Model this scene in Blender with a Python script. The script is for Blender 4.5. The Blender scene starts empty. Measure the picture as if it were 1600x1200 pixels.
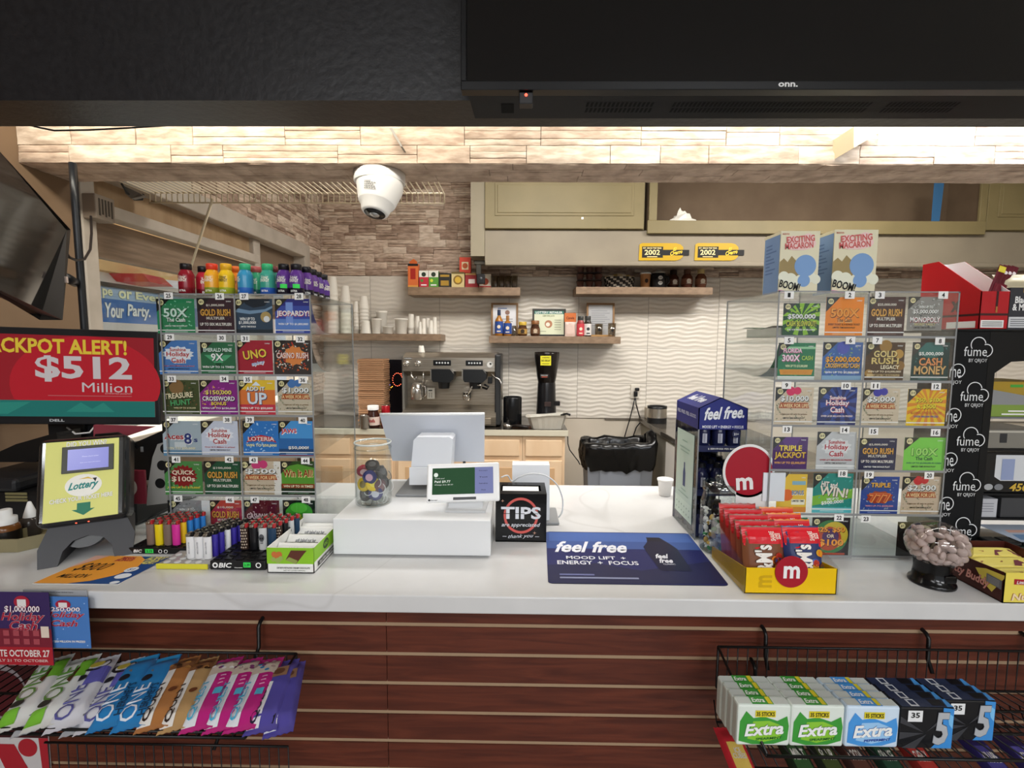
import bpy, bmesh, math, random
from mathutils import Vector, Matrix, Euler, noise

random.seed(7)
R = math.radians
SC = bpy.context.scene
COL = SC.collection

# ---------------------------------------------------------------- camera
FPX, EYE = 740.0, Vector((0, 0, 1.53))
cam_rot = (Matrix.Rotation(0.0127, 3, 'Z') @ Matrix.Rotation(R(90 - 4.87), 3, 'X') @ Matrix.Rotation(0.0065, 3, 'Z'))
cd = bpy.data.cameras.new('camera')
cam = bpy.data.objects.new('camera', cd)
COL.objects.link(cam)
cam.location = EYE
cam.rotation_euler = cam_rot.to_euler()
cd.sensor_fit = 'HORIZONTAL'
cd.sensor_width = 36.0
cd.lens = 36.0 * FPX / 1600.0
cd.clip_start = 0.05
SC.camera = cam

# ---------------------------------------------------------------- world, lamps, exposure
w = bpy.data.worlds.new('store_ambient')
SC.world = w
w.use_nodes = True
w.node_tree.nodes['Background'].inputs[0].default_value = (0.93, 0.96, 1.0, 1)
w.node_tree.nodes['Background'].inputs[1].default_value = 0.8


def area(name, loc, rot, sx, sy, power, color=(1, 1, 1)):
    l = bpy.data.lights.new(name, 'AREA')
    l.shape = 'RECTANGLE'
    l.size, l.size_y, l.energy, l.color = sx, sy, power, color
    o = bpy.data.objects.new(name, l)
    o.location, o.rotation_euler = loc, rot
    COL.objects.link(o)
    return o


for lx in (-2.4, 0.2, 2.8):
    area('unseen_store_lamp', (lx, -4.2, 2.9), (R(20), 0, 0), 1.6, 0.7, 85, (.97, .985, 1))  # added row of unseen lamps, frontal fill for tickets and other upright faces
area('unseen_store_lamp', (-1.0, -1.9, 2.9), (0, 0, 0), 1.2, 0.6, 34, (.96, .98, 1))
area('unseen_store_lamp', (1.2, -1.9, 2.9), (0, 0, 0), 1.2, 0.6, 34, (.94, .97, 1))
area('soffit_tube_lamp', (-0.9, 1.27, 2.36), (R(62), 0, 0), 1.5, 0.08, 11, (1, .93, .80))
area('soffit_tube_lamp', (0.75, 1.27, 2.36), (R(62), 0, 0), 1.2, 0.08, 10, (1, .95, .87))
area('soffit_tube_lamp', (1.9, 1.27, 2.36), (R(62), 0, 0), 1.2, 0.08, 13, (.88, .93, 1))
area('kitchen_ceiling_lamp', (0.2, 2.45, 2.92), (R(16), 0, 0), 1.2, 0.5, 44, (1, .965, .915))
area('kitchen_ceiling_lamp', (2.2, 2.45, 2.92), (R(16), 0, 0), 1.2, 0.5, 54, (1, .965, .915))
area('daylight', (-3.6, 2.6, 4.2), (0, R(-52), 0), 2.5, 2.5, 800, (1, .96, .9))

SC.view_settings.view_transform = 'Standard'
SC.view_settings.look = 'None'
SC.view_settings.gamma = 1.0
SC.view_settings.use_curve_mapping = False
SC.view_settings.exposure = 0.0
SC.cycles.transparent_max_bounces = 40
SC.cycles.max_bounces = 8

# ---------------------------------------------------------------- photo pixel -> point on a plane of the place


def ray(px, py):
    return cam_rot @ Vector(((px - 800) / FPX, -(py - 600) / FPX, -1))


def at(px, py, Y):
    d = ray(px, py)
    return EYE + d * (Y / d.y)


def atz(px, py, Z):
    d = ray(px, py)
    return EYE + d * ((Z - EYE.z) / d.z)


def atx(px, py, X):
    d = ray(px, py)
    return EYE + d * (X / d.x)


# ---------------------------------------------------------------- materials
def lin(h):
    h = h.lstrip('#')
    out = []
    for i in (0, 2, 4):
        c = int(h[i:i + 2], 16) / 255
        out.append(c / 12.92 if c <= .04045 else ((c + .055) / 1.055) ** 2.4)
    return (*out, 1)


_M = {}


def mat(h, rough=.5, metal=0., emit=0., spec=.35, coat=0.):
    key = (h, rough, metal, emit, spec, coat)
    if key in _M:
        return _M[key]
    m = bpy.data.materials.new('m_%s' % h.strip('#'))
    m.use_nodes = True
    b = m.node_tree.nodes['Principled BSDF']
    b.inputs['Base Color'].default_value = lin(h)
    b.inputs['Roughness'].default_value = rough
    b.inputs['Metallic'].default_value = metal
    b.inputs['Specular IOR Level'].default_value = spec
    b.inputs['Coat Weight'].default_value = coat
    if emit:
        b.inputs['Emission Color'].default_value = lin(h)
        b.inputs['Emission Strength'].default_value = emit
    _M[key] = m
    return m


def clear(h='#fcfdfd', gloss=.06, rough=.05, key='clear'):
    """clear acrylic or glass: tinted see-through with a fresnel gloss"""
    k = (key, h, gloss, rough)
    if k in _M:
        return _M[k]
    m = bpy.data.materials.new('m_clear')
    m.use_nodes = True
    nt = m.node_tree
    nt.nodes.clear()
    o = nt.nodes.new('ShaderNodeOutputMaterial')
    mix = nt.nodes.new('ShaderNodeMixShader')
    t = nt.nodes.new('ShaderNodeBsdfTransparent')
    g = nt.nodes.new('ShaderNodeBsdfGlossy')
    lw = nt.nodes.new('ShaderNodeLayerWeight')
    mul = nt.nodes.new('ShaderNodeMath')
    mul.operation = 'MULTIPLY_ADD'
    lw.inputs[0].default_value = .12
    mul.inputs[1].default_value = .55
    mul.inputs[2].default_value = gloss
    t.inputs[0].default_value = lin(h)
    g.inputs['Roughness'].default_value = rough
    nt.links.new(lw.outputs['Facing'], mul.inputs[0])
    nt.links.new(mul.outputs[0], mix.inputs[0])
    nt.links.new(t.outputs[0], mix.inputs[1])
    nt.links.new(g.outputs[0], mix.inputs[2])
    nt.links.new(mix.outputs[0], o.inputs[0])
    _M[k] = m
    return m


def noisy(name, h1, h2, scale=(1, 1, 1), nscale=5, detail=6, rough=.5, bump=0., lo=.35, hi=.65, spec=.5, dist=0., coat=0.):
    """two-tone procedural noise, object space"""
    if name in _M:
        return _M[name]
    m = bpy.data.materials.new('m_' + name)
    m.use_nodes = True
    nt = m.node_tree
    b = nt.nodes['Principled BSDF']
    tc = nt.nodes.new('ShaderNodeTexCoord')
    mp = nt.nodes.new('ShaderNodeMapping')
    mp.inputs['Scale'].default_value = scale
    n = nt.nodes.new('ShaderNodeTexNoise')
    n.inputs['Scale'].default_value = nscale
    n.inputs['Detail'].default_value = detail
    n.inputs['Distortion'].default_value = dist
    r = nt.nodes.new('ShaderNodeValToRGB')
    r.color_ramp.elements[0].position, r.color_ramp.elements[1].position = lo, hi
    r.color_ramp.elements[0].color, r.color_ramp.elements[1].color = lin(h1), lin(h2)
    nt.links.new(tc.outputs['Object'], mp.inputs[0])
    nt.links.new(mp.outputs[0], n.inputs['Vector'])
    nt.links.new(n.outputs['Fac'], r.inputs[0])
    nt.links.new(r.outputs[0], b.inputs['Base Color'])
    b.inputs['Roughness'].default_value = rough
    b.inputs['Specular IOR Level'].default_value = spec
    b.inputs['Coat Weight'].default_value = coat
    if bump:
        bp = nt.nodes.new('ShaderNodeBump')
        bp.inputs['Strength'].default_value = bump
        bp.inputs['Distance'].default_value = .004
        nt.links.new(n.outputs['Fac'], bp.inputs['Height'])
        nt.links.new(bp.outputs[0], b.inputs['Normal'])
    _M[name] = m
    return m


WHITE, BLACK, STEEL = mat('#f2f2f0'), mat('#101012', .4), mat('#b9b4ab', .28, 1.)
INK, PAPER = mat('#161616', .6), mat('#f4f3ee', .6)

# ---------------------------------------------------------------- mesh builder
_T = {}


def text_mesh(s, bold=0., shear=0., base=None):
    key = (s, round(bold, 3), round(shear, 2))
    if key not in _T:
        c = bpy.data.curves.new('t', 'FONT')
        c.body, c.size, c.offset, c.shear, c.resolution_u = s, 1, bold, shear, 2
        c.align_x = 'CENTER'
        c.space_line = .8
        o = bpy.data.objects.new('t', c)
        COL.objects.link(o)
        me = o.to_mesh()
        vs = [(v.co.x, v.co.y) for v in me.vertices]
        fs = [tuple(p.vertices) for p in me.polygons]
        o.to_mesh_clear()
        bpy.data.objects.remove(o)
        bpy.data.curves.remove(c)
        xs, ys = [v[0] for v in vs] or [0, 1], [v[1] for v in vs] or [0, 1]
        _T[key] = (vs, fs, (min(xs), min(ys), max(xs), max(ys)))
    return _T[key]


class MB:
    """collects faces of one mesh object, several materials"""

    def __init__(s):
        s.v, s.f, s.m, s.sm, s.mats = [], [], [], [], []

    def mi(s, m):
        if m not in s.mats:
            s.mats.append(m)
        return s.mats.index(m)

    def add(s, vs, fs, m, smooth=False, M=None):
        b = len(s.v)
        s.v += [(M @ Vector(v)) if M else Vector(v) for v in vs]
        k = s.mi(m)
        for f in fs:
            s.f.append(tuple(b + i for i in f))
            s.m.append(k)
            s.sm.append(smooth)
        return s

    def box(s, lo, hi, m, bev=0., M=None, seg=2):
        lo, hi = Vector(lo), Vector(hi)
        if bev <= 0:
            x0, y0, z0 = lo
            x1, y1, z1 = hi
            vs = [(x0, y0, z0), (x1, y0, z0), (x1, y1, z0), (x0, y1, z0), (x0, y0, z1), (x1, y0, z1), (x1, y1, z1), (x0, y1, z1)]
            fs = [(0, 3, 2, 1), (4, 5, 6, 7), (0, 1, 5, 4), (1, 2, 6, 5), (2, 3, 7, 6), (3, 0, 4, 7)]
            return s.add(vs, fs, m, False, M)
        bm = bmesh.new()
        bmesh.ops.create_cube(bm, size=1)
        for v in bm.verts:
            v.co = Vector([(lo[i] + hi[i]) / 2 + v.co[i] * (hi[i] - lo[i]) for i in range(3)])
        bmesh.ops.bevel(bm, geom=bm.edges[:], offset=min(bev, .49 * min(abs(hi[i] - lo[i]) for i in range(3))), segments=seg, affect='EDGES', profile=.5)
        bm.verts.index_update()
        s.add([v.co.copy() for v in bm.verts], [tuple(v.index for v in f.verts) for f in bm.faces], m, False, M)
        bm.free()
        return s

    def cb(s, c, size, m, bev=0., M=None):
        """box standing on centre-bottom point c"""
        return s.box((c[0] - size[0] / 2, c[1] - size[1] / 2, c[2]), (c[0] + size[0] / 2, c[1] + size[1] / 2, c[2] + size[2]), m, bev, M)

    def poly(s, pts, m):
        return s.add(pts, [tuple(range(len(pts)))], m)

    def slab(s, pts, d, m, mside=None):
        """closed outline pts (3-D, flat) pushed along vector d"""
        n = len(pts)
        d = Vector(d)
        pts = [Vector(p) for p in pts]
        nv = sum(((pts[i] - pts[0]).cross(pts[(i + 1) % n] - pts[0]) for i in range(1, n)), Vector())
        if nv.dot(d) > 0:
            pts = pts[::-1]
        s.add(pts + [p + d for p in pts], [tuple(range(n)), tuple(range(2 * n - 1, n - 1, -1))], m)
        return s.add(pts + [p + d for p in pts], [((i + 1) % n, i, n + i, n + (i + 1) % n) for i in range(n)], mside or m)

    def lathe(s, prof, m, M=None, seg=24, smooth=True, caps=True, sx=1., sy=1.):
        """prof: [(radius, z)] bottom to top"""
        vs, fs = [], []
        for r, z in prof:
            for k in range(seg):
                a = 2 * math.pi * k / seg
                vs.append((r * math.cos(a) * sx, r * math.sin(a) * sy, z))
        for i in range(len(prof) - 1):
            for k in range(seg):
                a, b = i * seg + k, i * seg + (k + 1) % seg
                fs.append((a, b, b + seg, a + seg))
        s.add(vs, fs, m, smooth, M)
        if caps:
            if prof[0][0] > 1e-5:
                s.add(vs[:seg], [tuple(range(seg - 1, -1, -1))], m, False, M)
            if prof[-1][0] > 1e-5:
                s.add(vs[-seg:], [tuple(range(seg))], m, False, M)
        return s

    def tube(s, pts, r, m, seg=8, closed=False):
        pts = [Vector(p) for p in pts]
        n = len(pts)
        vs, fs = [], []
        prev = None
        for i, p in enumerate(pts):
            a = pts[(i - 1) % n] if (closed or i) else p
            b = pts[(i + 1) % n] if (closed or i < n - 1) else p
            t = (b - a).normalized() if (b - a).length > 1e-9 else Vector((0, 0, 1))
            if prev is None:
                x = t.cross(Vector((0, 0, 1)))
                if x.length < .05:
                    x = t.cross(Vector((1, 0, 0)))
            else:
                x = prev - t * prev.dot(t)
            x.normalize()
            prev = x
            y = t.cross(x)
            rr = r[i] if isinstance(r, (list, tuple)) else r
            for k in range(seg):
                an = 2 * math.pi * k / seg
                vs.append(p + (x * math.cos(an) + y * math.sin(an)) * rr)
        for i in range(n if closed else n - 1):
            j = (i + 1) % n
            for k in range(seg):
                k2 = (k + 1) % seg
                fs.append((i * seg + k, i * seg + k2, j * seg + k2, j * seg + k))
        if not closed:
            fs.append(tuple(range(seg - 1, -1, -1)))
            fs.append(tuple(range((n - 1) * seg, n * seg)))
        return s.add(vs, fs, m, True)

    def ball(s, c, rx, ry, rz, m, seg=16, M=None):
        prof = [(math.cos(a), math.sin(a)) for a in [R(-90 + 180 * i / 10) for i in range(11)]]
        T = Matrix.Translation(Vector(c)) @ Matrix.Diagonal((rx, ry, rz, 1))
        return s.lathe([(max(0, p[0]), p[1]) for p in prof], m, (M @ T) if M else T, seg, True, False)

    def art(s, o, u, v, lift=.0004):
        return Art(s, o, u, v, lift)

    def build(s, name, parent=None, off=(0, 0, 0)):
        me = bpy.data.meshes.new(name)
        off = Vector(off)
        me.from_pydata([tuple(p - off) for p in s.v], [], s.f)
        for m in s.mats:
            me.materials.append(m)
        me.polygons.foreach_set('material_index', s.m)
        me.polygons.foreach_set('use_smooth', s.sm)
        me.update()
        o = bpy.data.objects.new(name, me)
        COL.objects.link(o)
        if parent:
            o.parent = parent
        return o


class Art:
    """flat print on a surface: coordinates run 0..1 along u and v from corner o"""

    def __init__(s, mb, o, u, v, lift=.0004):
        s.mb, s.o, s.u, s.v = mb, Vector(o), Vector(u), Vector(v)
        s.n = s.u.cross(s.v).normalized() * lift
        s.k = 0

    def p(s, x, y, l=1):
        return s.o + s.u * x + s.v * y + s.n * l

    def poly(s, pts, m, l=1):
        s.k += .03
        l += s.k
        s.mb.add([s.p(x, y, l) for x, y in pts], [tuple(range(len(pts)))], m)
        return s

    def rect(s, x0, y0, x1, y1, m, l=1):
        return s.poly([(x0, y0), (x1, y0), (x1, y1), (x0, y1)], m, l)

    def disc(s, x, y, rx, m, l=1, ry=None, n=24):
        ry = ry or rx * s.u.length / s.v.length
        return s.poly([(x + rx * math.cos(2 * math.pi * k / n), y + ry * math.sin(2 * math.pi * k / n)) for k in range(n)], m, l)

    def ring(s, x, y, rx, t, m, l=1, ry=None, n=28, a0=0, a1=360):
        ry = ry or rx * s.u.length / s.v.length
        for k in range(n):
            a, b = R(a0 + (a1 - a0) * k / n), R(a0 + (a1 - a0) * (k + 1) / n)
            q = 1 - t
            s.poly([(x + rx * math.cos(a), y + ry * math.sin(a)), (x + rx * math.cos(b), y + ry * math.sin(b)),
                    (x + rx * q * math.cos(b), y + ry * q * math.sin(b)), (x + rx * q * math.cos(a), y + ry * q * math.sin(a))][::1 if a1 > a0 else -1], m, l)
        return s

    def text(s, t, x, y, w, h, m, l=2, bold=.02, shear=0., rot=0., ol=None, olw=.03):
        """fit text t into a w x h cell centred on x,y (fractions); rot in degrees"""
        bold = min(bold, .03)
        s.k += .05
        l += s.k
        base = text_mesh(t, bold, shear)
        bb = base[2]
        W, H = max(bb[2] - bb[0], 1e-3), max(bb[3] - bb[1], 1e-3)
        ul, vl = s.u.length, s.v.length
        cw, ch = w * ul, h * vl
        c, sn = math.cos(R(rot)), math.sin(R(rot))
        cx, cy = (bb[0] + bb[2]) / 2, (bb[1] + bb[3]) / 2

        def put(data, mm, ll):
            out = []
            for vx_, vy_ in data[0]:
                a, b = (vx_ - cx) / W * cw, (vy_ - cy) / H * ch
                out.append(s.p(x + (a * c - b * sn) / ul, y + (a * sn + b * c) / vl, ll))
            s.mb.add(out, data[1], mm)
        if ol:
            put(text_mesh(t, bold + min(olw, .014), shear), ol, l)
            l += 1
        put(base, m, l)
        return s


class BagArt(Art):
    """print that follows the swelling front of a wrapper"""

    def __init__(s, mb, o, u, v, th, lift=.0004):
        Art.__init__(s, mb, o, u, v, lift)
        s.th, s.nn = th, s.u.cross(s.v).normalized()

    def p(s, x, y, l=1):
        return s.o + s.u * x + s.v * y + s.n * l + s.nn * s.th(x, y)

    def rect(s, x0, y0, x1, y1, m, l=1):
        k = 7
        for i in range(k):
            for j in range(k):
                a, b = x0 + (x1 - x0) * i / k, x0 + (x1 - x0) * (i + 1) / k
                c, d = y0 + (y1 - y0) * j / k, y0 + (y1 - y0) * (j + 1) / k
                s.poly([(a, c), (b, c), (b, d), (a, d)], m, l)
        return s


def pillow(mb, o, u, v, D, m, crimp=.08, mc=None, seed=0, nx=10, ny=14):
    """flow-pack wrapper: corner o, width u, height v, swelling D, crimped ends. returns print surface"""
    o, u, v = Vector(o), Vector(u), Vector(v)
    n = u.cross(v).normalized()

    def th(x, y):
        x, y = max(0, min(1, x)), max(0, min(1, y))
        a = max(0, 1 - abs(2 * x - 1) ** 5) ** .6
        q = max(0, min(1, (min(y, 1 - y) - crimp) / .14))
        b = q * q * (3 - 2 * q)
        return D * a * (.06 + .94 * b) + .0012 * noise.noise(Vector((x * 5 + seed * 7, y * 9, seed))) * a * b

    for sg in (1, -1):
        vs, fs = [], []
        for j in range(ny + 1):
            for i in range(nx + 1):
                x, y = i / nx, j / ny
                zig = .012 * (i % 2) if j in (0, ny) else 0
                yy = y + (zig if j == 0 else -zig)
                vs.append(o + u * x + v * yy + n * (th(x, y) if sg > 0 else -.35 * th(x, y) - .0004))
        for j in range(ny):
            for i in range(nx):
                q = j * (nx + 1) + i
                f = (q, q + 1, q + nx + 2, q + nx + 1)
                fs.append(f if sg > 0 else f[::-1])
        mb.add(vs, fs, m, True)
    return BagArt(mb, o, u, v, th, .0005)


def FM(o, u, v):
    u, v = Vector(u).normalized(), Vector(v).normalized()
    n = u.cross(v).normalized()
    v = n.cross(u)
    return Matrix(((u.x, v.x, n.x, o[0]), (u.y, v.y, n.y, o[1]), (u.z, v.z, n.z, o[2]), (0, 0, 0, 1)))


OFF = {}


def tag(o, label, cat, group=None):
    o['label'], o['category'] = label, cat
    if group:
        o['group'] = group
    return o


def thing(name, label, cat, loc, group=None, rot=0.):
    o = bpy.data.objects.new(name, None)
    o.empty_display_size = .05
    COL.objects.link(o)
    o.location = loc
    o.rotation_euler = (0, 0, rot)
    OFF[o] = Vector(loc) if not rot else Vector()
    return tag(o, label, cat, group)


def part(mb, name, parent, label=None):
    """mesh given in world coordinates (or the thing's own when it is turned)"""
    o = mb.build(name, parent, OFF[parent])
    OFF[o] = OFF[parent]
    if label:
        o['label'] = label
    return o


def one(mb, name, label, cat, group=None):
    lo = [min(p[i] for p in mb.v) for i in range(3)]
    hi = [max(p[i] for p in mb.v) for i in range(3)]
    c = Vector(((lo[0] + hi[0]) / 2, (lo[1] + hi[1]) / 2, lo[2]))
    o = mb.build(name, None, c)
    o.location = c
    OFF[o] = c
    return tag(o, label, cat, group)


def struct(mb, name):
    o = mb.build(name)
    o['kind'] = 'structure'
    return o


def dup(root, loc, rot=None, label=None, group=None, cat=None):
    r = root.copy()
    COL.objects.link(r)
    r.location = loc
    if rot is not None:
        r.rotation_euler = rot
    for ch in list(root.children):
        c = ch.copy()
        COL.objects.link(c)
        c.parent = r
        for g in ch.children:
            d = g.copy()
            COL.objects.link(d)
            d.parent = c
    if label:
        r['label'] = label
    if group:
        r['group'] = group
    if cat:
        r['category'] = cat
    return r


def T(x, y, z):
    return Matrix.Translation((x, y, z))


def RX(a):
    return Matrix.Rotation(R(a), 4, 'X')


def RY(a):
    return Matrix.Rotation(R(a), 4, 'Y')


def RZ(a):
    return Matrix.Rotation(R(a), 4, 'Z')


ZC = .982            # sales counter top
YW = 4.10            # tiled rear wall
XL = at(500, 432, YW).x   # window wall
YB0, YB1 = 1.65, 1.83     # stone beam

# ================================================================ the room
ST = [noisy('stone%d' % i, a, b, (3, 3, 12), 6, 8, .9, .5) for i, (a, b) in enumerate(
    [('#ae9784', '#d6c1ad'), ('#97806f', '#c2aa97'), ('#bda995', '#e2d1bf'), ('#8a7363', '#b59c89'), ('#a89280', '#d0b9a5')])]


def stones(mb, o, u, v, W, H, rh, seed, amp=.026, w0=.08, w1=.26, rough=.012, ms=None):
    """ledge-stone veneer built block by block: o corner, u along, v up (unit vectors)"""
    rnd = random.Random(seed)
    o, u, v = Vector(o), Vector(u), Vector(v)
    n = u.cross(v)
    y = 0
    while y < H - 1e-4:
        h = min(rh * rnd.uniform(.85, 1.15), H - y)
        if H - y - h < .012:
            h = H - y
        x = -rnd.uniform(0, .2)
        while x < W:
            bw = rnd.uniform(w0, w1)
            cuts = [0, h] if rnd.random() < .45 else ([0, h * rnd.uniform(.35, .65), h] if rnd.random() < .6 else [0, h * .3, h * .68, h])
            for a, b in zip(cuts, cuts[1:]):
                xa, xb = max(0, x), min(W, x + bw)
                if xb - xa < .01:
                    continue
                d0 = rnd.uniform(.2, 1) * amp
                nx, nz = max(2, int((xb - xa) / .022)), 4 if b - a > .03 else 3
                vs, fs = [], []
                for j in range(nz + 1):
                    for i in range(nx + 1):
                        px, py = xa + (xb - xa) * i / nx, y + a + (b - a) * j / nz
                        nn = noise.fractal(Vector((px * 14 + seed, py * 40, seed * 3.1)), .8, 2, 4)
                        d = max(.001, d0 + rough * nn)
                        if 0 in (i, nx - i, j, nz - j):
                            d = max(.0006, d0 * .5 + .003 * nn)
                        vs.append(o + u * (px + (.001 if i == 0 else -.001 if i == nx else 0)) + v * (py + (.001 if j == 0 else -.001 if j == nz else 0)) + n * (d + .004))
                for j in range(nz):
                    for i in range(nx):
                        q = j * (nx + 1) + i
                        fs.append((q, q + 1, q + nx + 2, q + nx + 1))
                m = rnd.choice(ms or ST)
                mb.add(vs, fs, m, True)
                # block sides
                ring = [i for i in range(nx + 1)] + [(j + 1) * (nx + 1) - 1 for j in range(1, nz + 1)] + [nz * (nx + 1) + i for i in range(nx - 1, -1, -1)] + [j * (nx + 1) for j in range(nz - 1, 0, -1)]
                rv = [vs[i] for i in ring]
                bk = [p - n * max(0, (p - o).dot(n)) for p in rv]
                k = len(ring)
                mb.add(rv + bk, [((i + 1) % k, i, k + i, k + (i + 1) % k) for i in range(k)], m)
            x += bw
        y += h
    mb.add([o - n * .0, o + u * W, o + u * W + v * H, o + v * H], [(0, 1, 2, 3)], mat('#6f6056', .9))


XR, ZTOP, YF = 4.6, 3.0, -4.5
zt0, zt1 = at(795, 652, YW).z, at(795, 432, YW).z        # tiled band
mb = MB()
mb.box((XL - .3, YF, -.1), (XR, YW + .2, 0), noisy('floor_tile', '#6d675f', '#8a847a', nscale=3, rough=.5))
struct(mb, 'floor')
mb = MB()
mb.box((XL - .3, YF, ZTOP), (XR, YW + .2, ZTOP + .1), mat('#d8d4cc', .9))
struct(mb, 'ceiling')
# rear wall: painted below, wavy tile band, ledge stone above
mb = MB()
paint = noisy('wall_paint', '#c6bcab', '#cfc5b5', nscale=2, rough=.7)
mb.box((XL - .3, YW + .012, 0), (XR, YW + .2, ZTOP), paint)
tile, grout = mat('#dcd5c9', .25), mat('#8d8478', .9)
mb.box((XL, YW + .006, zt0), (XR, YW + .012, zt1), grout)
X0 = at(795, 540, YW).x
tw, th = at(903, 540, YW).x - at(687, 540, YW).x, (zt1 - zt0) / 4
tw /= 2
for r in range(4):
    for c in range(-4, 8):
        xa, xb = max(X0 + c * tw, XL), min(X0 + (c + 1) * tw, XR)
        if xb - xa < .02:
            continue
        nx, nz = 26, 48
        vs, fs = [], []
        for j in range(nz + 1):
            for i in range(nx + 1):
                x, z = xa + .0015 + (xb - xa - .003) * i / nx, zt0 + r * th + .0012 + (th - .0024) * j / nz
                ph = z / .0378 * 6.283 + 1.25 * math.sin(x / .2 * 6.283 + 1.1 * math.sin(z * 21)) + .6 * math.sin(x / .34 * 6.283 + z * 11)
                h = (.5 + .5 * math.sin(ph)) ** 1.3 * .0046
                if j in (0, nz) or i in (0, nx):
                    h = .001
                vs.append((x, YW + .004 - h, z))
        for j in range(nz):
            for i in range(nx):
                q = j * (nx + 1) + i
                fs.append((q, q + 1, q + nx + 2, q + nx + 1))
        mb.add(vs, fs, tile, True)
mb.box((X0 + 2 * tw - .35, YW - .0004, zt0), (XR, YW + .012, zt0 - .012), mat('#6e675d', .8))
stones(mb, (XL, YW + .01, zt1), (1, 0, 0), (0, 0, 1), 2.3, ZTOP - zt1, .062, 3)
stones(mb, (XL + 2.3, YW + .01, zt1), (1, 0, 0), (0, 0, 1), XR - XL - 2.3, .25, .06, 5)
struct(mb, 'wall_back')
mb = MB()
mb.box((XR, YF, 0), (XR + .1, YW + .2, ZTOP), paint)
struct(mb, 'wall_right')

# window wall on the left
YA, YB, ZS, ZH = 1.915, at(470, 400, YW * .92).y, 1.12, 2.20
frame = noisy('window_paint', '#aaa093', '#b9afa2', nscale=8, rough=.5)
tan = noisy('tan_board', '#94795a', '#a48a6a', (1, 6, 1), 3, rough=.7)
mb = MB()
mb.box((XL - .2, YF, 0), (XL, YW, ZS - .03), mat('#7f6851', .8))
mb.box((XL - .2, YF, ZS - .03), (XL, YA - .065, ZTOP), mat('#7f6851', .8))
mb.box((XL - .2, YB + .1, ZS - .03), (XL, YW, ZTOP), paint)
mb.box((XL - .2, YA - .065, ZH + .1), (XL, YB + .1, ZTOP), paint)
stones(mb, (XL, YB + .1, ZS), (0, 1, 0), (0, 0, 1), YW - YB - .1, ZTOP - ZS, .062, 11)
stones(mb, (XL, YA + .6, ZH + .1), (0, 1, 0), (0, 0, 1), YB + .1 - YA - .6, ZTOP - ZH - .1, .062, 12)
struct(mb, 'wall_left')
mb = MB()
for a, b in (((XL - .16, YA - .065, ZS), (XL + .02, YA, ZH + .1)), ((XL - .16, YB, ZS), (XL + .02, YB + .1, ZH + .1)), ((XL - .16, YA, ZH), (XL + .03, YB, ZH + .1)),
             ((XL - .16, YA, ZS - .05), (XL + .06, YB, ZS)), ((XL - .12, 3.12, ZS), (XL - .02, 3.2, ZH))):
    mb.box(a, b, frame, .006)
mb.box((XL - .06, YA, 2.04), (XL + .015, 3.12, 2.09), frame, .004)
wf = struct(mb, 'window_1')
mb = MB()
mb.box((XL - .14, YA, 2.09), (XL - .05, 3.12, ZH), tan)
mb.box((XL - .12, YA, 1.885), (XL - .07, 3.12, 2.04), noisy('shutter', '#76624f', '#8d7863', (1, 2, 30), 2, rough=.7))
mb.box((XL - .12, 3.2, 1.7), (XL - .07, YB, ZH), mat('#7d6a57', .7))
sb = mb.build('shutter', wf)
mb = MB()
mb.box((XL - .105, YA, ZS), (XL - .1, 3.12, 1.885), clear('#f0f4f4', .03, key='pane'))
mb.build('pane', wf)

# outside the window: street, pale tan building with an orange fascia, parked car
mb = MB()
mb.box((-14, -1, -.3), (XL - .3, 14, -.1), noisy('asphalt', '#8d8b88', '#a19f9b', nscale=20, rough=.9))
struct(mb, 'ground')
mb = MB()
mb.box((-7.6, -1, -.1), (-7.2, 14, 2.72), mat('#e6dccd', .8))
mb.box((-7.6, -1, 2.72), (-7.0, 14, 4.6), mat('#e2b377', .7))
struct(mb, 'exterior_building_facade')

# ================================================================ black soffit with the TV
zs = at(0, 157, 1.08).z
YS1 = 1.205
mb = MB()
soff = noisy('soffit_black', '#1c1c1f', '#242427', nscale=60, rough=.38, bump=.25, spec=.45)
mb.box((XL, 1.08, zs), (3.2, YS1, ZTOP), soff)
struct(mb, 'ceiling_soffit')
mb = MB()
mb.tube([at(48, 196, 1.207), at(60, 199, 1.21), at(85, 204, 1.21), at(140, 203, 1.21), at(200, 200, 1.21), at(262, 196, 1.207)], .0022, mat('#3a3a38', .6))
one(mb, 'electric_wire', 'thin dark wire sagging behind the black soffit above the window', 'wire')

tb = at(720, 140, .985)
tx0, tz0 = tb.x, tb.z
tx1, tz1 = tx0 + 1.25, tz0 + .72
tv = thing('tv', 'large black flat TV mounted on the black soffit over the counter', 'tv', (tx0 + .62, .985, tz0))
mb = MB()
bz = mat('#0c0d10', .3)
for a, b in (((tx0, .985, tz0), (tx1, 1.01, tz0 + .017)), ((tx0, .985, tz0 + .017), (tx0 + .011, 1.01, tz1)), ((tx1 - .011, .985, tz0 + .017), (tx1, 1.01, tz1)),
             ((tx0 + .011, .985, tz1 - .011), (tx1 - .011, 1.01, tz1))):
    mb.box(a, b, bz, .0015)
a = mb.art((tx0, .985, tz0), (1.25, 0, 0), (0, 0, .72))
lx = (at(1231, 133, .985).x - tx0) / 1.25
a.text('onn.', lx, .0122, .0305, .0118, mat('#e6e6e6', .4), bold=.05)
part(mb, 'bezel', tv)
mb = MB()
mb.box((tx0 + .011, .992, tz0 + .017), (tx1 - .011, 1.0, tz1 - .011), mat('#0a0b0e', .12, 0, 0, .5))
part(mb, 'screen', tv)
mb = MB()
pl = mat('#151516', .55)
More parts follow.
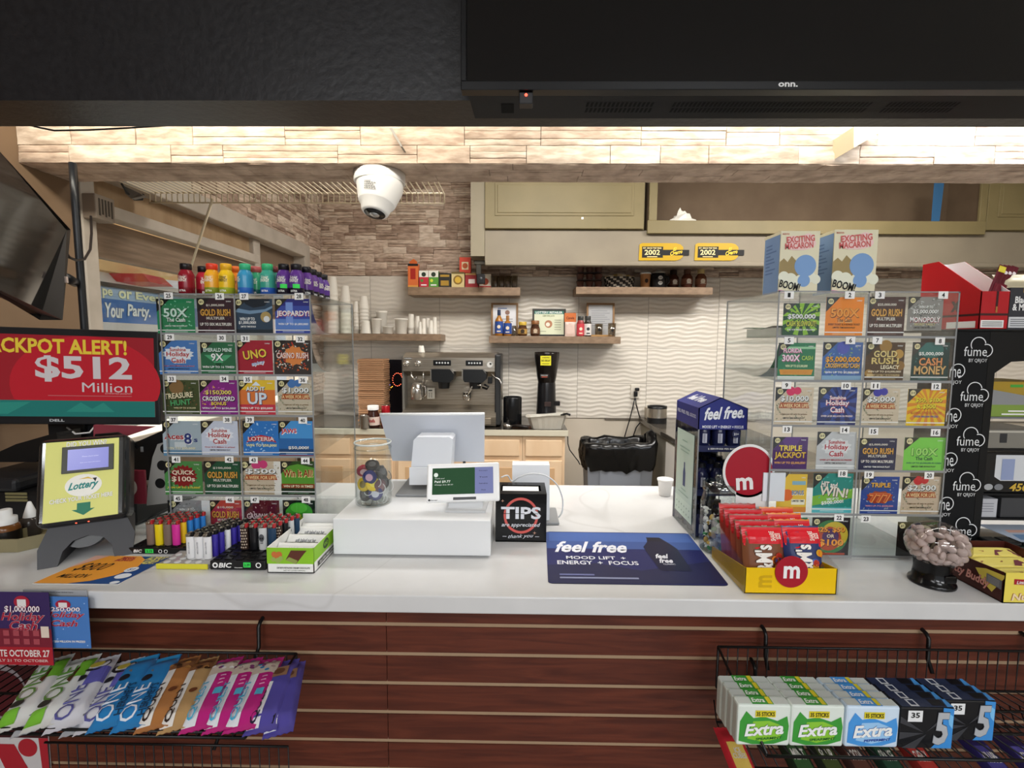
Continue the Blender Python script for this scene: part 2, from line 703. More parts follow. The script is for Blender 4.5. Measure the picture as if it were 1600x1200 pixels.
hull = [(tx0 + .012, 1.01, tz0 + .002), (tx0 + .02, 1.079, tz0 - .012), (tx0 + .02, 1.079, tz0 + .6), (tx0 + .012, 1.01, tz1 - .02)]
mb.slab(hull, (1.25 - .032, 0, 0), pl)
un, uv = Vector((0, .069, -.014)), Vector((1, 0, 0))
vent = mat('#050506', .8)
A0 = Vector((0, 1.01, tz0 + .002))


def vx(px):
    return at(px, 166, 1.04).x


hp = part(mb, 'rear_housing', tv)
for (pa, pb) in ((915, 1022), (1050, 1360), (1384, 1496)):
    mb_v = MB()
    xa, xb = vx(pa), vx(pb)
    k = int((xb - xa) / .0085)
    for i in range(k):
        x = xa + (xb - xa) * (i + .5) / k
        for t0, t1 in ((.28, .47), (.53, .72)):
            q = [A0 + un * t0 + uv * (x - .0025 + .0), A0 + un * t0 + uv * (x + .0025), A0 + un * t1 + uv * (x + .0005), A0 + un * t1 + uv * (x - .0045)]
            mb_v.add([p + Vector((0, -.0001, -.0006)) for p in q], [(3, 2, 1, 0)], vent)
    mb_v.build('vent_grille', hp, OFF[tv])
mb_v = MB()
xa, xb = vx(783), vx(803)
mb_v.add([A0 + un * t + uv * x + Vector((0, 0, -.0006)) for t, x in ((.35, xa), (.35, xb), (.75, xb), (.75, xa))], [(3, 2, 1, 0)], vent)
mb_v.build('vent_grille', hp, OFF[tv])
s0 = at(811, 150, 1.0)
mb = MB()
mb.box((s0.x, .99, tz0 - .024), (s0.x + .028, 1.012, tz0 - .002), mat('#2a2a2c', .35), .002)
mb.ball((s0.x + .014, .989, tz0 - .008), .003, .002, .003, mat('#ff5540', .4, 0, 3))
part(mb, 'infrared_sensor', tv, 'small sensor box with a red light')

# ================================================================ stone beam and what hangs on it
zb = at(800, 256, YB0).z
mb = MB()
mb.box((XL, YB0 + .004, zb + .004), (3.4, YB1, ZTOP), mat('#8c7b6d', .9))
stones(mb, (XL, YB0 + .004, zb), (1, 0, 0), (0, 0, 1), 3.4 - XL, .36, .0655, 21, .008, .16, .4, .011, [ST[0], ST[2]])
stones(mb, (XL, YB1, zb + .004), (1, 0, 0), (0, -1, 0), 3.4 - XL, YB1 - YB0, .06, 22, .003, .16, .4, .004, [ST[0], ST[4]])
struct(mb, 'beam')
for (a, b, c), lab in (((((606, 200), (629, 200), (629, 229))), 'narrow grey angle brace against the stone beam above the dome camera'), (((1334, 198), (1390, 198), (1334, 231)), 'cream triangular gusset board against the stone beam above the TV speaker grille')):
    mb = MB()
    pts = [at(*q, 1.55) for q in (a, b, c)]
    if lab[0] == 'n':
        mb.slab([at(608, 200, 1.6), at(613, 200, 1.6), at(629, 229, 1.6), at(626, 229, 1.6)], (0, .05, 0), mat('#8f8a82', .5))
    else:
        mb.slab(pts, (0, YB0 + .01 - 1.55, 0), mat('#d8c8a8', .7))
    one(mb, 'gusset' if lab[0] == 'c' else 'brace', lab, 'bracket')

c = at(593, 262, 1.74)
cz = zb - .003
dc = thing('security_camera', 'white turret security camera hanging under the stone beam', 'camera', (c.x, 1.74, cz))
wp = mat('#ecebe8', .35)
mb = MB()
mb.lathe([(.088, -.032), (.09, -.026), (.09, 0), (.06, .0)], wp, T(c.x, 1.74, cz), 40)
part(mb, 'base_ring', dc)
mb = MB()
M = T(c.x + .004, 1.735, cz - .034) @ RX(-14) @ RY(7)
mb.lathe([(.0, -.118), (.042, -.116), (.047, -.11), (.055, -.085), (.062, -.08), (.0635, -.077), (.066, -.07), (.073, -.045), (.08, -.02), (.082, -.006), (.08, .008), (.05, .012)], wp, M, 40)
a = mb.art(M @ Vector((-.05, -.081, -.038)), (M.to_3x3() @ Vector((.05, 0, 0))), (M.to_3x3() @ Vector((0, .012, .035))), .001)
bod = part(mb, 'camera_body', dc)
mb = MB()
mb.lathe([(.0, -.1215), (.034, -.121), (.037, -.117)], mat('#151617', .2), M, 32)
mb.lathe([(.0, -.125), (.014, -.124), (.018, -.1205)], mat('#c9ccd0', .1, .6), M, 24)
lens = mb.build('lens', bod, OFF[dc])
OFF[lens] = OFF[dc]
mb = MB()
for k, (wd, x) in enumerate(((.026, 0), (.044, 0), (.036, -.004), (.042, -.002), (.044, 0))):
    yy = .0825 - k * .0012
    z = -.036 - k * .006
    q0 = c.x + x - .036 - wd / 2
    ang0 = math.atan2(-.074, -.03)
    rad = .0775 - (k * .006) * .27
    n = 5
    for i in range(n):
        t0, t1 = ang0 + (i / n) * wd / rad, ang0 + ((i + .75) / n) * wd / rad
        vs = [M @ Vector((rad * math.cos(t) * 1.012, rad * math.sin(t) * 1.012, zz)) for t, zz in ((t0, z - .003), (t1, z - .003), (t1, z), (t0, z))]
        mb.add(vs, [(0, 1, 2, 3)], mat('#5c5c5c', .7))
lb = mb.build('printed_label', bod, OFF[dc])

# ventilated wire rack above the kitchen, behind the beam
ZR = 2.2
ya, yb = YB1 + .02, at(500, 300, 1).y * 2.2
xa, xb = XL + .02, at(694, 300, yb).x
mb = MB()
wire = mat('#dccdb0', .45)
x = xa
while x < xb:
    mb.tube([(x, ya, ZR), (x, yb, ZR), (x, yb, ZR - .04)], .0031, wire, 5)
    x += .0255
for y in (ya, (ya + yb) / 2, yb):
    mb.tube([(xa, y, ZR + .004), (xb, y, ZR + .004)], .0035, wire, 6)
mb.tube([(xa, yb, ZR - .04), (xb, yb, ZR - .04)], .0035, wire, 6)
mb.tube([(xb, ya, ZR), (xb, yb, ZR), (xb, yb, ZR - .04)], .0035, wire, 6)
rk = thing('wire_rack', 'cream ventilated wire rack fixed behind the stone beam', 'rack', ((xa + xb) / 2, ya, ZR))
part(mb, 'wire_grid', rk)
mb = MB()
p = atx(262, 300, XL + .02)
mb.tube([(xa + .3, yb - .02, ZR - .03), (XL + .01, yb + .25, ZR - .32)], .006, wire, 8)
part(mb, 'support_arm', rk)
mb = MB()
mb.tube([at(190, 287, 1.92), at(198, 300, 1.95), at(210, 312, 1.98), at(222, 312, 2.0), at(224, 303, 2.0)], .004, mat('#2c2a28', .5))
mb.slab([at(192, 290, 1.95), at(218, 302, 1.97), at(224, 306, 1.97), at(205, 310, 1.96), at(196, 303, 1.95)], (0, .02, 0), mat('#6e675e', .5))
one(mb, 'clip_lamp', 'dark clamp with a cable loop hanging in the wire rack', 'clamp')

# ================================================================ wall cabinets over the rear counter
YC = 3.70
cab = noisy('cabinet_olive', '#766a47', '#80734e', nscale=3, rough=.55)
cab_in = noisy('cabinet_inside', '#5e4c39', '#6a5844', nscale=4, rough=.8)
val = noisy('cabinet_valance', '#847a69', '#8e8471', nscale=3, rough=.6)


def cx(px, py=340):
    return at(px, py, YC).x


def czz(py, px=900):
    return at(px, py, YC).z


zlo, zmid, zval, zct = czz(415), czz(358), czz(404), 2.98
xs0, xs1, xs2, xs3 = cx(735), cx(757), cx(1012), cx(1541)


def panel_door(mb, x0, x1, z0, z1, y, m, rail=.075):
    mb.box((x0, y, z0), (x1, y + .02, z1), m, .003)
    for q, d in ((rail, .004), (rail + .02, .0)):
        pass
    a, b, c_, d_ = x0 + rail, x1 - rail, z0 + rail * 1.25, z1 - rail
    mb.box((a, y - .006, c_), (b, y + .001, d_), m, .005)
    mb.box((a + .02, y - .011, c_ + .02), (b - .02, y - .004, d_ - .02), m, .004)


c1 = thing('wall_cabinet', 'closed olive wall cabinet with raised panel door beside the bare stone', 'cabinet', ((xs0 + xs2) / 2, 3.9, zlo))
mb = MB()
mb.box((xs0, YC + .02, czz(400)), (xs1, YW - .02, zct), noisy('cabinet_side', '#8c836d', '#968c76', nscale=3, rough=.6))
part(mb, 'side_panel', c1)
mb = MB()
panel_door(mb, xs1 + .003, xs2 - .03, zmid + .004, zmid + .42, YC, cab)
dr = part(mb, 'door', c1)
mb = MB()
q = at(910, 341, YC)
mb.box((q.x - .008, YC - .003, q.z - .008), (q.x + .008, YC, q.z + .008), PAPER)
mb.build('sticker', dr, OFF[c1])
mb = MB()
mb.box((xs1, YC + .022, zmid), (xs2 - .02, YW - .02, zct), cab)
part(mb, 'body', c1)
c2 = thing('wall_cabinet', 'open doorless wall cabinet with bare brown inside', 'cabinet', ((xs2 + xs3) / 2, 3.9, zmid))
mb = MB()
mb.box((xs2, YC - .005, zmid - .03), (xs3, YC + .02, czz(344)), cab, .003)
mb.box((xs2 + .01, YC, czz(344)), (xs2 + .07, YC + .02, zct), cab, .003)
mb.box((xs3 - .05, YC, czz(344)), (xs3, YC + .02, zct), cab, .003)
part(mb, 'face_frame', c2)
mb = MB()
mb.box((xs2 + .01, YC + .02, zmid), (xs3, YW - .02, czz(344)), cab_in)
mb.box((xs2 + .01, YC + .02, czz(344)), (xs2 + .03, YW - .02, zct), cab_in)
mb.box((xs3 - .02, YC + .02, czz(344)), (xs3, YW - .02, zct), cab_in)
mb.box((xs2 + .03, YW - .08, czz(344)), (xs3 - .02, YW - .03, zct), cab_in)
part(mb, 'body', c2)
c3 = thing('wall_cabinet', 'closed olive wall cabinet beyond the open brown one', 'cabinet', (xs3 + .4, 3.9, zmid))
mb = MB()
mb.box((xs3 + .004, YC + .022, zmid), (XR - .02, YW - .02, zct), cab)
part(mb, 'body', c3)
mb = MB()
panel_door(mb, xs3 + .006, XR - .03, zmid + .004, zmid + .42, YC, cab)
part(mb, 'door', c3)
mb = MB()
mb.slab([at(1455, 346, YC - .002), at(1468, 346, YC - .002), at(1476, 280, YC - .002), at(1460, 280, YC - .002)], (0, .001, 0), mat('#2c587e', .6))
one(mb, 'tape_strip', 'blue tape strip hanging across the open cabinet', 'tape')
rnd = random.Random(4)
mb = MB()
q = at(1065, 342, YC + .1)
vs, fs = [], []
for j in range(6):
    for i in range(10):
        an = i / 10 * 6.283
        rr = (.11 - .018 * j) * rnd.uniform(.75, 1.25)
        vs.append((q.x + rr * math.cos(an) * 1.1, q.y + .0 + rr * math.sin(an) * .5, czz(344) + .002 + .02 * j * rnd.uniform(.7, 1.2)))
for j in range(5):
    for i in range(10):
        k = (i + 1) % 10
        fs.append((j * 10 + i, j * 10 + k, j * 10 + 10 + k, j * 10 + 10 + i))
fs.append(tuple(range(50, 60)))
mb.add(vs, fs, mat('#d9d6cd', .3))
one(mb, 'plastic_bag', 'crumpled pale plastic bag lying in the open cabinet', 'bag')
mb = MB()
mb.box((xs1 + .002, YC + .03, zlo + .03), (XR - .02, YC + .05, zmid - .002), val)
mb.box((xs1 + .002, YC + .0, zlo), (XR - .02, YC + .07, zlo + .032), val, .008)
one(mb, 'valance_board', 'long greyish beige valance board under the wall cabinets', 'board')
for i, (xa_, xb_) in enumerate(((998, 1079), (1085, 1165))):
    y = YC + .024
    p0, p1 = at(xa_, 407, y), at(xb_, 380, y)
    W, H = p1.x - p0.x, p1.z - p0.z
    mb = MB()
    pts = [(0, 0), (.72, 0), (.8, .06), (.86, .22), (.87, .5), (.86, .78), (.8, .94), (.72, 1), (.06, 1), (.01, .92)]
    mb.slab([(p0.x + W * a, y, p0.z + H * b) for a, b in pts], (0, .005, 0), mat('#bf9a0e', .45))
    a = mb.art((p0.x, y, p0.z), (W, 0, 0), (0, 0, H))
    a.rect(.06, .16, .47, .8, INK)
    a.rect(.47, .3, .98, .62, INK)
    a.text('2002', .26, .47, .3, .3, mat('#f0dfa0'), 2)
    a.text('EST. SINCE THE YEAR', .26, .71, .36, .09, mat('#f0dfa0'), 2)
    a.rect(.16, .2, .36, .24, mat('#f0dfa0'), 2)
    a.text('El', .7, .66, .08, .2, mat('#f2cf3a'), 3, .03, .4, 8, INK, .05)
    a.text('Cigarro', .73, .43, .24, .3, mat('#f2cf3a'), 3, .03, .4, 12, INK, .05)
    one(mb, 'cigar_sign', 'yellow tongue-shaped sign reading 2002 on the valance, ' + ('nearer the closed cabinet' if i == 0 else 'nearer the two boxed toys'), 'sign', 'yellow 2002 signs')
q = at(752, 403, YC + .1)
hk = thing('sensor', 'small black camera bracket under the corner of the wall cabinet', 'camera', (q.x, YC + .1, zlo))
mb = MB()
mb.box((q.x - .055, YC + .08, zlo + .02), (q.x + .03, YC + .13, zlo + .05), mat('#4a463c', .5), .004)
mb.box((q.x - .04, YC + .085, zlo - .06), (q.x + .0, YC + .125, zlo + .02), mat('#39362e', .5), .004)
part(mb, 'bracket', hk)
mb = MB()
mb.box((q.x - .035, YC + .07, zlo - .13), (q.x + .03, YC + .12, zlo - .055), mat('#17171a', .4), .006)
mb.ball((q.x, YC + .07, zlo - .09), .012, .006, .012, mat('#55585c', .2))
part(mb, 'camera_body', hk)

# ================================================================ sales counter
quartz = noisy('quartz', '#d0d0d0', '#dadada', nscale=5, detail=10, rough=.14, lo=.3, hi=.6)


def quartz_mat():
    m = quartz.copy()
    nt = m.node_tree
    b = nt.nodes['Principled BSDF']
    src = b.inputs['Base Color'].links[0].from_socket
    tc = [n for n in nt.nodes if n.type == 'TEX_COORD'][0]
    n = nt.nodes.new('ShaderNodeTexNoise')
    n.inputs['Scale'].default_value, n.inputs['Detail'].default_value, n.inputs['Distortion'].default_value = 1.1, 2, .5
    s = nt.nodes.new('ShaderNodeMath')
    s.operation = 'SUBTRACT'
    s.inputs[1].default_value = .5
    ab = nt.nodes.new('ShaderNodeMath')
    ab.operation = 'ABSOLUTE'
    r = nt.nodes.new('ShaderNodeValToRGB')
    r.color_ramp.elements[0].color, r.color_ramp.elements[0].position = (.6, .58, .56, 1), 0
    r.color_ramp.elements[1].color, r.color_ramp.elements[1].position = (1, 1, 1, 1), .002
    mx = nt.nodes.new('ShaderNodeMix')
    mx.data_type, mx.blend_type = 'RGBA', 'MULTIPLY'
    mx.inputs[0].default_value = .25
    L = nt.links.new
    L(tc.outputs['Object'], n.inputs['Vector'])
    L(n.outputs['Fac'], s.inputs[0])
    L(s.outputs[0], ab.inputs[0])
    L(ab.outputs[0], r.inputs[0])
    L(src, mx.inputs[6])
    L(r.outputs[0], mx.inputs[7])
    L(mx.outputs[2], b.inputs['Base Color'])
    return m


YC0, YC1, YSL = .985, 1.81, 1.10
ctr = thing('sales_counter', 'long sales counter with white quartz top and mahogany slatwall front', 'counter', (.3, 1.4, 0))
mb = MB()
mb.box((XL + .02, YC0, ZC - .04), (2.6, YC1, ZC), quartz_mat(), .003)
part(mb, 'countertop', ctr)
mb = MB()
maho = noisy('mahogany', '#4c2014', '#66301f', (1.2, 1, 16), 4, 8, .42, .06, dist=.8)
groove = mat('#a58b70', .45)
lines = [at(600, y, YSL).z for y in (975, 1020.5, 1067, 1112, 1157)]
pitch = (lines[0] - lines[-1]) / 4
z = lines[0] + pitch
xseam = at(605, 1060, YSL).x
while z > .03:
    hi = min(z - .0065, ZC - .041)
    for xa_, xb_ in ((XL + .04, xseam - .0008), (xseam + .0008, 2.55)):
        mb.box((xa_, YSL, z - pitch + .0045), (xb_, YSL + .015, hi), maho)
    mb.box((XL + .04, YSL + .004, z - pitch - .0065), (2.55, YSL + .017, z - pitch + .0065), groove)
    z -= pitch
mb.box((XL + .04, YSL + .015, .0), (2.55, YSL + .03, ZC - .041), mat('#3a1d14', .8))
part(mb, 'slatwall_front', ctr)
mb = MB()
mb.box((XL + .04, YSL + .031, 0), (2.55, YC1 - .05, ZC - .042), mat('#c9c3b8', .6))
part(mb, 'base_cabinet_body', ctr)
p0, p1 = at(36, 921, YC0 - .004), at(136, 934, YC0 - .004)
mb = MB()
mb.box((p0.x, YC0 - .005, p1.z), (p1.x, YC0 - .001, p0.z), mat('#a9aaac', .2), .001)
a = mb.art((p0.x, YC0 - .005, p1.z), (p1.x - p0.x, 0, 0), (0, 0, p0.z - p1.z))
a.text('please check your ticket here', .55, .72, .5, .18, mat('#3c3c3e'))
part(mb, 'label_channel', ctr, 'grey plastic label strip on the counter edge')

# ================================================================ rear counter and base cabinets
ZK, YK = .9, 3.43
xk1 = at(888, 672, YK).x
mb = MB()
mb.box((XL + .01, YK + .004, ZK - .03), (xk1 - .004, YW - .003, ZK), mat('#3a352f', .15))
mb.box((XL + .01, YK, ZK - .045), (xk1, YK + .012, ZK - .001), mat('#c9c3b0', .4), .003)
mb.box((xk1 - .006, YK, ZK - .045), (xk1, YW - .003, ZK - .001), mat('#c9c3b0', .4), .003)
one(mb, 'rear_worktop', 'dark glossy worktop with cream edge under the espresso machine', 'worktop')
maple, mapl2 = noisy('maple', '#dcbc98', '#e3c6a4', (3, 3, 1), 3, rough=.5), mat('#c9a47c', .5)
bw = .315
where = ['next to the waste bin', 'second from the waste bin', 'third from the waste bin', 'behind the jar of badge reels', 'behind the clear ticket case end', 'by the window wall']
for i in range(6):
    xb_ = xk1 - .02 - i * bw
    xa_ = xb_ - bw + .002
    t = thing('base_cabinet', 'pale maple base cabinet with drawer over door, ' + where[i], 'cabinet', ((xa_ + xb_) / 2, 3.75, 0), 'maple base cabinets')
    mb = MB()
    mb.box((xa_, YK + .03, .08), (xb_, YW - .02, ZK - .047), maple)
    part(mb, 'body', t)
    zd = ZK - .075
    mb = MB()
    mb.box((xa_ + .02, YK + .012, zd - .125), (xb_ - .02, YK + .0295, zd), maple, .006)
    part(mb, 'drawer', t)
    mb = MB()
    mb.box((xa_ + .02, YK + .012, .12), (xb_ - .02, YK + .0295, zd - .155), maple, .006)
    mb.box((xa_ + .075, YK + .008, .18), (xb_ - .075, YK + .0125, zd - .21), mapl2, .003)
    part(mb, 'door', t)

# side counter on the right of the kitchen
xs = at(1012, 660, 3.7).x + .03
mb = MB()
mb.box((xs, 2.35, ZK - .04), (xs + .7, YW - .003, ZK), mat('#4b463f', .12), .004)
sc_ = thing('side_counter', 'low side counter with dark glossy top and white panels, past the waste bin', 'counter', (xs + .35, 3.2, 0))
part(mb, 'worktop', sc_)
mb = MB()
mb.box((xs + .02, 2.37, 0), (xs + .68, YW - .02, ZK - .041), mat('#8b8577', .6))
part(mb, 'body', sc_)
mb = MB()
mb.box((xs + .008, 2.6, .25), (xs + .019, 3.35, ZK - .06), mat('#e9e7e2', .5))
part(mb, 'white_panel', sc_)

# ================================================================ floating shelves
shelf_m = noisy('shelf_oak', '#7d6650', '#927a62', (6, 1, 14), 3, 6, .5)
YSH = 3.86


def shelf(x0, y0, x1, y1, lab):
    p0, p1 = at(x0, y1, YSH), at(x1, y0, YSH)
    mb = MB()
    mb.box((p0.x, YSH, p0.z), (p1.x, YW - .004, p1.z), shelf_m, .003)
    one(mb, 'floating_shelf', lab, 'shelf')
    return p1.z


ZA = shelf(637, 449, 813, 461, 'brown floating shelf holding spice boxes and glasses above the cup shelf')
ZB = shelf(500, 522, 689, 531.5, 'brown floating shelf holding white foam cups above the espresso machine')
ZD = shelf(764, 526, 970, 536, 'brown floating shelf holding framed papers and syrup bottles')
ZE = shelf(900, 449, 1114, 459.5, 'brown floating shelf holding basket, mug and cocoa bottles')

# ================================================================ clear ticket display cases on the counter
ACR, EDGE = clear('#f9fbfb', .035, key='acrylic'), mat('#8f9192', .25)
YD1, YD2 = 1.285, 1.195      # front planes of the two cases


def display(yf, yb, x0, x1, ztop, zrows, zbase, lab, name_loc):
    t = thing('ticket_display_case', lab, 'display case', ((x0 + x1) / 2, (yf + yb) / 2, zbase))
    th = .003
    xm = (x0 + x1) / 2
    for x in (x0, xm - th / 2, x1 - th):
        mb = MB()
        mb.box((x, yf, zbase), (x + th, yb, ztop), ACR)
        mb.box((x - .0003, yf - .0006, zbase), (x + th + .0003, yf + .0002, ztop), EDGE)
        mb.box((x - .0003, yb - .0002, zbase), (x + th + .0003, yb + .0008, ztop), EDGE)
        part(mb, 'divider' if x != x0 and x != x1 - th else 'side_panel', t)
    mb = MB()
    mb.box((x0 + th, yf, ztop - th), (x1 - th, yb, ztop), ACR)
    mb.box((x0, yf - .0006, ztop - th), (x1, yf + .0002, ztop + .0003), EDGE)
    mb.box((x0 + th, yb - .0002, ztop - th), (x1 - th, yb + .0006, ztop), EDGE)
    part(mb, 'top_panel', t)
    dy = yb - yf
    for i, z in enumerate(zrows):
        mb = MB()
        last = i == len(zrows) - 1
        zz = z if not last else zbase + .001
        back = .0 if last else .03 * (1 if i % 2 else -1) * .6
        for xa, xb in ((x0 + th, xm - th / 2), (xm + th / 2, x1 - th)):
            vs = [(xa, yf + .012, zz), (xb, yf + .012, zz), (xb, yb, zz + back), (xa, yb, zz + back)]
            mb.slab(vs, (0, 0, .002), ACR)
            mb.box((xa, yf - .0004, z - .002), (xb, yf + .0006, z + .004), EDGE)
            mb.box((xa, yb - .002, zz + back), (xb, yb, zz + back + .012), ACR)
        part(mb, 'shelf', t)
    mb = MB()
    for xa, xb in ((x0 + th, xm - th / 2), (xm + th / 2, x1 - th)):
        mb.box((xa, yf + .0002, zrows[-1] + .005), (xb, yf + .0012, ztop - .004), clear('#fdfefe', .012, .03, 'front'))
    part(mb, 'front_panel', t)
    for z in zrows[:-1]:
        for x in (x0, x1):
            pass
    return t


def zpx(px, py, Y):
    return at(px, py, Y).z


dA0, dA1 = at(248, 470, YD1).x, at(489, 600, YD1).x
rowsA = [zpx(370, y, YD1) for y in (522.5, 586.5, 650, 713.5, 775)] + [ZC + .004]
caseA = display(YD1, YD1 + .325, dA0, dA1, zpx(370, 459, YD1), rowsA, ZC + .0005, 'clear acrylic lottery ticket case under the energy shot bottles', None)
dB0, dB1 = at(1209, 600, YD2).x, at(1488, 600, YD2).x
rowsB = [zpx(1350, y, YD2) for y in (527, 596.5, 667, 736.5, 805)] + [ZC + .004]
caseB = display(YD2, YD2 + .29, dB0, dB1, zpx(1350, 455, YD2), rowsB, ZC + .0005, 'clear acrylic lottery ticket case under the two boxed toys', None)


def number_tag(case, n, px, py, yf, fam):
    p = at(px, py, yf - .0012)
    w, h = .0235, .018
    mb = MB()
    mb.box((p.x - w / 2, p.y, p.z - h / 2), (p.x + w / 2, p.y + .0008, p.z + h / 2), mat('#f4f4f2', .5))
    a = mb.art((p.x - w / 2, p.y, p.z - h / 2), (w, 0, 0), (0, 0, h), .0003)
    a.text(str(n), .5, .5, .3 if n < 10 else .56, .62, INK, 1, .03)
    part(mb, 'number_tag', case)


G, GO, WH, YE, RE = '#2e6b4c', '#e0a84a', '#f4f4f2', '#f2d648', '#c3262e'


def ticket(yf, px0, py0, px1, py1, bg, texts, lab, price='$5', strip=None, shapes=None, fold=0., curl=False):
    """scratch ticket standing behind the case front. texts: (t, x, y, w, h, fill[, outline[, rot]])"""
    y = yf + .007
    p0, p1 = at(px0, py1, y), at(px1, py0, y)
    W, H = p1.x - p0.x, p1.z - p0.z
    mb = MB()
    m = mat(bg, .5, 0, 0, .15)
    mb.box((p0.x, y, p0.z), (p1.x, y + .0004, p1.z), m)
    a = mb.art((p0.x, y, p0.z), (W, 0, 0), (0, 0, H), .0003)
    for sh in shapes or []:
        k, col = sh[0], mat(sh[1], .5, 0, 0, .15)
        if k == 'r':
            a.rect(*sh[2:6], col, 1)
        elif k == 'd':
            a.disc(sh[2], sh[3], sh[4], col, 1, sh[5] if len(sh) > 5 else None)
        elif k == 'p':
            a.poly(sh[2], col, 1)
        elif k == 's':   # sunburst
            cx_, cy_, r0, n = sh[2:6]
            for i in range(n):
                b0, b1 = 6.283 * i / n, 6.283 * (i + .5) / n
                clip = lambda q: max(0, min(1, q))
                a.poly([(cx_, cy_), (clip(cx_ + r0 * math.cos(b0)), clip(cy_ + r0 * math.sin(b0))), (clip(cx_ + r0 * math.cos(b1)), clip(cy_ + r0 * math.sin(b1)))], col, 1)
        elif k == 'x':   # scattered marks
            rr = random.Random(sh[3])
            for i in range(sh[2]):
                x, yy, q = rr.uniform(.05, .93), rr.uniform(.1, .93), rr.uniform(.015, .045)
                an = rr.uniform(0, 6.28)
                a.poly([(x + q * math.cos(an + j * 1.571) * (1 if j % 2 else .5), yy + q * math.sin(an + j * 1.571) * (1 if j % 2 else .5)) for j in range(4)], col, 1)
        elif k == 'g':   # burst
            cx_, cy_, rx, ry, n = sh[2:7]
            a.poly([(cx_ + rx * (1 if i % 2 else .82) * math.cos(6.283 * i / n / 2), cy_ + ry * (1 if i % 2 else .82) * math.sin(6.283 * i / n / 2)) for i in range(2 * n)], col, 1.5)
    if price:
        a.poly([(0, 1), (0, .62), (.36, 1)], mat('#191a1a', .4), 1.6)
        a.disc(.12, .89, .075, mat('#e9dfa8', .5), 2)
        a.text(price, .12, .89, .1, .075, INK, 3)
        a.text('Lottery', .87, .91, .14, .05, mat('#e8e8e8'), 2, .02, .3)
    if strip:
        a.rect(0, .085, 1, .11, mat('#f2f2f0'), 1.7)
        a.rect(.2, .045, .8, .06, mat(strip), 1.7)
    for tx in texts:
        if len(tx) > 6 and tx[6] and tx[4] > .09:
            a.text(tx[0], tx[1] + .014, tx[2] - .02, tx[3], tx[4], mat(tx[6], .5, 0, 0, .15), 2, .03, 0, tx[7] if len(tx) > 7 else 0)
        a.text(tx[0], tx[1], tx[2], tx[3], tx[4], mat(tx[5], .5, 0, 0, .15), 2.2, .025, 0, tx[7] if len(tx) > 7 else 0, mat(tx[6], .5, 0, 0, .15) if len(tx) > 6 and tx[6] else None)
    o = thing('scratch_ticket', lab, 'lottery ticket', ((p0.x + p1.x) / 2, y, p0.z), 'scratch tickets in clear cases')
    part(mb, 'printed_front', o)
    if curl:
        mb = MB()
        n = 10
        vs, fs = [], []
        prof = []
        for i in range(n + 1):
            t = i / n
            if curl == 1:      # swoops down to the shelf behind
                prof.append((y + .002 + .05 * t + .09 * t * t, p0.z + .001 + (H * .93) * (1 - t) ** 2.2))
            else:              # lies in a fan-fold pad
                prof.append((y + .004 + .21 * t, p0.z + .022 + .004 * math.sin(t * 9)))
        for yy, zz in prof:
            vs += [(p0.x, yy, zz), (p1.x, yy, zz)]
        fs = [(2 * i, 2 * i + 1, 2 * i + 3, 2 * i + 2) for i in range(n)]
        mb.add(vs, fs, m, True)
        mb.add([(v[0], v[1] + .0006, v[2] - .0006) for v in vs], [f[::-1] for f in fs], mat('#d9dad6', .6), True)
        if curl == 2:
            mb.box((p0.x + .002, y + .01, p0.z - .004), (p1.x - .002, y + .19, p0.z + .02), mat('#cfd6cc', .6))
        part(mb, 'ticket_strip', o)
    return o


def hol(c1, c2, sub='Over $10 Million in prizes!'):
    return [('Sunshine', .5, .73, .42, .1, c1, c2), ('Holiday', .5, .58, .6, .17, c1, c2), ('Cash', .5, .42, .36, .15, c1, c2), (sub, .5, .25, .82, .05, c1, c2), ('LIMITED TIME BONUS PLAY', .5, .17, .56, .035, '#222222')]


def life(amt, berry):
    return dict(texts=[(amt, .5, .7, .74, .17, '#f0f0ee', '#33332f'), ('A WEEK FOR LIFE!', .5, .52, .74, .1, '#f7d9a0', '#9c2a1e'), ('Chances to win in prizes', .5, .29, .7, .05, '#6a4c26'), ('LIMITED TIME BONUS PLAY', .5, .19, .56, .04, '#222222')],
                shapes=[('x', '#a89f84', 34, 5), ('x', '#7c866c', 20, 9), ('d', berry, .4, .9, .12), ('d', berry, .57, .91, .1), ('p', '#b0542a', [(.1, .45), (.9, .45), (.86, .6), (.14, .6)])])


def rush(top, bot, mul='#d8d4cc'):
    return [(top, .5, .8, .5, .07, '#ded8cc'), ('GOLD RUSH', .5, .6, .82, .19, GO, '#5a3a10'), ('MULTIPLIER', .5, .44, .5, .08, mul), (bot, .5, .27, .86, .085, '#f0ece4')]


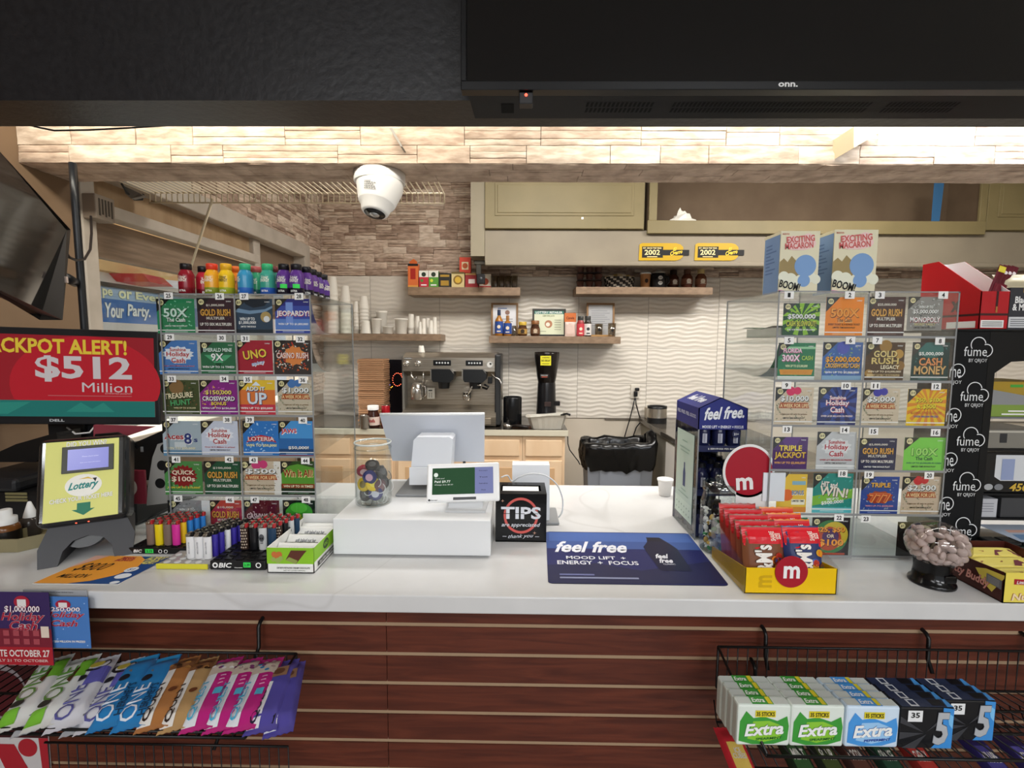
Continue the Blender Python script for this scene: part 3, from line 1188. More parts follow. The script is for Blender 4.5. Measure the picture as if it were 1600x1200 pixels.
# ---- case under the bottles (numbers 25-48)
LA = [
    (247, 467, 303, 521, '#2f8558', [('50X', .5, .6, .64, .26, '#d4ece0', '#0f3d28'), ('The Cash', .5, .4, .5, .12, '#e8f4ec', '#0f3d28'), ('LIMITED TIME BONUS PLAY', .5, .22, .6, .04, WH)], 'green ticket reading 50X in the slot numbered 25', '$5', '#cfe6d8', [('x', '#8fd0b0', 26, 2)], False),
    (310, 466, 364.5, 521.5, '#3b2730', rush('$1,000,000', 'UP TO 50X MULTIPLIER!'), 'dark plum ticket with gold lettering in the slot numbered 26', '$5', '#8a7a7e', [('x', '#5c4048', 30, 3)], False),
    (368, 467, 425, 521, '#33485c', [('WIN UP TO', .33, .42, .4, .09, WH), ('$1,000,000!', .33, .31, .46, .1, WH), ('LIMITED TIME BONUS', .35, .2, .4, .05, WH)], 'slate blue ticket with swooping dark arcs in the slot numbered 27', '$5', None, [('p', '#1c2732', [(.2, 1), (.95, 1), (.8, .8), (.5, .74), (.3, .84)]), ('p', '#7a98b4', [(0, .74), (.4, .66), (.8, .7), (1, .8), (1, .74), (.8, .62), (.4, .56), (0, .62)]), ('d', '#b59a62', .82, .48, .14), ('d', '#e4e6e8', .84, .42, .08), ('r', '#26323c', 0, 0, 1, .12)], False),
    (431, 467, 485, 521, '#3c4fa6', [('JEOPARDY!', .5, .56, .92, .2, WH, '#b03a62'), ('WIN UP TO $1,000,000!', .5, .27, .84, .07, WH)], 'blue violet game show ticket in the slot numbered 28', '$5', '#c8d4f0', [('r', '#2c2f7e', 0, .8, 1, 1), ('r', '#5f86cc', 0, .12, 1, .42), ('r', '#7b9ade', .3, .3, .5, .9)], 1),
    (250, 532, 307.5, 585, '#4d7fc0', hol('#b8343e', WH), 'sky blue holiday ticket with red script in the slot numbered 29', '$5', '#dfe8f4', [('g', '#e6ecf4', .5, .6, .42, .24, 14)], False),
    (315, 535, 367, 584, '#2f6d4a', [('EMERALD MINE', .5, .76, .82, .12, '#d8ece0', '#143a26'), ('9X', .48, .53, .36, .24, WH, '#143a26'), ('WIN UP TO 16 TIMES!', .5, .22, .92, .07, WH)], 'emerald green ticket reading 9X in the slot numbered 30', '$3', '#b8d4c4', [('p', '#52a878', [(.1, .6), (.9, .6), (.5, .25)]), ('p', '#1f4d34', [(.4, .35), (.6, .35), (.5, .16)])], False),
    (370, 532, 425, 585, '#a8283a', [('UNO', .52, .6, .64, .26, '#f0d050', '#2a1616', 8), ('spicy', .6, .33, .36, .12, '#9ab4e0', WH, 12)], 'crimson card game ticket with tilted yellow letters in the slot numbered 31', '$3', '#e8c4c8', None, False),
    (429, 532, 486, 585, '#3b3634', [('CASINO RUSH', .5, .56, .84, .17, '#f2e0d8', '#a03020')], 'busy orange and white flame patterned ticket in the slot numbered 32', '$3', None, [('x', '#d8642e', 60, 4), ('x', '#f0e8e0', 36, 14), ('x', '#c43a34', 30, 24), ('g', '#e08a4a', .55, .55, .3, .3, 9)], 1),
    (255.5, 594, 310, 648, '#44502f', [('TREASURE', .45, .56, .78, .16, '#f0e4c0', '#20301c', 5), ('HUNT', .5, .36, .56, .16, '#58b070', '#20301c', 5), ('WIN UP TO $100,000', .6, .2, .6, .05, '#e6dcb0')], 'olive jungle ticket with slanted green letters in the slot numbered 33', '$3', '#9aa080', [('x', '#7a5a38', 40, 6), ('x', '#2a3a20', 40, 7), ('d', '#8a6a44', .4, .8, .2)], False),
    (314, 594, 370, 648, '#8a2a86', [('$150,000', .5, .64, .7, .14, '#f4e070', '#4a1448'), ('CROSSWORD', .5, .47, .86, .13, WH, '#2a1428'), ('BONUS', .5, .33, .4, .1, '#f4d850', '#4a1448'), ('WIN UP TO $150,000!', .5, .19, .9, .06, WH)], 'purple ticket with black word tiles in the slot numbered 34', '$3', '#d09acc', [('x', '#e0b040', 22, 8), ('x', '#c05aba', 24, 18)], False),
    (373, 594, 429, 648, '#e07a3c', [('ADD IT', .48, .75, .5, .12, WH, '#2c3a64'), ('UP', .52, .47, .52, .34, '#dfe6f2', '#2c3a64'), ('WIN UP TO $50,000!', .5, .19, .86, .07, WH)], 'orange to yellow ticket reading ADD IT UP in the slot numbered 35', '$2', '#f0c8c0', [('r', '#eac23a', 0, .72, 1, 1), ('r', '#c93a4c', 0, 0, 1, .3), ('p', '#e6eef8', [(.38, .84), (.62, .84), (.5, .96)])], False),
    (435, 594, 489.6, 648, '#c8bca6', life('$1,000', '#4a7ab8')['texts'], 'beige weekly payout ticket with blue berry in the slot numbered 36', '$2', '#8c7c60', life('$1,000', '#4a7ab8')['shapes'], False),
    (256, 658, 313, 712, '#a9b8c2', [('Aces', .3, .56, .5, .17, '#b02a34', '#f4f4f2'), ('8', .66, .5, .2, .32, '#2a3a78', '#f4f4f2'), ('s', .86, .45, .1, .1, '#2a3a78'), ('WIN TO $50,000!', .46, .22, .76, .07, '#f4f0d0', '#2a2a2a')], 'pale grey blue playing card ticket in the slot numbered 37', '$2', '#4a7090', [('r', '#5c88a8', 0, 0, 1, .16), ('r', '#d0d8dc', .3, .24, .6, .4)], False),
    (316, 658, 371, 712, '#cdd3e4', hol('#b0343e', '#f8f4f4'), 'pale lilac holiday ticket with red script in the slot numbered 38', '$2', '#9aa4c4', [('g', '#eceef6', .5, .6, .4, .24, 12)], False),
    (381, 658, 436, 712, '#2f78c4', [('LOTERIA', .5, .49, .72, .12, '#f4d8d0', '#a01c2c'), ('WIN TO $50,000!', .5, .3, .84, .09, '#f4f0b0', '#173a6a')], 'bright blue lace patterned ticket with red ribbon in the slot numbered 39', '$2', '#cfe2f4', [('x', '#a8d0f0', 50, 21), ('p', '#c42434', [(.08, .38), (.2, .54), (.5, .6), (.8, .54), (.92, .38), (.8, .42), (.5, .46), (.2, .42)])], False),
    (436.5, 658, 489.6, 712, '#4a98d8', [('JAWS', .3, .7, .44, .17, '#d0202c', WH), ('$50,000!', .56, .23, .58, .1, WH, '#14304c')], 'ocean blue ticket with thin red edge in the slot numbered 40', '$2', '#bcd8ec', [('r', '#8a2a44', 0, 0, 1, .03), ('r', '#8a2a44', .975, 0, 1, 1), ('r', '#2a6aac', 0, .12, 1, .5), ('r', '#1c4878', 0, .05, 1, .2)], False),
    (259, 721, 315, 773, '#4c8a4a', [('QUICK', .5, .66, .58, .15, '#f6e0c8', '#6a1216'), ('$100s', .5, .47, .62, .17, '#f6e0c8', '#6a1216'), ('WIN UP TO $10,000!', .5, .22, .86, .06, YE)], 'leaf green ticket with dark red burst in the slot numbered 41', '$2', '#c0d8bc', [('g', '#8c1c20', .5, .56, .38, .34, 18), ('x', '#9ac88a', 24, 31)], False),
    (321, 721, 375, 773, '#1f5138', rush('$100,000', 'UP TO 20X MULTIPLIER!'), 'bottle green ticket with gold lettering in the slot numbered 42', '$2', '#a0b8a8', [('x', '#2f6a4a', 30, 33)], False),
    (377, 721, 439, 773, '#cdbca4', life('$500', '#d0407a')['texts'], 'tan weekly payout ticket with pink berries in the slot numbered 43', '$1', '#8c7c60', [('r', '#e6e2da', .82, 0, 1, 1)] + life('$500', '#d0407a')['shapes'], False),
    (440, 721, 492, 773, '#5a9a34', [('Win It All!', .5, .65, .86, .22, '#8c2a10', '#f0e8a0'), ('WIN UP TO 10 TIMES!', .5, .26, .86, .07, '#f4f0d0')], 'lime green ticket with dark lower band in the slot numbered 44', '$1', '#7aa07c', [('r', '#8a3a14', 0, .2, 1, .33), ('r', '#143020', 0, 0, 1, .2), ('p', '#2c4a20', [(0, .8), (0, 1), (1, 1), (1, .8), (.5, .92)])], False),
    (265, 782, 328, 836, '#8e8e90', [('WIN UP TO', .45, .74, .36, .07, WH, '#333333'), ('$100,000!', .45, .6, .52, .13, WH, '#222222'), ('MONOPOLY', .46, .4, .68, .13, WH, '#8a1c3c')], 'grey banknote ticket with red word band in the slot numbered 45', '$1', None, [('x', '#b8babc', 40, 41), ('x', '#5e6062', 30, 42), ('r', '#e0e2e4', .8, 0, 1, 1)], False),
    (329, 782, 377, 836, '#a82c48', rush('$10,000', 'MULTIPLIER'), 'raspberry ticket with gold lettering in the slot numbered 46', '$1', None, [('x', '#c86a3a', 26, 43), ('r', '#b84438', 0, .8, 1, 1)], False),
    (382, 782, 436, 836, '#5c1a26', [('CASHWORD', .5, .55, .8, .16, '#f0d8dc', '#2a0a10')], 'maroon word ticket behind the lighter tray in the slot numbered 47', '$1', None, [('x', '#e0c0c8', 30, 44)], False),
    (443.5, 782, 492, 836, '#12241a', [('Lucky', .45, .5, .74, .2, '#b4c83a', '#173a1c'), ('Gems', .68, .32, .44, .16, '#b4c83a', '#173a1c')], 'black ticket with glowing green dome in the slot numbered 48', '$1', None, [('d', '#3fa033', .5, .66, .42, .28), ('d', '#5cc044', .5, .78, .26, .14)], False),
]
for r in LA:
    ticket(YD1, *r[:4], r[4], r[5], r[6], r[7], r[8], r[9], 0, r[10])
# ---- case under the boxed toys (numbers 1-24)
LB = [
    (1222, 474, 1282, 524, '#24502f', [('$500,000', .5, .58, .76, .17, WH, '#16301c'), ('CASH BLOWOUT!', .5, .37, .82, .17, '#d8d84a', '#183420'), ('THE TOP PRIZES OF MILLIONS', .5, .18, .76, .05, WH)], 'dark green exploding burst ticket in the slot numbered 1', '$50', None, [('s', '#8fc23a', .5, .6, .6, 13), ('x', '#c8d850', 18, 51)], 2),
    (1288, 464.5, 1351, 525, '#f08a1e', [('500X', .5, .6, .76, .23, '#f2a03c', '#5a2a08'), ('The Cash', .5, .41, .4, .1, '#7a3a10', '#f6c070'), ('EVERY TICKET IS A BONUS TICKET', .5, .3, .84, .05, '#6a3208'), ('LIMITED TIME BONUS PLAY', .5, .22, .6, .04, '#2a1a08')], 'plain orange ticket reading 500X in the slot numbered 2', '$50', '#f8c88a', None, False),
    (1353, 464, 1416, 525, '#3a1c1e', rush('$25,000,000', 'UP TO 500X MULTIPLIER!'), 'very dark brown ticket with gold lettering in the slot numbered 3', '$50', '#7a5a50', [('x', '#5a2c2c', 30, 53)], False),
    (1416, 464, 1475, 516, '#8c8a86', [('WIN UP TO', .5, .7, .4, .08, WH, '#333333'), ('$5,000,000!', .5, .55, .72, .14, WH, '#222222'), ('MONOPOLY', .5, .32, .86, .16, WH, '#9a1c3c'), ('SECRET VAULT', .5, .18, .6, .07, '#d8cc98', '#2e2a20'), ('LIMITED TIME BONUS PLAY', .5, .08, .62, .05, '#222222')], 'silver grey board game ticket in the slot numbered 4', '$20', None, [('x', '#c4c6c4', 44, 54), ('x', '#55585a', 26, 55)], False),
    (1214, 536, 1275, 594, '#2a7a50', [('FLORIDA', .38, .8, .5, .12, '#f6d8e4', '#b03a78'), ('300X', .34, .6, .48, .18, '#f6e0ea', '#b03a78'), ('CASH', .78, .6, .3, .12, '#a8d05a', '#1f5a30'), ('WIN UP TO $15,000,000!', .5, .38, .6, .08, '#e4f0c0'), ('RIBBON OF CASH', .5, .22, .7, .08, '#e8a03c', '#9a5210')], 'green palm coloured ticket with pink letters in the slot numbered 5', '$30', '#d8ecd8', [('r', '#9ad0a0', 0, .84, 1, .9), ('x', '#4aa878', 24, 56), ('p', '#e09a34', [(.08, .15), (.92, .15), (.96, .29), (.04, .29)]), ('r', '#cfd8d0', 0, 0, 1, .09)], 1),
    (1283, 535, 1349, 595, '#3c66a8', [('$5,000,000', .5, .55, .86, .16, '#f6b03c', '#1c1a1c'), ('CROSSWORD CASH', .5, .4, .86, .12, '#f4c060', '#1c1a1c'), ('WIN UP TO $5,000,000!', .5, .22, .86, .06, WH)], 'denim blue ticket scattered with banknotes in the slot numbered 6', '$20', None, [('x', '#86b070', 46, 57), ('x', '#7aa0dc', 40, 58), ('r', '#80a8c8', 0, 0, 1, .14), ('d', '#4a5ab8', .5, .86, .16)], False),
    (1350, 535, 1415, 595, '#4a3420', [('GOLD', .5, .7, .6, .17, '#e0cc84', '#3a2410'), ('RUSH', .5, .52, .7, .17, '#d8c074', '#3a2410'), ('LEGACY', .64, .36, .48, .1, '#f0e8c8'), ('WIN UP TO $10,000,000!', .5, .24, .86, .06, '#f0e0c0'), ('LIMITED TIME BONUS PLAY', .56, .15, .66, .05, '#2a1a0a')], 'bronze ticket with gold coins in the slot numbered 7', '$20', '#b49a64', [('d', '#9a7434', .5, .9, .16), ('d', '#b88c40', .85, .7, .12), ('d', '#8a6430', .9, .4, .12), ('d', '#a07838', .1, .2, .1), ('r', '#cdb27c', .06, .12, .9, .18)], False),
    (1422, 535, 1485, 595, '#123a38', [('$5,000,000', .5, .7, .66, .1, '#e8f0ec'), ('CASH', .5, .5, .62, .2, '#e0955a', '#4a2410'), ('MONEY', .5, .28, .86, .22, '#d8b070', '#4a2410')], 'dark teal ticket with copper letters in the slot numbered 8', '$20', '#5c8a86', [('d', '#2a6a64', .5, .8, .34, .2), ('x', '#2c6a68', 22, 59)], False),
    (1209, 605.5, 1272, 664, '#d4c2a8', life('$10,000', '#d8265e')['texts'], 'cream weekly payout ticket with magenta berries in the slot numbered 9', '$20', '#a08c6c', life('$10,000', '#d8265e')['shapes'], False),
    (1276, 605, 1340, 665, '#1c2a66', hol('#f0e8ec', '#b02038', 'OVER $128 MILLION IN PRIZES!'), 'navy holiday ticket with light rays in the slot numbered 10', '$20', '#8a94c0', [('s', '#2c4a98', .6, .6, .55, 12)], False),
    (1344, 607, 1407, 665, '#cfc0a8', life('$5,000', '#3a3aa8')['texts'], 'cream weekly payout ticket with indigo berries in the slot numbered 11', '$10', '#a08c6c', life('$5,000', '#3a3aa8')['shapes'], False),
    (1415, 608, 1480, 666, '#ecc61e', [('$50, $100', .54, .7, .7, .13, '#f0e832', '#7a3a10'), ('& $500', .48, .53, .5, .14, '#f0e832', '#7a3a10'), ('BLOWOUT PRIZES GALORE', .5, .36, .8, .07, '#c05a2a'), ('OVER 400,000 PRIZES', .5, .26, .64, .06, '#2a5aa8')], 'yellow sunburst ticket in the slot numbered 12', '$10', '#b88a20', [('s', '#e08a24', .55, .62, .62, 18)], False),
    (1206, 683, 1263, 733, '#4a2468', [('TRIPLE', .5, .66, .66, .17, '#f6d850', '#3a1440'), ('JACKPOT', .5, .42, .9, .24, '#e8c050', '#4a2414'), ('WIN UP TO $2,000,000!', .5, .2, .9, .08, '#f0b060')], 'deep purple jackpot ticket in the slot numbered 13', '$10', None, [('x', '#7a4a98', 20, 61), ('p', '#5c3280', [(.2, 1), (.5, .4), (.8, 1)])], False),
    (1274, 675, 1339, 733, '#c4c6c8', hol('#b0283a', '#f4f0f0', 'OVER $77 MILLION IN PRIZES!'), 'silver white holiday ticket in the slot numbered 14', '$10', '#b0b2b4', [('g', '#dcdedf', .5, .6, .4, .24, 12), ('r', '#d8dadb', 0, 0, 1, .12)], False),
    (1340, 685, 1402, 734, '#1c2348', rush('$2,000,000', 'UP TO 100X MULTIPLIER!') + [('LIMITED TIME BONUS PLAY', .5, .1, .7, .05, WH)], 'midnight blue ticket with gold lettering in the slot numbered 15', '$10', None, [('x', '#2c3a68', 30, 63)], False),
    (1410, 684, 1478, 736, '#7cd04e', [('100X', .5, .58, .64, .23, '#a4e070', '#14502c'), ('The Cash', .5, .38, .42, .11, '#1c5a30'), ('WIN UP TO $2,000,000 IN CASH', .5, .24, .86, .06, '#2a7a58'), ('LIMITED TIME BONUS PLAY', .5, .14, .6, .05, '#20402a')], 'acid green ticket reading 100X in the slot numbered 16', '$10', None, None, False),
    (1212, 741, 1262, 800, '#e8c040', [('BONUS', .7, .52, .4, .12, '#4a70a8', '#f4f0d0'), ('LIMITED TIME', .72, .3, .4, .05, '#222222')], 'butter yellow ticket half hidden by the white placard', '$5', None, [('r', '#88b4c8', .5, .72, .95, .82), ('r', '#f4f0d8', .5, .2, .95, .34), ('r', '#d88a30', 0, 0, 1, .14), ('d', '#e06a2a', .35, .45, .2)], False),
    (1268, 740, 1334, 801, '#1f8a80', [('HIT and', .4, .72, .4, .14, '#f0f0e8', '#4a4038', -6), ('WIN!', .52, .54, .72, .24, '#e8e0d0', '#4a3a30', -6), ('WIN UP TO', .5, .36, .3, .06, WH, None, 6), ('$500,000!', .5, .27, .56, .1, WH, None, 6)], 'teal ticket crossed by a green band in the slot numbered 18', '$5', '#d8eeea', [('p', '#7cb83a', [(0, .42), (1, .62), (1, .38), (0, .18)]), ('r', '#58b8c0', 0, 0, 1, .14), ('x', '#48b0a8', 20, 65)], False),
    (1343, 745, 1406, 803, '#2c4a96', [('TRIPLE', .5, .78, .52, .12, '#f0b848', '#1c1a34'), ('777', .5, .44, .56, .24, '#c8542a', '#f0b060', 0), ('WIN UP TO $200,000', .5, .22, .74, .05, '#e8a0a8')], 'royal blue ticket with silver spikes in the slot numbered 19', '$5', '#a0b0e0', [('x', '#98a4b0', 40, 67), ('d', '#244a94', .5, .5, .3), ('g', '#a03a1c', .5, .45, .38, .18, 8)], False),
    (1406, 745, 1471, 804, '#cdb8a0', life('$2,500', '#c82a30')['texts'], 'beige weekly payout ticket with red berries in the slot numbered 20', '$5', '#a08c6c', life('$2,500', '#c82a30')['shapes'], False),
    (1205, 809, 1262, 868, '#1f6a48', [('CASH', .7, .6, .4, .14, WH)], 'plain green ticket hidden behind the candy packets', None, None, None, False),
    (1266, 809, 1329, 868, '#2a2428', [('$25, $50', .48, .68, .78, .15, '#f0a03c', '#5a2a14'), ('OR', .5, .52, .2, .09, '#f0e0c0'), ('$100', .52, .34, .66, .2, '#f0a03c', '#5a2a14')], 'black ticket with rainbow dot fan in the slot numbered 22', '$5', None, [('d', '#3a7a48', .5, .5, .46), ('d', '#c8b03a', .6, .55, .36), ('d', '#b0482c', .46, .45, .33), ('d', '#4a2a60', .5, .5, .22), ('r', '#b8462c', .2, .03, .9, .08)], False),
    (1399, 816, 1462, 870, '#1c1b1a', [('FAST', .55, .6, .5, .24, '#e8e0b8', '#0c0c0c', 12), ('BUCKS', .62, .38, .5, .2, '#e8e0b8', '#0c0c0c', 8)], 'black ticket with cream ring behind the candy globe', '$5', None, [('d', '#d8d2b0', .62, .5, .42), ('d', '#20201e', .64, .5, .34)], False),
]
for r in LB:
    ticket(YD2, *r[:4], r[4], r[5], r[6], r[7], r[8], r[9], 0, r[10])
for n, x, y in ((1, 1233, 461), (2, 1328, 461), (3, 1375, 461), (4, 1474, 461), (5, 1233, 532), (6, 1329, 532), (7, 1371, 532), (8, 1469, 533), (9, 1229, 602), (10, 1322, 603), (11, 1368, 603), (12, 1463, 604),
                (13, 1230, 671), (14, 1320, 672), (15, 1365, 674), (16, 1462, 676), (18, 1317, 740), (19, 1358, 742), (20, 1452, 743), (22, 1311, 809), (23, 1353, 811)):
    number_tag(caseB, n, x, y, YD2, 'b')
for n, x, y in ((25, 263, 462), (26, 343, 463), (27, 381, 463), (28, 467, 463), (29, 265, 527), (30, 346, 528), (31, 383, 529), (32, 469, 530), (33, 268, 592), (34, 350, 592), (35, 387, 593), (36, 473, 594),
                (37, 271, 656), (38, 355, 656), (39, 390, 656), (40, 473, 657), (41, 275, 718), (42, 358, 718), (43, 396, 719), (44, 477, 720), (45, 278, 779), (46, 359, 781), (47, 398, 781), (48, 478, 781)):
    number_tag(caseA, n, x, y, YD1, 'a')

# ================================================================ energy shot bottles on the case
ZTA, ZTB = zpx(370, 459, YD1), zpx(1350, 455, YD2)


def shot(px, y, cap, body, low, lab, tint=WH, rot=0., stick=False, scale=1., name_text='#f4f0e0'):
    x = at(px, 450, y).x
    o = thing('energy_shot_bottle', lab, 'bottle', (x, y, ZTA), 'energy shot bottles on the ticket case')
    M = T(x, y, ZTA + .0003) @ Matrix.Scale(scale, 4)
    mb = MB()
    bm_ = mat(body, .25)
    mb.lathe([(.016, 0), (.0195, .002), (.0195, .018)], mat(low, .25), M, 24, True, True)
    mb.lathe([(.0195, .018), (.0195, .05), (.0185, .055), (.013, .066), (.012, .068)], bm_, M, 24, True, False)
    a = None
    # wrapped label print
    for t, zc_, wid, hgt, col in (('5-hour', .046, 1.0, .0075, name_text), ('ENERGY', .0375, 1.25, .0085, name_text), ('EXTRA', .009, .9, .0055, tint)):
        vs0, fs0, bb = text_mesh(t, .02, .15 if t == '5-hour' else 0)
        Wd, Hd = bb[2] - bb[0], bb[3] - bb[1]
        out = []
        for vx_, vy_ in vs0:
            an = -math.pi / 2 + ((vx_ - bb[0]) / Wd - .5) * wid + rot
            out.append((.0199 * math.cos(an), .0199 * math.sin(an), zc_ + ((vy_ - bb[1]) / Hd - .5) * hgt))
        mb.add(out, fs0, mat(col, .5), False, M)
    if stick:
        for zc_ in (.0215,):
            n = 6
            vs, fs = [], []
            for i in range(n + 1):
                an = -math.pi / 2 - .1 + i / n * .9
                vs += [(.0201 * math.cos(an), .0201 * math.sin(an), zc_ - .005), (.0201 * math.cos(an), .0201 * math.sin(an), zc_ + .006)]
            fs = [(2 * i, 2 * i + 2, 2 * i + 3, 2 * i + 1) for i in range(n)]
            mb.add(vs, fs, mat('#3ce05a', .6), False, M)
    part(mb, 'bottle_body', o)
    mb = MB()
    mb.lathe([(.0118, .066), (.0142, .067), (.0142, .081), (.013, .083)], mat(cap, .35), M, 20)
    part(mb, 'cap', o)
    return o


yb1, yb2, yb3 = YD1 + .028, YD1 + .075, YD1 + .122
shot(292, yb1, '#1a1416', '#8c1c2a', '#7a1420', 'dark red bottle with black cap at the window end of the bottle row')
shot(319, yb2, '#1a1416', '#a82434', '#7a1420', 'dark red bottle half hidden behind the yellow and red one', rot=.8)
shot(332.5, yb1, '#e0442c', '#e8a82c', '#8a9a34', 'yellow bottle with red cap, green at its foot', tint='#f4f4d8')
shot(354.5, yb1, '#f0b428', '#ecc024', '#a8b42c', 'bright yellow bottle with yellow cap', name_text='#3a3428')
shot(369, yb2, '#e8702a', '#e8862c', '#b8a42c', 'orange bottle peeping out behind the yellow bottles', name_text='#3a3428')
shot(384, yb1, '#3cb884', '#3c94c0', '#2f6ac0', 'turquoise bottle with pale label panel and green cap', rot=-.8)
shot(401, yb2, '#b85a58', '#3c9a72', '#1f5a5a', 'green bottle wedged behind the two turquoise ones')
shot(419, yb1, '#3cb87a', '#3f9e8a', '#2a5ab0', 'sea green bottle fading to blue with green cap')
shot(431, yb2, '#7a3a3c', '#3a8a7c', '#2a4a80', 'sea green bottle mostly hidden beside the purple bottles')
shot(444.5, yb1, '#17141a', '#5c3486', '#1c1626', 'purple bottle with green price sticker, first of the black capped pair', stick=True)
shot(464, yb1, '#17141a', '#5c3486', '#1c1626', 'purple bottle with green price sticker at the corner of the case', stick=True)
shot(479, yb2, '#17141a', '#5c3486', '#1c1626', 'purple bottle just behind the corner bottle', rot=.5)
shot(488, yb3, '#17141a', '#5c3486', '#1c1626', 'purple bottle third back along the case edge', rot=.7)
shot(496, YD1 + .169, '#17141a', '#503080', '#1c1626', 'purple bottle fourth back along the case edge', rot=.9)
shot(505, YD1 + .225, '#17141a', '#503080', '#2a2436', 'last purple bottle showing its white facts panel', rot=1.2, tint='#d8d4dc')

# ================================================================ boxed toys on the other case
for i, (fx0, fx1, fb, ft, bx0, bt) in enumerate(((1216, 1282, 453, 361, 1196, 374), (1299, 1373, 453, 359, 1284, 366))):
    yq = YD2 + .05
    p0 = at(fx0, fb, yq)
    p1 = at(fx1, ft, yq)
    W, H = p1.x - p0.x, p1.z - ZTB - .0005
    z0 = ZTB + .0005
    D = .08
    o = thing('toy_box', 'cream toy box with pink bubble lettering, ' + ('nearer the rear wall tiles end of the case' if i == 0 else 'nearer the red cigar box'), 'box', (p0.x + W / 2, yq + D / 2, ZTB), 'boxed toys on the ticket case')
    mb = MB()
    mb.box((p0.x, yq, z0), (p0.x + W, yq + D, z0 + H), mat('#e9e3c4', .4))
    a = mb.art((p0.x, yq, z0), (W, 0, 0), (0, 0, H), .0004)
    a.poly([(0, .5), (.1, .56), (.2, .5), (.3, .6), (.42, .52), (.5, .58), (.62, .5), (.62, .3), (0, .2)], mat('#a08c5c'), 1)
    for q in ((.12, .26, .14), (.3, .22, .16), (.55, .2, .15), (.8, .26, .14), (.95, .22, .12)):
        a.disc(*q, mat('#eef0dc'), 1.5)
    a.disc(.66, .44, .28, mat('#7fa6d8'), 2)
    a.disc(.64, .2, .16, mat('#7fa6d8'), 2)
    for q in ((.3, .86, .13, .06), (.7, .89, .14, .07), (.5, .78, .36, .09), (.35, .77, .2, .08), (.7, .8, .2, .08)):
        a.disc(q[0], q[1], q[2], mat('#f6d4d0'), 2.4, q[3])
    a.text('EXCITING', .5, .87, .72, .105, mat('#d2605e'), 3, .03, 0, 5, mat('#fbe6e2'), .05)
    a.text('MACARON', .47, .765, .72, .1, mat('#d2605e'), 3, .03, 0, 4, mat('#fbe6e2'), .05)
    a.text('MADE FUN', .12, .95, .17, .025, mat('#c05a50'))
    a.text('BOOM!', .28, .12, .54, .13, INK, 3, .05, 0, -12, mat('#f4f4e8'), .04)
    a.poly([(0, .05), (.3, .02), (.3, 0), (0, 0)], mat('#cf8fb4'), 2.6)
    a.poly([(.32, .04), (.5, 0), (.3, 0)], mat('#a8c890'), 2.6)
    s = mb.art((p0.x, yq + D, z0), (0, -D, 0), (0, 0, H), .0004)
    s.rect(.03, .0, .97, .95, mat('#7f9fcc'))
    for k in range(9):
        s.rect(.15, .34 + k * .058, .15 + .65 * (.7 + .3 * math.sin(k * 2.3)), .36 + k * .058, mat('#5c7aac'), 2)
    part(mb, 'carton', o)
    mb = MB()
    mb.slab([(p0.x, yq + D, z0 + H), (p0.x + W * .98, yq + D, z0 + H), (p0.x + W * .9, yq + D - .002, z0 + H + .004), (p0.x + W * .08, yq + D - .002, z0 + H + .004)], (0, -.001, 0), mat('#dcd6b8', .5))
    part(mb, 'lid_flap', o)

# ================================================================ left end of the counter: lottery machines
GL = clear('#fafcfc', .03, .03, 'glass')


def screen_mat(h, e=.6):
    m = mat(h, .2, 0, e, .45)
    m.node_tree.nodes['Principled BSDF'].inputs['Base Color'].default_value = (.01, .01, .012, 1)
    return m


# flat screen showing the jackpot
mo = at(0, 663, 1.44)
mbr, mtr = at(250.5, 664, 1.52), at(245.5, 519, 1.50)
uu = (mbr - mo)
mo = mo - uu * .22
uu = mbr - mo
vv = (mtr - mbr)
vv = Vector((0, 0, 1)) * vv.length
vv = vv + Vector((-.012, 0, 0))
M = FM(mo, uu, vv)
W, H = uu.length, vv.length
mon = thing('monitor', 'flat monitor with red jackpot alert screen over the black lottery terminal', 'monitor', (mo + uu * .5)[:])
mb = MB()
mb.box((0, 0, -.035), (W, H, 0), mat('#1c1d20', .4), .004, M)
ar = mb.art(M @ Vector((0, 0, 0)), M.to_3x3() @ Vector((W, 0, 0)), M.to_3x3() @ Vector((0, H, 0)), .0005)


def mfx(px):     # photo x -> fraction along monitor
    return .18 + (px / 250.5) * .82


ar.text('DELL', mfx(87), .045, .075, .026, mat('#c9ccd0', .3), 2, .03)
part(mb, 'housing', mon)
mb = MB()
x0, x1, y0, y1 = .012, .975, .085, .93
sx, sy = (x1 - x0), (y1 - y0)
o = M @ Vector((x0 * W, y0 * H, .0006))
U, V = M.to_3x3() @ Vector((sx * W, 0, 0)), M.to_3x3() @ Vector((0, sy * H, 0))
s_ = mb.art(o, U, V, .0004)


def sf(px, py):
    fx = (mfx(px) - x0) / sx
    top, bot = 513 + px * .054, 653
    return fx, (bot - py) / (bot - top)


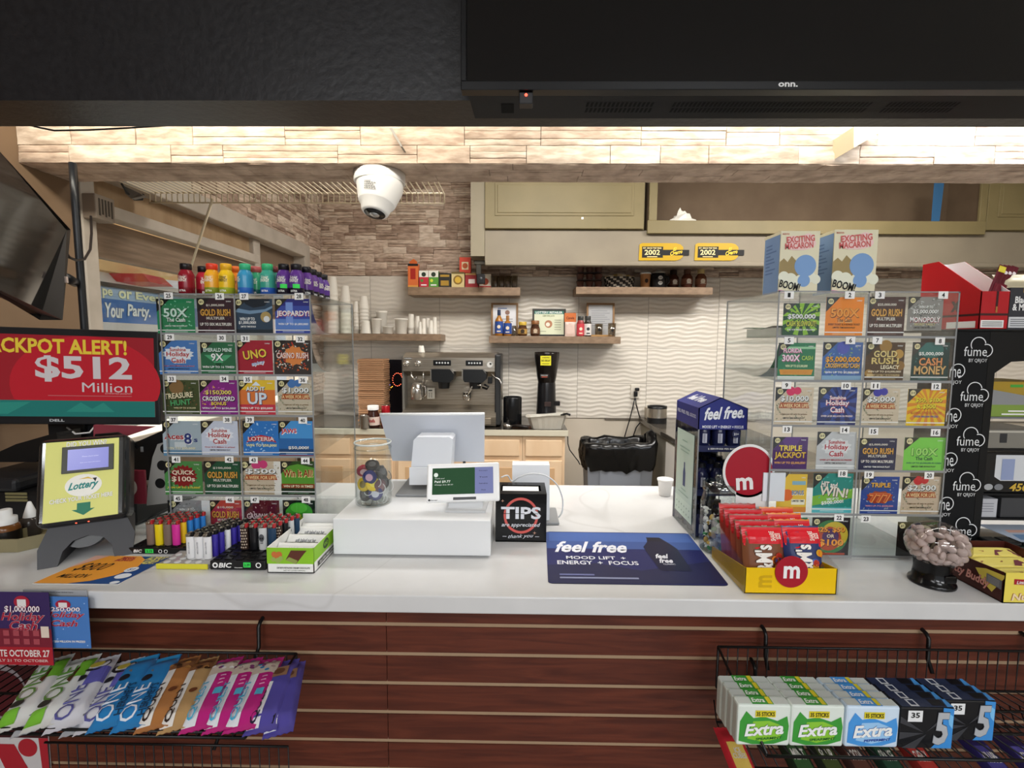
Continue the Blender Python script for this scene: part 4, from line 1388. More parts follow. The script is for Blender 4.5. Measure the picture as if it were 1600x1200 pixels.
s_.rect(0, 0, 1, 1, screen_mat('#a11a26'), 0)
cxs, cys = sf(135, 600)
for k in range(1):
    pts = []
    for i in range(40):
        an = 6.283 * i / 40
        pts.append((cxs + .40 * math.cos(an), max(.2, min(1, cys + .6 * math.sin(an)))))
    s_.poly(pts, screen_mat('#c31a2a'), 1)
s_.rect(0, 0, 1, .2, screen_mat('#1c7a72'), 2)
s_.poly([(.0, .03), (.18, .17), (.34, .18), (.22, .03)], screen_mat('#2a8f80'), 3)
s_.poly([(.52, .06), (.6, .18), (.66, .1), (.72, .18), (.78, .06)], screen_mat('#2a8f80'), 3)
for t, xa, xb, ya, yb, col, b in (('JACKPOT ALERT!', -22, 200, 529, 551, '#efcf3e', .05), ('$512', 57, 207, 556, 594, '#d9cfcf', .05), ('Million', 128, 207, 598, 612, '#d9cfcf', .0), ('ESTIMATED JACKPOT', 164, 206, 614, 616.5, '#d9b0b0', .0)):
    fa, fb = sf(xa, yb), sf(xb, ya)
    s_.text(t, (fa[0] + fb[0]) / 2, (fa[1] + fb[1]) / 2, fb[0] - fa[0], fb[1] - fa[1], screen_mat(col), 3, b)
fa = sf(75, 618)
s_.rect(fa[0], fa[1], sf(206, 618)[0], fa[1] + .006, screen_mat('#c98080'), 3)
part(mb, 'screen', mon)
mb = MB()
st0 = at(117, 680, 1.53)
mb.box((st0.x - .09, st0.y, ZC + .1455), (st0.x + .075, st0.y + .03, mo.z + .1), mat('#17181a', .5), .004)
mb.lathe([(.035, 0), (.035, .012)], mat('#0c0d0e', .4), T(st0.x + .01, st0.y, mo.z - .025) @ RX(90), 24)
part(mb, 'stand', mon)

# black lottery terminal
bl, bl2 = mat('#121315', .35), mat('#1d1e21', .45)
t = thing('lottery_terminal', 'bulky black lottery terminal with printer lid behind the ticket checker', 'terminal', (-1.28, 1.5, ZC))
mb = MB()
xa, xb = at(-20, 760, 1.42).x, at(236, 760, 1.36).x
mb.box((xa, 1.34, ZC + .0005), (xb - .04, 1.72, ZC + .105), bl, .012)
mb.box((xa, 1.33, ZC + .105), (at(60, 720, 1.4).x, 1.70, ZC + .145), bl2, .012)
part(mb, 'body', t)
mb = MB()
pts = [at(-15, 722, 1.42), at(56, 722, 1.42), at(90, 690, 1.42), at(88, 676, 1.42), at(60, 684, 1.42), at(25, 694, 1.42), at(-15, 712, 1.42)]
mb.slab(pts, (0, .08, 0), bl)
part(mb, 'printer_lid', t)
mb = MB()
pts = [at(150, 730, 1.40), at(206, 752, 1.40), at(236, 750, 1.40), at(254, 700, 1.40), at(256, 672, 1.40), at(205, 694, 1.40), at(150, 702, 1.40)]
mb.slab(pts, (0, .08, 0), bl)
p = at(222, 702, 1.398)
mb.box((p.x - .004, p.y - .002, p.z - .008), (p.x + .004, p.y + .001, p.z + .008), mat('#8c8e90', .3), .001)
part(mb, 'side_arm', t)
mb = MB()
pts = [at(146, 690, 1.43), at(190, 684, 1.43), at(240, 667, 1.43), at(146, 664, 1.43)]
mb.slab(pts, (0, .01, 0), mat('#8e3a46', .6))
part(mb, 'red_cover', t, 'dull red cover panel')
mb = MB()
p0, p1 = at(9, 784, 1.339), at(42, 769, 1.339)
for k in range(3):
    z0 = p0.z + (p1.z - p0.z) * (k / 3)
    mb.box((p0.x, 1.338, z0 + .001), (p1.x, 1.3405, z0 + .0085), mat('#77704c', .5), .001)
part(mb, 'key_row', t, 'three dull gold keys')
p0, p1 = at(196, 786, 1.338), at(228, 734, 1.338)
mb = MB()
mb.box((p0.x, 1.33, p0.z), (p1.x, 1.339, p1.z), mat('#8c2a3c', .5), .002)
a = mb.art((p0.x, 1.33, p0.z), (p1.x - p0.x, 0, 0), (0, 0, p1.z - p0.z))
a.disc(.25, .5, .42, mat('#e6ded8'), 1)
a.disc(.28, .5, .26, mat('#7c5a44'), 2)
part(mb, 'sticker', t, 'red sticker with pale disc')
mb = MB()
mb.tube([at(150, 680, 1.40), at(185, 677, 1.38), at(207, 690, 1.37), at(215, 700, 1.39)], .004, bl, 8)
mb.tube([at(105, 668, 1.5), at(118, 678, 1.46), at(140, 676, 1.46), at(150, 664, 1.5)], .0028, mat('#cfcfcf', .4), 8)
mb.tube([atz(215, 818, ZC + .005), atz(240, 808, ZC + .005), atz(262, 803, ZC + .005)], .003, bl, 8)
part(mb, 'cable', t)
yy = 1.31
ring_pts = [(262, 689), (246, 694), (238, 715), (231, 760), (229, 790), (262, 786)]
mb = MB()
gb = mat('#8f8d89', .35)
cx_, cy_ = [], []
out = [at(*q, yy) for q in ring_pts]
mb.slab(out, (0, .05, 0), gb)
for hx, hy in ((259, 701), (254, 727), (251, 755)):
    p = at(hx, hy, yy)
    mb.lathe([(.0145, 0), (.017, .001), (.0165, .002)], gb, T(p.x, yy, p.z) @ RX(90), 24)
    mb.lathe([(.0145, .0021), (.0, .0021)], mat('#0b0b0c', .5), T(p.x, yy, p.z) @ RX(90), 24, True, False)
one(mb, 'pen_holder', 'grey bracket with round dark holes standing against the ticket case', 'holder')

# ticket checker
o_ = at(66, 819, 1.105)
U = at(184.5, 803, 1.175) - o_
V = at(77.6, 692, 1.165) - o_
M = FM(o_, U, V)
V = M.to_3x3() @ Vector((0, V.length, 0))
W, H = U.length, V.length
ck = thing('ticket_checker', 'black lottery ticket checker with yellow did you win faceplate', 'ticket checker', (o_.x + W / 2, 1.2, ZC))
mb = MB()
sm = mat('#2b2c2e', .25)
mb.box((-.018, -.012, -.085), (W + .02, H + .012, -.001), sm, .02, M, 4)
mb.box((-.012, -.004, -.02), (W + .014, H + .006, .0), clear('#b9bcbe', .1, .1, 'smoke'), .006, M)
part(mb, 'head', ck)
mb = MB()
yel = mat('#dfe07e', .45)
mb.box((0, 0, -.002), (W, H, .001), yel, .0005, M)
a = mb.art(M @ Vector((0, 0, .001)), U, V)
a.text('DID YOU WIN?', .55, .955, .55, .07, mat('#f3f3ea'), 1, .03, 0, 0, mat('#6a6a58'), .04)
a.disc(.52, .42, .25, mat('#f3f2ea'), 1, .14)
a.text('Lottery', .52, .41, .42, .12, mat('#1f8a86'), 2, .03, .5, 4)
a.poly([(.45, .5), (.58, .52), (.66, .48), (.58, .5)], mat('#e3c23a'), 2)
a.poly([(.64, .5), (.7, .5), (.68, .45)], INK, 2)
a.text('CHECK YOUR TICKET HERE', .5, .26, .84, .055, mat('#f3f3ea'), 1, .03, 0, 2, mat('#6a6a58'), .04)
g = mat('#1f7a5c')
a.poly([(.44, .2), (.62, .2), (.62, .12), (.68, .12), (.53, .045), (.37, .12), (.44, .12)], g, 1)
part(mb, 'faceplate', ck)
mb = MB()
mb.box((.22 * W, .585 * H, 0), (.93 * W, .925 * H, .004), mat('#38392e', .4), .001, M)
s_ = mb.art(M @ Vector((.3 * W, .62 * H, .004)), U * .56, V * .265)
s_.rect(0, 0, 1, 1, screen_mat('#8d8fe0', .8), 1)
s_.text('Please check ticket', .55, .62, .4, .06, screen_mat('#c9caf5', .9), 2)
s_.text('Scan your barcode below', .55, .32, .5, .06, screen_mat('#c9caf5', .9), 2)
part(mb, 'display', ck)
mb = MB()
mb.lathe([(.05, 0), (.05, .03)], mat('#0b0c0d', .3), M @ T(W * .5, -.02, -.055), 28)
for dx in (-.012, .012):
    mb.ball(M @ Vector((W * .5 + dx, -.006, -.012)), .004, .004, .003, mat('#ff5038', .4, 0, 4), 8)
part(mb, 'scanner', ck)
mb = MB()
bf, br = atz(58, 891, ZC), atz(207, 866, ZC)
ux = (br - bf).normalized()
back = Vector((-ux.y, ux.x, 0))
wl = (br - bf).length
z0 = ZC + .0005
arch = [(0, 0), (.2, 0), (.24, .03), (.34, .05), (.5, .058), (.66, .05), (.76, .03), (.8, 0), (1, 0), (1.02, .05), (.93, .085), (.07, .085), (-.02, .04)]
bf0 = Vector((bf.x, bf.y, z0))
f = [bf0 + ux * (x * wl) + Vector((0, 0, z)) + back * (z * .5) for x, z in arch]
n = len(f)
bkp = [bf0 + ux * ((x * .8 + .1) * wl) + Vector((0, 0, z * 1.25)) + back * .15 for x, z in arch]
mb.add(f + bkp, [tuple(range(n)), tuple(range(2 * n - 1, n - 1, -1))] + [((i + 1) % n, i, n + i, n + (i + 1) % n) for i in range(n)], mat('#3b3c40', .45))
mid = bf0 + ux * wl * .5 + back * .1
mb.box((-.03, -.03, 0), (.03, .03, .12), mat('#17181a', .5), .004, T(mid.x, mid.y, z0 + .05))
part(mb, 'base', ck)

# tan tray with two bottles at the window end
ty = at(0, 875, 1).y
t0, t1 = atz(-45, 878, ZC), atz(40, 866, ZC)
t = thing('tray', 'tan plastic tray holding two bottles at the window end of the counter', 'tray', ((t0.x + t1.x) / 2, 1.24, ZC))
mb = MB()
tm = mat('#8e8464', .5)
xr = at(60, 850, 1.24).x
ol = [(t0.x, 1.165), (t1.x - .03, 1.17), (t1.x + .005, 1.21), (xr + .012, 1.30), (xr - .01, 1.325), (t0.x, 1.325)]
z0 = ZC + .0005
mb.slab([(x, y, z0) for x, y in ol], (0, 0, .004), tm)
cxm, cym = sum(q[0] for q in ol) / 6, sum(q[1] for q in ol) / 6
inn = [(x + (cxm - x) * .06, y + (cym - y) * .06) for x, y in ol]
k = len(ol)
for i in range(k):
    j = (i + 1) % k
    q = [ol[i], ol[j], inn[j], inn[i]]
    mb.slab([(x, y, z0 + .004) for x, y in q], (0, 0, .03), tm)
part(mb, 'tray_shell', t)
zt = z0 + .0045
c = at(12, 850, 1.205)
b = thing('spray_bottle', 'amber bottle with black label and white pump cap in the tan tray', 'bottle', (c.x, 1.205, zt))
mb = MB()
mb.lathe([(.026, 0), (.029, .003), (.029, .045), (.026, .055), (.012, .062)], mat('#6e4420', .15), T(c.x, 1.205, zt), 24)
mb.lathe([(.0293, .004), (.0293, .042)], mat('#17120f', .4), T(c.x, 1.205, zt), 24, True, False)
a = mb.art((c.x - .002, 1.1752, zt + .01), (.022, .004, 0), (0, 0, .02))
a.text('fire', .5, .6, .8, .4, mat('#c8502c'), 1)
part(mb, 'bottle_body', b)
mb = MB()
mb.lathe([(.023, .058), (.023, .075), (.014, .078), (.014, .095), (.011, .097)], mat('#e8e8e6', .35), T(c.x, 1.205, zt), 24)
part(mb, 'pump_cap', b)
c = at(47, 826, 1.27)
b = thing('dropper_bottle', 'dark clear bottle with white cone cap behind the pump bottle', 'bottle', (c.x, 1.27, zt))
mb = MB()
mb.lathe([(.022, 0), (.025, .003), (.025, .04), (.02, .05), (.009, .056)], mat('#3d3733', .12), T(c.x, 1.27, zt), 20)
part(mb, 'bottle_body', b)
mb = MB()
mb.lathe([(.016, .053), (.014, .062), (.004, .095), (.002, .096)], mat('#ececea', .35), T(c.x + .004, 1.27, zt), 20)
part(mb, 'cone_cap', b)

# flyer
cn = [atz(*q, ZC + .0012) for q in ((49, 912), (185, 913.5), (259, 869), (150, 868))]
mb = MB()
mb.slab(cn, (0, 0, -.0006), mat('#f1efe9', .5))
O, U, V = cn[0], cn[1] - cn[0], cn[3] - cn[0]
a = mb.art(O, U, V, .0003)
a.rect(.012, .012, .985, .985, mat('#1d4a8c', .4), 1)
a.poly([(.012, .012), (.4, .012), (.6, .1), (.76, .3), (.82, .6), (.74, .85), (.6, .985), (.012, .985)], mat('#efa13c', .4), 2)
a.poly([(.012, .5), (.012, .985), (.2, .985)], mat('#e8b8a8', .4), 3)
a.text('$800', .3, .55, .36, .3, INK, 4, .0, .3)
a.text('MILLION', .3, .25, .34, .13, INK, 4, .01, .2)
a.text('MEGA\nBONUS', .5, .86, .22, .16, mat('#a8283c'), 4, .03, .2)
a.text('JACKPOT\nALERT!', .86, .82, .24, .28, mat('#f0e87a'), 4, .03, .2)
a.disc(.82, .48, .07, mat('#e6ecf4'), 4, .09)
a.disc(.87, .26, .085, mat('#e6ecf4'), 4, .09)
a.disc(.92, .05, .05, mat('#e6ecf4'), 4, .05)
a.text('51', .82, .48, .06, .08, mat('#1d4a8c'), 5)
one(mb, 'flyer', 'orange and blue jackpot flyer lying in front of the ticket checker', 'flyer')

# ---------------------------------------------------------------- lighter trays
LBASE = None


def lighter_proto(body, top, lab, pat=None):
    """upright pocket lighter"""
    o = thing('lighter', lab, 'lighter', (0, 0, 0))
    mb = MB()
    m = body if not isinstance(body, str) else mat(body, .3)
    mb.lathe([(.0095, 0), (.0102, .002), (.0102, .054), (.0095, .056)], m, None, 16, True, True, 1, .62)
    if pat == 'skull':
        a = mb.art((-.008, -.0069, .012), (.016, 0, 0), (0, 0, .032))
        a.disc(.5, .62, .42, mat('#5a5c60'), 1, .3)
        a.rect(.28, .14, .72, .4, mat('#5a5c60'), 1)
        for x in (.34, .66):
            a.disc(x, .58, .13, mat('#16161a'), 2, .09)
        a.poly([(.44, .44), (.56, .44), (.5, .52)], mat('#16161a'), 2)
        for k in range(4):
            a.rect(.31 + k * .1, .18, .36 + k * .1, .34, mat('#c9cbcc'), 2)
    if pat == 'text':
        a = mb.art((-.003, -.0066, .012), (.006, 0, 0), (0, 0, .034))
        a.text('MINI LIGHTER', .5, .5, 5, .1, mat('#8c8c94'), 1, .02, 0, 90)
    if pat == 'dots':
        for k in range(7):
            for i in range(-1, 2):
                an = -1.571 + i * .55 + (k % 2) * .25
                mb.ball((.0102 * math.cos(an), .0064 * math.sin(an), .006 + k * .0075), .0022, .001, .0022, mat('#c9b8a4', .5), 6)
    part(mb, 'body', o)
    mb = MB()
    tm = mat(top, .3)
    mb.box((-.0085, -.0055, .056), (.002, .0055, .0625), STEEL, .0012)
    mb.lathe([(.0042, -.004), (.0042, .004)], STEEL, T(.001, 0, .064) @ RX(90), 12)
    part(mb, 'spark_hood', o)
    mb = MB()
    mb.box((.0035, -.0045, .056), (.0095, .0045, .0665), tm, .0012)
    part(mb, 'button', o)
    return o


def lighter_tray(px0, px1, py, depth, h, m_side, lab, name='lighter_tray', hole=None, bevel=.0):
    p0, p1 = atz(px0, py, ZC), atz(px1, py, ZC)
    y = (p0.y + p1.y) / 2
    t = thing(name, lab, 'tray', ((p0.x + p1.x) / 2, y + depth / 2, ZC))
    mb = MB()
    z0 = ZC + .0005
    mb.box((p0.x, y, z0), (p1.x, y + depth, z0 + h), m_side, .002)
    if hole:
        for i in range(hole[0]):
            for j in range(hole[1]):
                x = p0.x + (i + .5) / hole[0] * (p1.x - p0.x)
                yy = y + .012 + j * .0195
                mb.box((x - .009, yy - .006, z0 + h), (x + .009, yy + .006, z0 + h + .0025), mat('#0b0b0d', .3), .002)
    return t, mb, p0, p1, y, z0 + h


BLK = mat('#141416', .4)
# black tray nearest the ticket checker
tA, mb, p0, p1, y, zt = lighter_tray(200, 300, 866, .088, .016, BLK, 'black lighter tray beside the jackpot flyer', hole=(5, 4))
wA = p1.x - p0.x
a = mb.art((p0.x, y, ZC), (wA, 0, 0), (0, 0, .0165))
a.text('BIC', .15, .5, .14, .5, WHITE, 2, .04, .2)
a.rect(.27, .2, .40, .85, mat('#3ce05a', .6), 2)
a.text('2.19', .335, .5, .09, .4, INK, 3)
a.ring(.51, .5, .03, .3, WHITE, 2)
a.ring(.6, .5, .03, .3, WHITE, 2)
part(mb, 'tray_body', tA)
cols = [('#7c6a60', 'grey brown lighter', 0), ('#e8cf1e', 'yellow lighter', 1), ('#7d6a62', 'taupe lighter', 2), ('#d8349a', 'hot pink lighter', 3), ('#e0b822', 'amber lighter', 4), ('#2f7cc8', 'blue lighter', 5)]
PROTO = {}


def lighter(col, top, x, yv, zv, lab, grp, pat=None):
    k = (col if isinstance(col, str) else col.name, top, pat)
    if k not in PROTO:
        o = lighter_proto(col, top, lab, pat)
        PROTO[k] = o
        o.location = (x, yv, zv)
    else:
        o = dup(PROTO[k], (x, yv, zv))
    o['label'], o['group'] = lab, grp
    return o


gA = 'coloured lighters with red buttons in the black tray'
rowsA_ = [['#7c6a60', '#e8cf1e', '#7c6a60', '#d8349a'], ['#e8cf1e', '#7c6a60', '#d8349a', '#e0b822'], ['#d8349a', '#e8cf1e', '#e0b822', '#2f7cc8'], ['#2f7cc8', '#d8349a', '#2f7cc8', '#2f7cc8'], ['#7c6a60', '#2f7cc8', '#e8cf1e', '#2f7cc8']]
nm = {'#7c6a60': 'taupe', '#e8cf1e': 'lemon yellow', '#d8349a': 'hot pink', '#e0b822': 'amber', '#2f7cc8': 'sky blue'}
for j, row in enumerate(rowsA_):
    for i, c in enumerate(row):
        lighter(c, '#b02a30', p0.x + .046 + i * .0225 + j * .0066, y + .018 + j * .0155, zt + .001, nm[c] + ' lighter with red button in the black tray by the jackpot flyer', nm[c] + ' lighters in the flyer side tray')
# clear tray with yellow edge, white and violet lighters
tB, mb, p0, p1, y, zt = lighter_tray(245, 326.5, 889, .155, .010, mat('#a9a8a6', .2), 'clear lighter tray with yellow front edge between the two black trays')
for i in range(4):
    for j in range(3):
        x, yy = p0.x + .014 + i * .026, y + .014 + j * .02
        mb.lathe([(.008, 0), (.0075, .0025), (.004, .003)], mat('#c9c9c8', .15), T(x, yy, zt), 12)
part(mb, 'tray_body', tB)
mb = MB()
mb.box((p0.x - .001, y - .003, ZC + .0006), (p1.x, y, ZC + .0135), mat('#d8d03a', .35), .001)
part(mb, 'edge_strip', tB, 'yellow front edge')
for j in range(7):
    for i in range(3):
        c = '#e8e8ea'
        if i == 2 and j in (1, 2, 5, 6):
            c = '#3b2f9a'
        elif j > 2 and (i + j) % 3 == 0:
            c = '#3b2f9a'
        lighter(c, '#17171a', p0.x + .06 + i * .0212 + j * .0066, y + .034 + j * .0152, zt + .001, ('white' if c == '#e8e8ea' else 'violet') + ' lighter with black button in the clear tray', ('white' if c == '#e8e8ea' else 'violet') + ' lighters in the clear tray', 'text' if c == '#e8e8ea' else None)
# black tray with printed lighters
tC, mb, p0, p1, y, zt = lighter_tray(327.5, 415.5, 891, .165, .022, BLK, 'black lighter tray with many empty holes beside the green snack carton', hole=(5, 8))
a = mb.art((p0.x, y, ZC), (p1.x - p0.x, 0, 0), (0, 0, .0225))
a.text('BIC', .28, .55, .24, .55, WHITE, 2, .04, .2)
a.ring(.1, .55, .05, .5, WHITE, 2)
a.text('Disposable', .52, .3, .14, .14, WHITE, 2)
a.rect(.61, .35, .74, .9, mat('#3ce05a', .6), 2)
a.text('2.39', .675, .62, .1, .3, INK, 3)
a.ring(.88, .6, .05, .35, WHITE, 2)
part(mb, 'tray_body', tC)
cc = [('#3a2a24', 'dots', 'brown spotted'), ('#16161a', None, 'plain black'), ('#d0d2d2', 'skull', 'pale skull printed'), ('#24405c', None, 'navy')]
for j in range(5):
    for i in range(4):
        q = cc[(i + j) % 4] if j else cc[i]
        lighter(q[0], '#b02a30', p0.x + .05 + i * .0235 + j * .007, y + .062 + j * .0172, zt + .003, q[2] + ' lighter with red button in the black tray by the snack carton', q[2] + ' lighters by the snack carton', q[1])

# ---------------------------------------------------------------- green snack carton
p0, p1 = atz(418, 895, ZC), atz(491.5, 895.5, ZC)
y, yb_, z0 = p0.y, 1.272, ZC + .0005
x0, x1 = p0.x, p1.x
hh = .062
t = thing('snack_carton', 'open white carton with lime green band, full of wrapped bars', 'carton', ((x0 + x1) / 2, (y + yb_) / 2, ZC))
mb = MB()
wm = mat('#efefec', .5)
lime = mat('#8bc42c', .45)
mb.box((x0, y, z0), (x1, yb_, z0 + .002), wm)
mb.box((x0, y, z0), (x1, y + .002, z0 + hh), wm)
mb.box((x0, y, z0), (x0 + .002, yb_, z0 + hh), wm)
mb.box((x1 - .002, y, z0), (x1, yb_, z0 + hh), wm)
mb.box((x0, yb_ - .002, z0), (x1, yb_, z0 + hh + .012), wm)
a = mb.art((x0, y, z0), (x1 - x0, 0, 0), (0, 0, hh))
a.rect(0, .36, 1, 1, lime, 1)
for q in ((.2, .66, .08), (.26, .72, .07), (.16, .74, .06)):
    a.disc(*q, mat('#c8703a'), 2)
for q in ((.14, .54, .05), (.24, .5, .06), (.3, .58, .05)):
    a.disc(*q, mat('#9ab05a'), 3)
a.poly([(.4, .52), (.52, .9), (.86, .9), (.8, .78), (.62, .36)], mat('#5e3226'), 3)
a.poly([(.4, .52), (.62, .36), (.66, .5), (.48, .64)], mat('#8f9a50'), 4)
a.text('DIP INTO PISTACHIO CREAMY CHOCOLATE', .56, .2, .7, .07, mat('#3a3a34'), 2)
a.text('NET WT LOVELY SNACKS', .58, .1, .46, .04, mat('#6a6a60'), 2)
s = mb.art((x1, y, z0), (0, yb_ - y, 0), (0, 0, hh))
s.rect(0, .42, 1, 1, lime, 1)
s.disc(.36, .72, .09, mat('#2f4a1c'), 2, .2)
s.text('KIND', .36, .72, .12, .14, lime, 3)
s.rect(.1, .12, .9, .32, mat('#4a4a48'), 2)
s.text('GLUTEN FREE LOW GLYCEMIC', .5, .22, .7, .1, WHITE, 3)
part(mb, 'carton_body', t)
for k in range(6):
    yy = y + .016 + k * .026
    mb = MB()
    o = Vector((x0 + .004, yy, z0 + .022))
    v = Vector((0, .036, .02 if k in (1, 3) else .03))
    pa = pillow(mb, o, (x1 - x0 - .008, 0, 0), v, .008, mat(['#e6e7e4', '#3c4628'][1 if k in (1, 3) else 0], .3), .02, None, k)
    if k not in (1, 3):
        pa.text('soft baked nut bar', .5, .55, .5, .22, mat('#5a5f6a'), 1)
    one(mb, 'snack_bar', ['white wrapped bar lying at the front of the lime carton', 'green wrapped bar second in the lime carton', 'white wrapped bar between the two green ones in the lime carton', 'darker green wrapped bar further back in the lime carton', 'white wrapped bar second from the back of the lime carton', 'white wrapped bar against the back flap of the lime carton'][k], 'snack bar', 'bars in the lime carton')

# ================================================================ point of sale in the middle of the counter
gloss_w = mat('#e6e8ea', .12)
p0, p1 = atz(521, 868.5, ZC), atz(767, 868.5, ZC)
yr = p0.y
ztr = at(640, 812, yr).z
xr0, xr1, yr1 = p0.x, p1.x, yr + .36
ri = thing('monitor_riser', 'glossy white box riser carrying the payment screen and the jar of badge reels', 'riser', ((xr0 + xr1) / 2, yr + .18, ZC))
mb = MB()
mb.box((xr0, yr, ZC + .004), (xr1, yr1, ztr), gloss_w, .0025)
part(mb, 'box_body', ri)
for x in (xr0 + .04, xr1 - .04):
    for y in (yr + .02, yr1 - .03):
        mb = MB()
        mb.lathe([(.008, 0), (.008, .004)], BLACK, T(x, y, ZC + .0003), 12)
        part(mb, 'foot', ri)
zr = ztr + .0004

# jar of badge reels
jc = at(584, 780, 1.30)
jr = 28.5 / FPX * 1.30
jx, jy = jc.x, 1.30
jh = at(584, 690, 1.30).z - zr
jar = thing('glass_jar', 'tall clear glass jar full of badge reels on the white riser', 'jar', (jx, jy, zr))
mb = MB()
mb.lathe([(jr * .6, .001), (jr * .96, .001), (jr, .006), (jr, jh - .012), (jr * 1.01, jh), (jr * .955, jh), (jr * .94, jh - .012), (jr * .94, .008), (jr * .6, .008)], GL, T(jx, jy, zr), 36, True, False)
mb.lathe([(jr * 1.0, jh - .004), (jr * 1.035, jh - .0015), (jr * 1.0, jh + .001), (jr * .95, jh - .0015), (jr * 1.0, jh - .004)], mat('#cfd6d4', .08), T(jx, jy, zr), 36, True, False)
mb.lathe([(jr * 1.0, jh - .018), (jr * 1.02, jh - .016), (jr * 1.0, jh - .014)], clear('#dfe6e4', .2, .05, 'rim'), T(jx, jy, zr), 36, True, False)
mb.lathe([(0, .0045), (jr * .9, .0045)], clear('#c8d0ce', .12, .08, 'jarbase'), T(jx, jy, zr), 36, True, False)
part(mb, 'jar_glass', jar)
rnd = random.Random(12)
reels = [('#9a2c3a', '#d8b8b8', (-.027, -.012, .078), (-25, 15), 'crimson badge reel with grey rim'), ('#1f2a6a', '#c9a0b4', (-.003, -.03, .066), (0, 0), 'navy badge reel with pale pink centre'), ('#e2c21c', '#7a6a20', (-.025, -.022, .046), (10, -20), 'yellow badge reel at the window side of the jar'), ('#e2c21c', '#e6d85a', (.006, -.026, .047), (35, 30), 'yellow badge reel tilted at the middle of the jar'),
         ('#28306e', '#c8ccd8', (.014, -.027, .024), (0, 10), 'navy badge reel with white centre near the jar foot'), ('#1a1a1c', '#3a3a3c', (.0, -.01, .092), (60, 20), 'black badge reel on top of the heap'), ('#1a1a1c', '#4a4a4c', (.03, -.012, .075), (30, 70), 'black badge reel leaning on the glass'), ('#1a1a1c', '#5a5a5c', (-.022, -.018, .02), (10, -30), 'black badge reel at the jar foot, window side'),
         ('#232326', '#3a3a3c', (.0, .0, .02), (20, 0), 'charcoal badge reel at the jar foot'), ('#1d1d20', '#3a3a3c', (.028, .005, .045), (20, 50), 'charcoal badge reel behind the yellow ones'), ('#202024', '#444448', (-.01, .012, .05), (15, 10), 'black badge reel in the middle of the heap'), ('#5a2c34', '#7a4a50', (.026, -.016, .04), (0, 60), 'dull maroon badge reel against the glass')]
for c, c2, pos, tl, lab in reels:
    sc_ = jr / .05
    M = T(jx + pos[0] * sc_ * .86, jy + pos[1] * sc_ * .8, zr + pos[2] * 1.12 + .006) @ RZ(tl[1]) @ RX(90 - tl[0]) @ Matrix.Scale(1.2, 4)
    o = thing('badge_reel', lab, 'badge reel', tuple(M.translation), 'badge reels in the glass jar')
    mb = MB()
    mb.lathe([(.013, -.0045), (.016, -.003), (.0165, 0), (.016, .003), (.013, .0045)], mat(c, .25), M, 24)
    mb.lathe([(.0085, .0046), (.0, .0052)], mat(c2, .4), M, 20, True, False)
    part(mb, 'case', o)
    mb = MB()
    pts = []
    for i in range(13):
        an = -2.6 + i / 12 * 3.4
        pts.append(M @ Vector((.014 + .012 * math.cos(an), -.012 + .012 * math.sin(an), .001)))
    mb.tube(pts, .0012, mat('#c9ccce' if c != '#1a1a1c' else '#3c3c3e', .3), 6)
    part(mb, 'strap', o)

# large merchant screen seen from behind
a0, b0 = at(593, 648, 1.47), at(757, 647, 1.47)
c0, d0 = at(756.5, 722, 1.535), at(613, 720, 1.535)
U, V = (b0 - a0), None
bo = (c0 + d0) / 2
to = (a0 + b0) / 2
pos = thing('merchant_screen', 'large white merchant touchscreen seen from behind on the riser', 'screen', tuple(bo))
mb = MB()
bodyw = mat('#c9ced8', .3)
thk = Vector((0, .012, .004))
mb.slab([a0, b0, c0, d0], thk, bodyw)
off_ = Vector((0, -.0018, 0))
mb.tube([a0 + Vector((0, .004, 0)), b0 + Vector((0, .004, 0))], .0045, mat('#eef0f2', .2), 8)
part(mb, 'screen_back', pos)
mb = MB()
q = [at(640, 757, 1.40), at(703, 757, 1.40), at(707, 686, 1.405), at(702, 683, 1.405), at(651, 683, 1.405), at(646, 688, 1.405)]
yy0 = 1.40
mb.slab(q, (0, .075, 0), mat('#dfe3ea', .22))
part(mb, 'stand_column', pos)
mb = MB()
q = [at(640, 757, 1.3995), at(703, 757, 1.3995), at(703, 730, 1.3995), at(640, 730, 1.3995)]
mb.slab(q, (0, -.004, 0), mat('#e8ebf0', .2))
part(mb, 'cable_cover', pos)
mb = MB()
bx0, bx1 = at(620, 769, 1.37).x, at(668, 769, 1.37).x
mb.box((bx0, 1.35, zr), (bx1 + .03, 1.53, zr + .008), mat('#8e9092', .4), .003)
part(mb, 'base_plate', pos)

# customer facing payment screen
A, B_, C_, D_ = at(664.5, 786, 1.235), at(785, 782.5, 1.235), at(777.5, 723, 1.275), at(674.5, 725, 1.275)
U, V = B_ - A, D_ - A
M = FM(A, U, V)
W = U.length
Vv = M.to_3x3() @ Vector((0, V.dot(M.to_3x3() @ Vector((0, 1, 0))), 0))
H = Vv.length
W0 = W * .965
pay = thing('payment_terminal', 'white customer payment screen tilted on the riser showing a green receipt', 'payment terminal', tuple((A + B_) / 2))
mb = MB()
mb.box((W * .01, 0, -.016), (W0, H, 0), mat('#eff0f1', .18), .005, M, 3)
a = mb.art(M @ Vector((0, 0, 0)), M.to_3x3() @ Vector((W, 0, 0)), Vv, .0004)
a.text('clover', .11, .065, .1, .035, mat('#4a4c50'), 1)
a.disc(.05, .065, .014, mat('#3a3c40'), 1)
part(mb, 'housing', pay)
mb = MB()
o = M @ Vector((W * .085, H * .2, .0006))
s_ = mb.art(o, M.to_3x3() @ Vector((W * .80, 0, 0)), Vv * .68, .0003)
s_.rect(0, 0, 1, 1, mat('#24452c', .5, 0, .35, .1), 1)
s_.rect(.7, 0, 1, 1, mat('#6e74a0', .5, 0, .35, .1), 2)
gw = mat('#c9d4cc', .3, 0, .3)
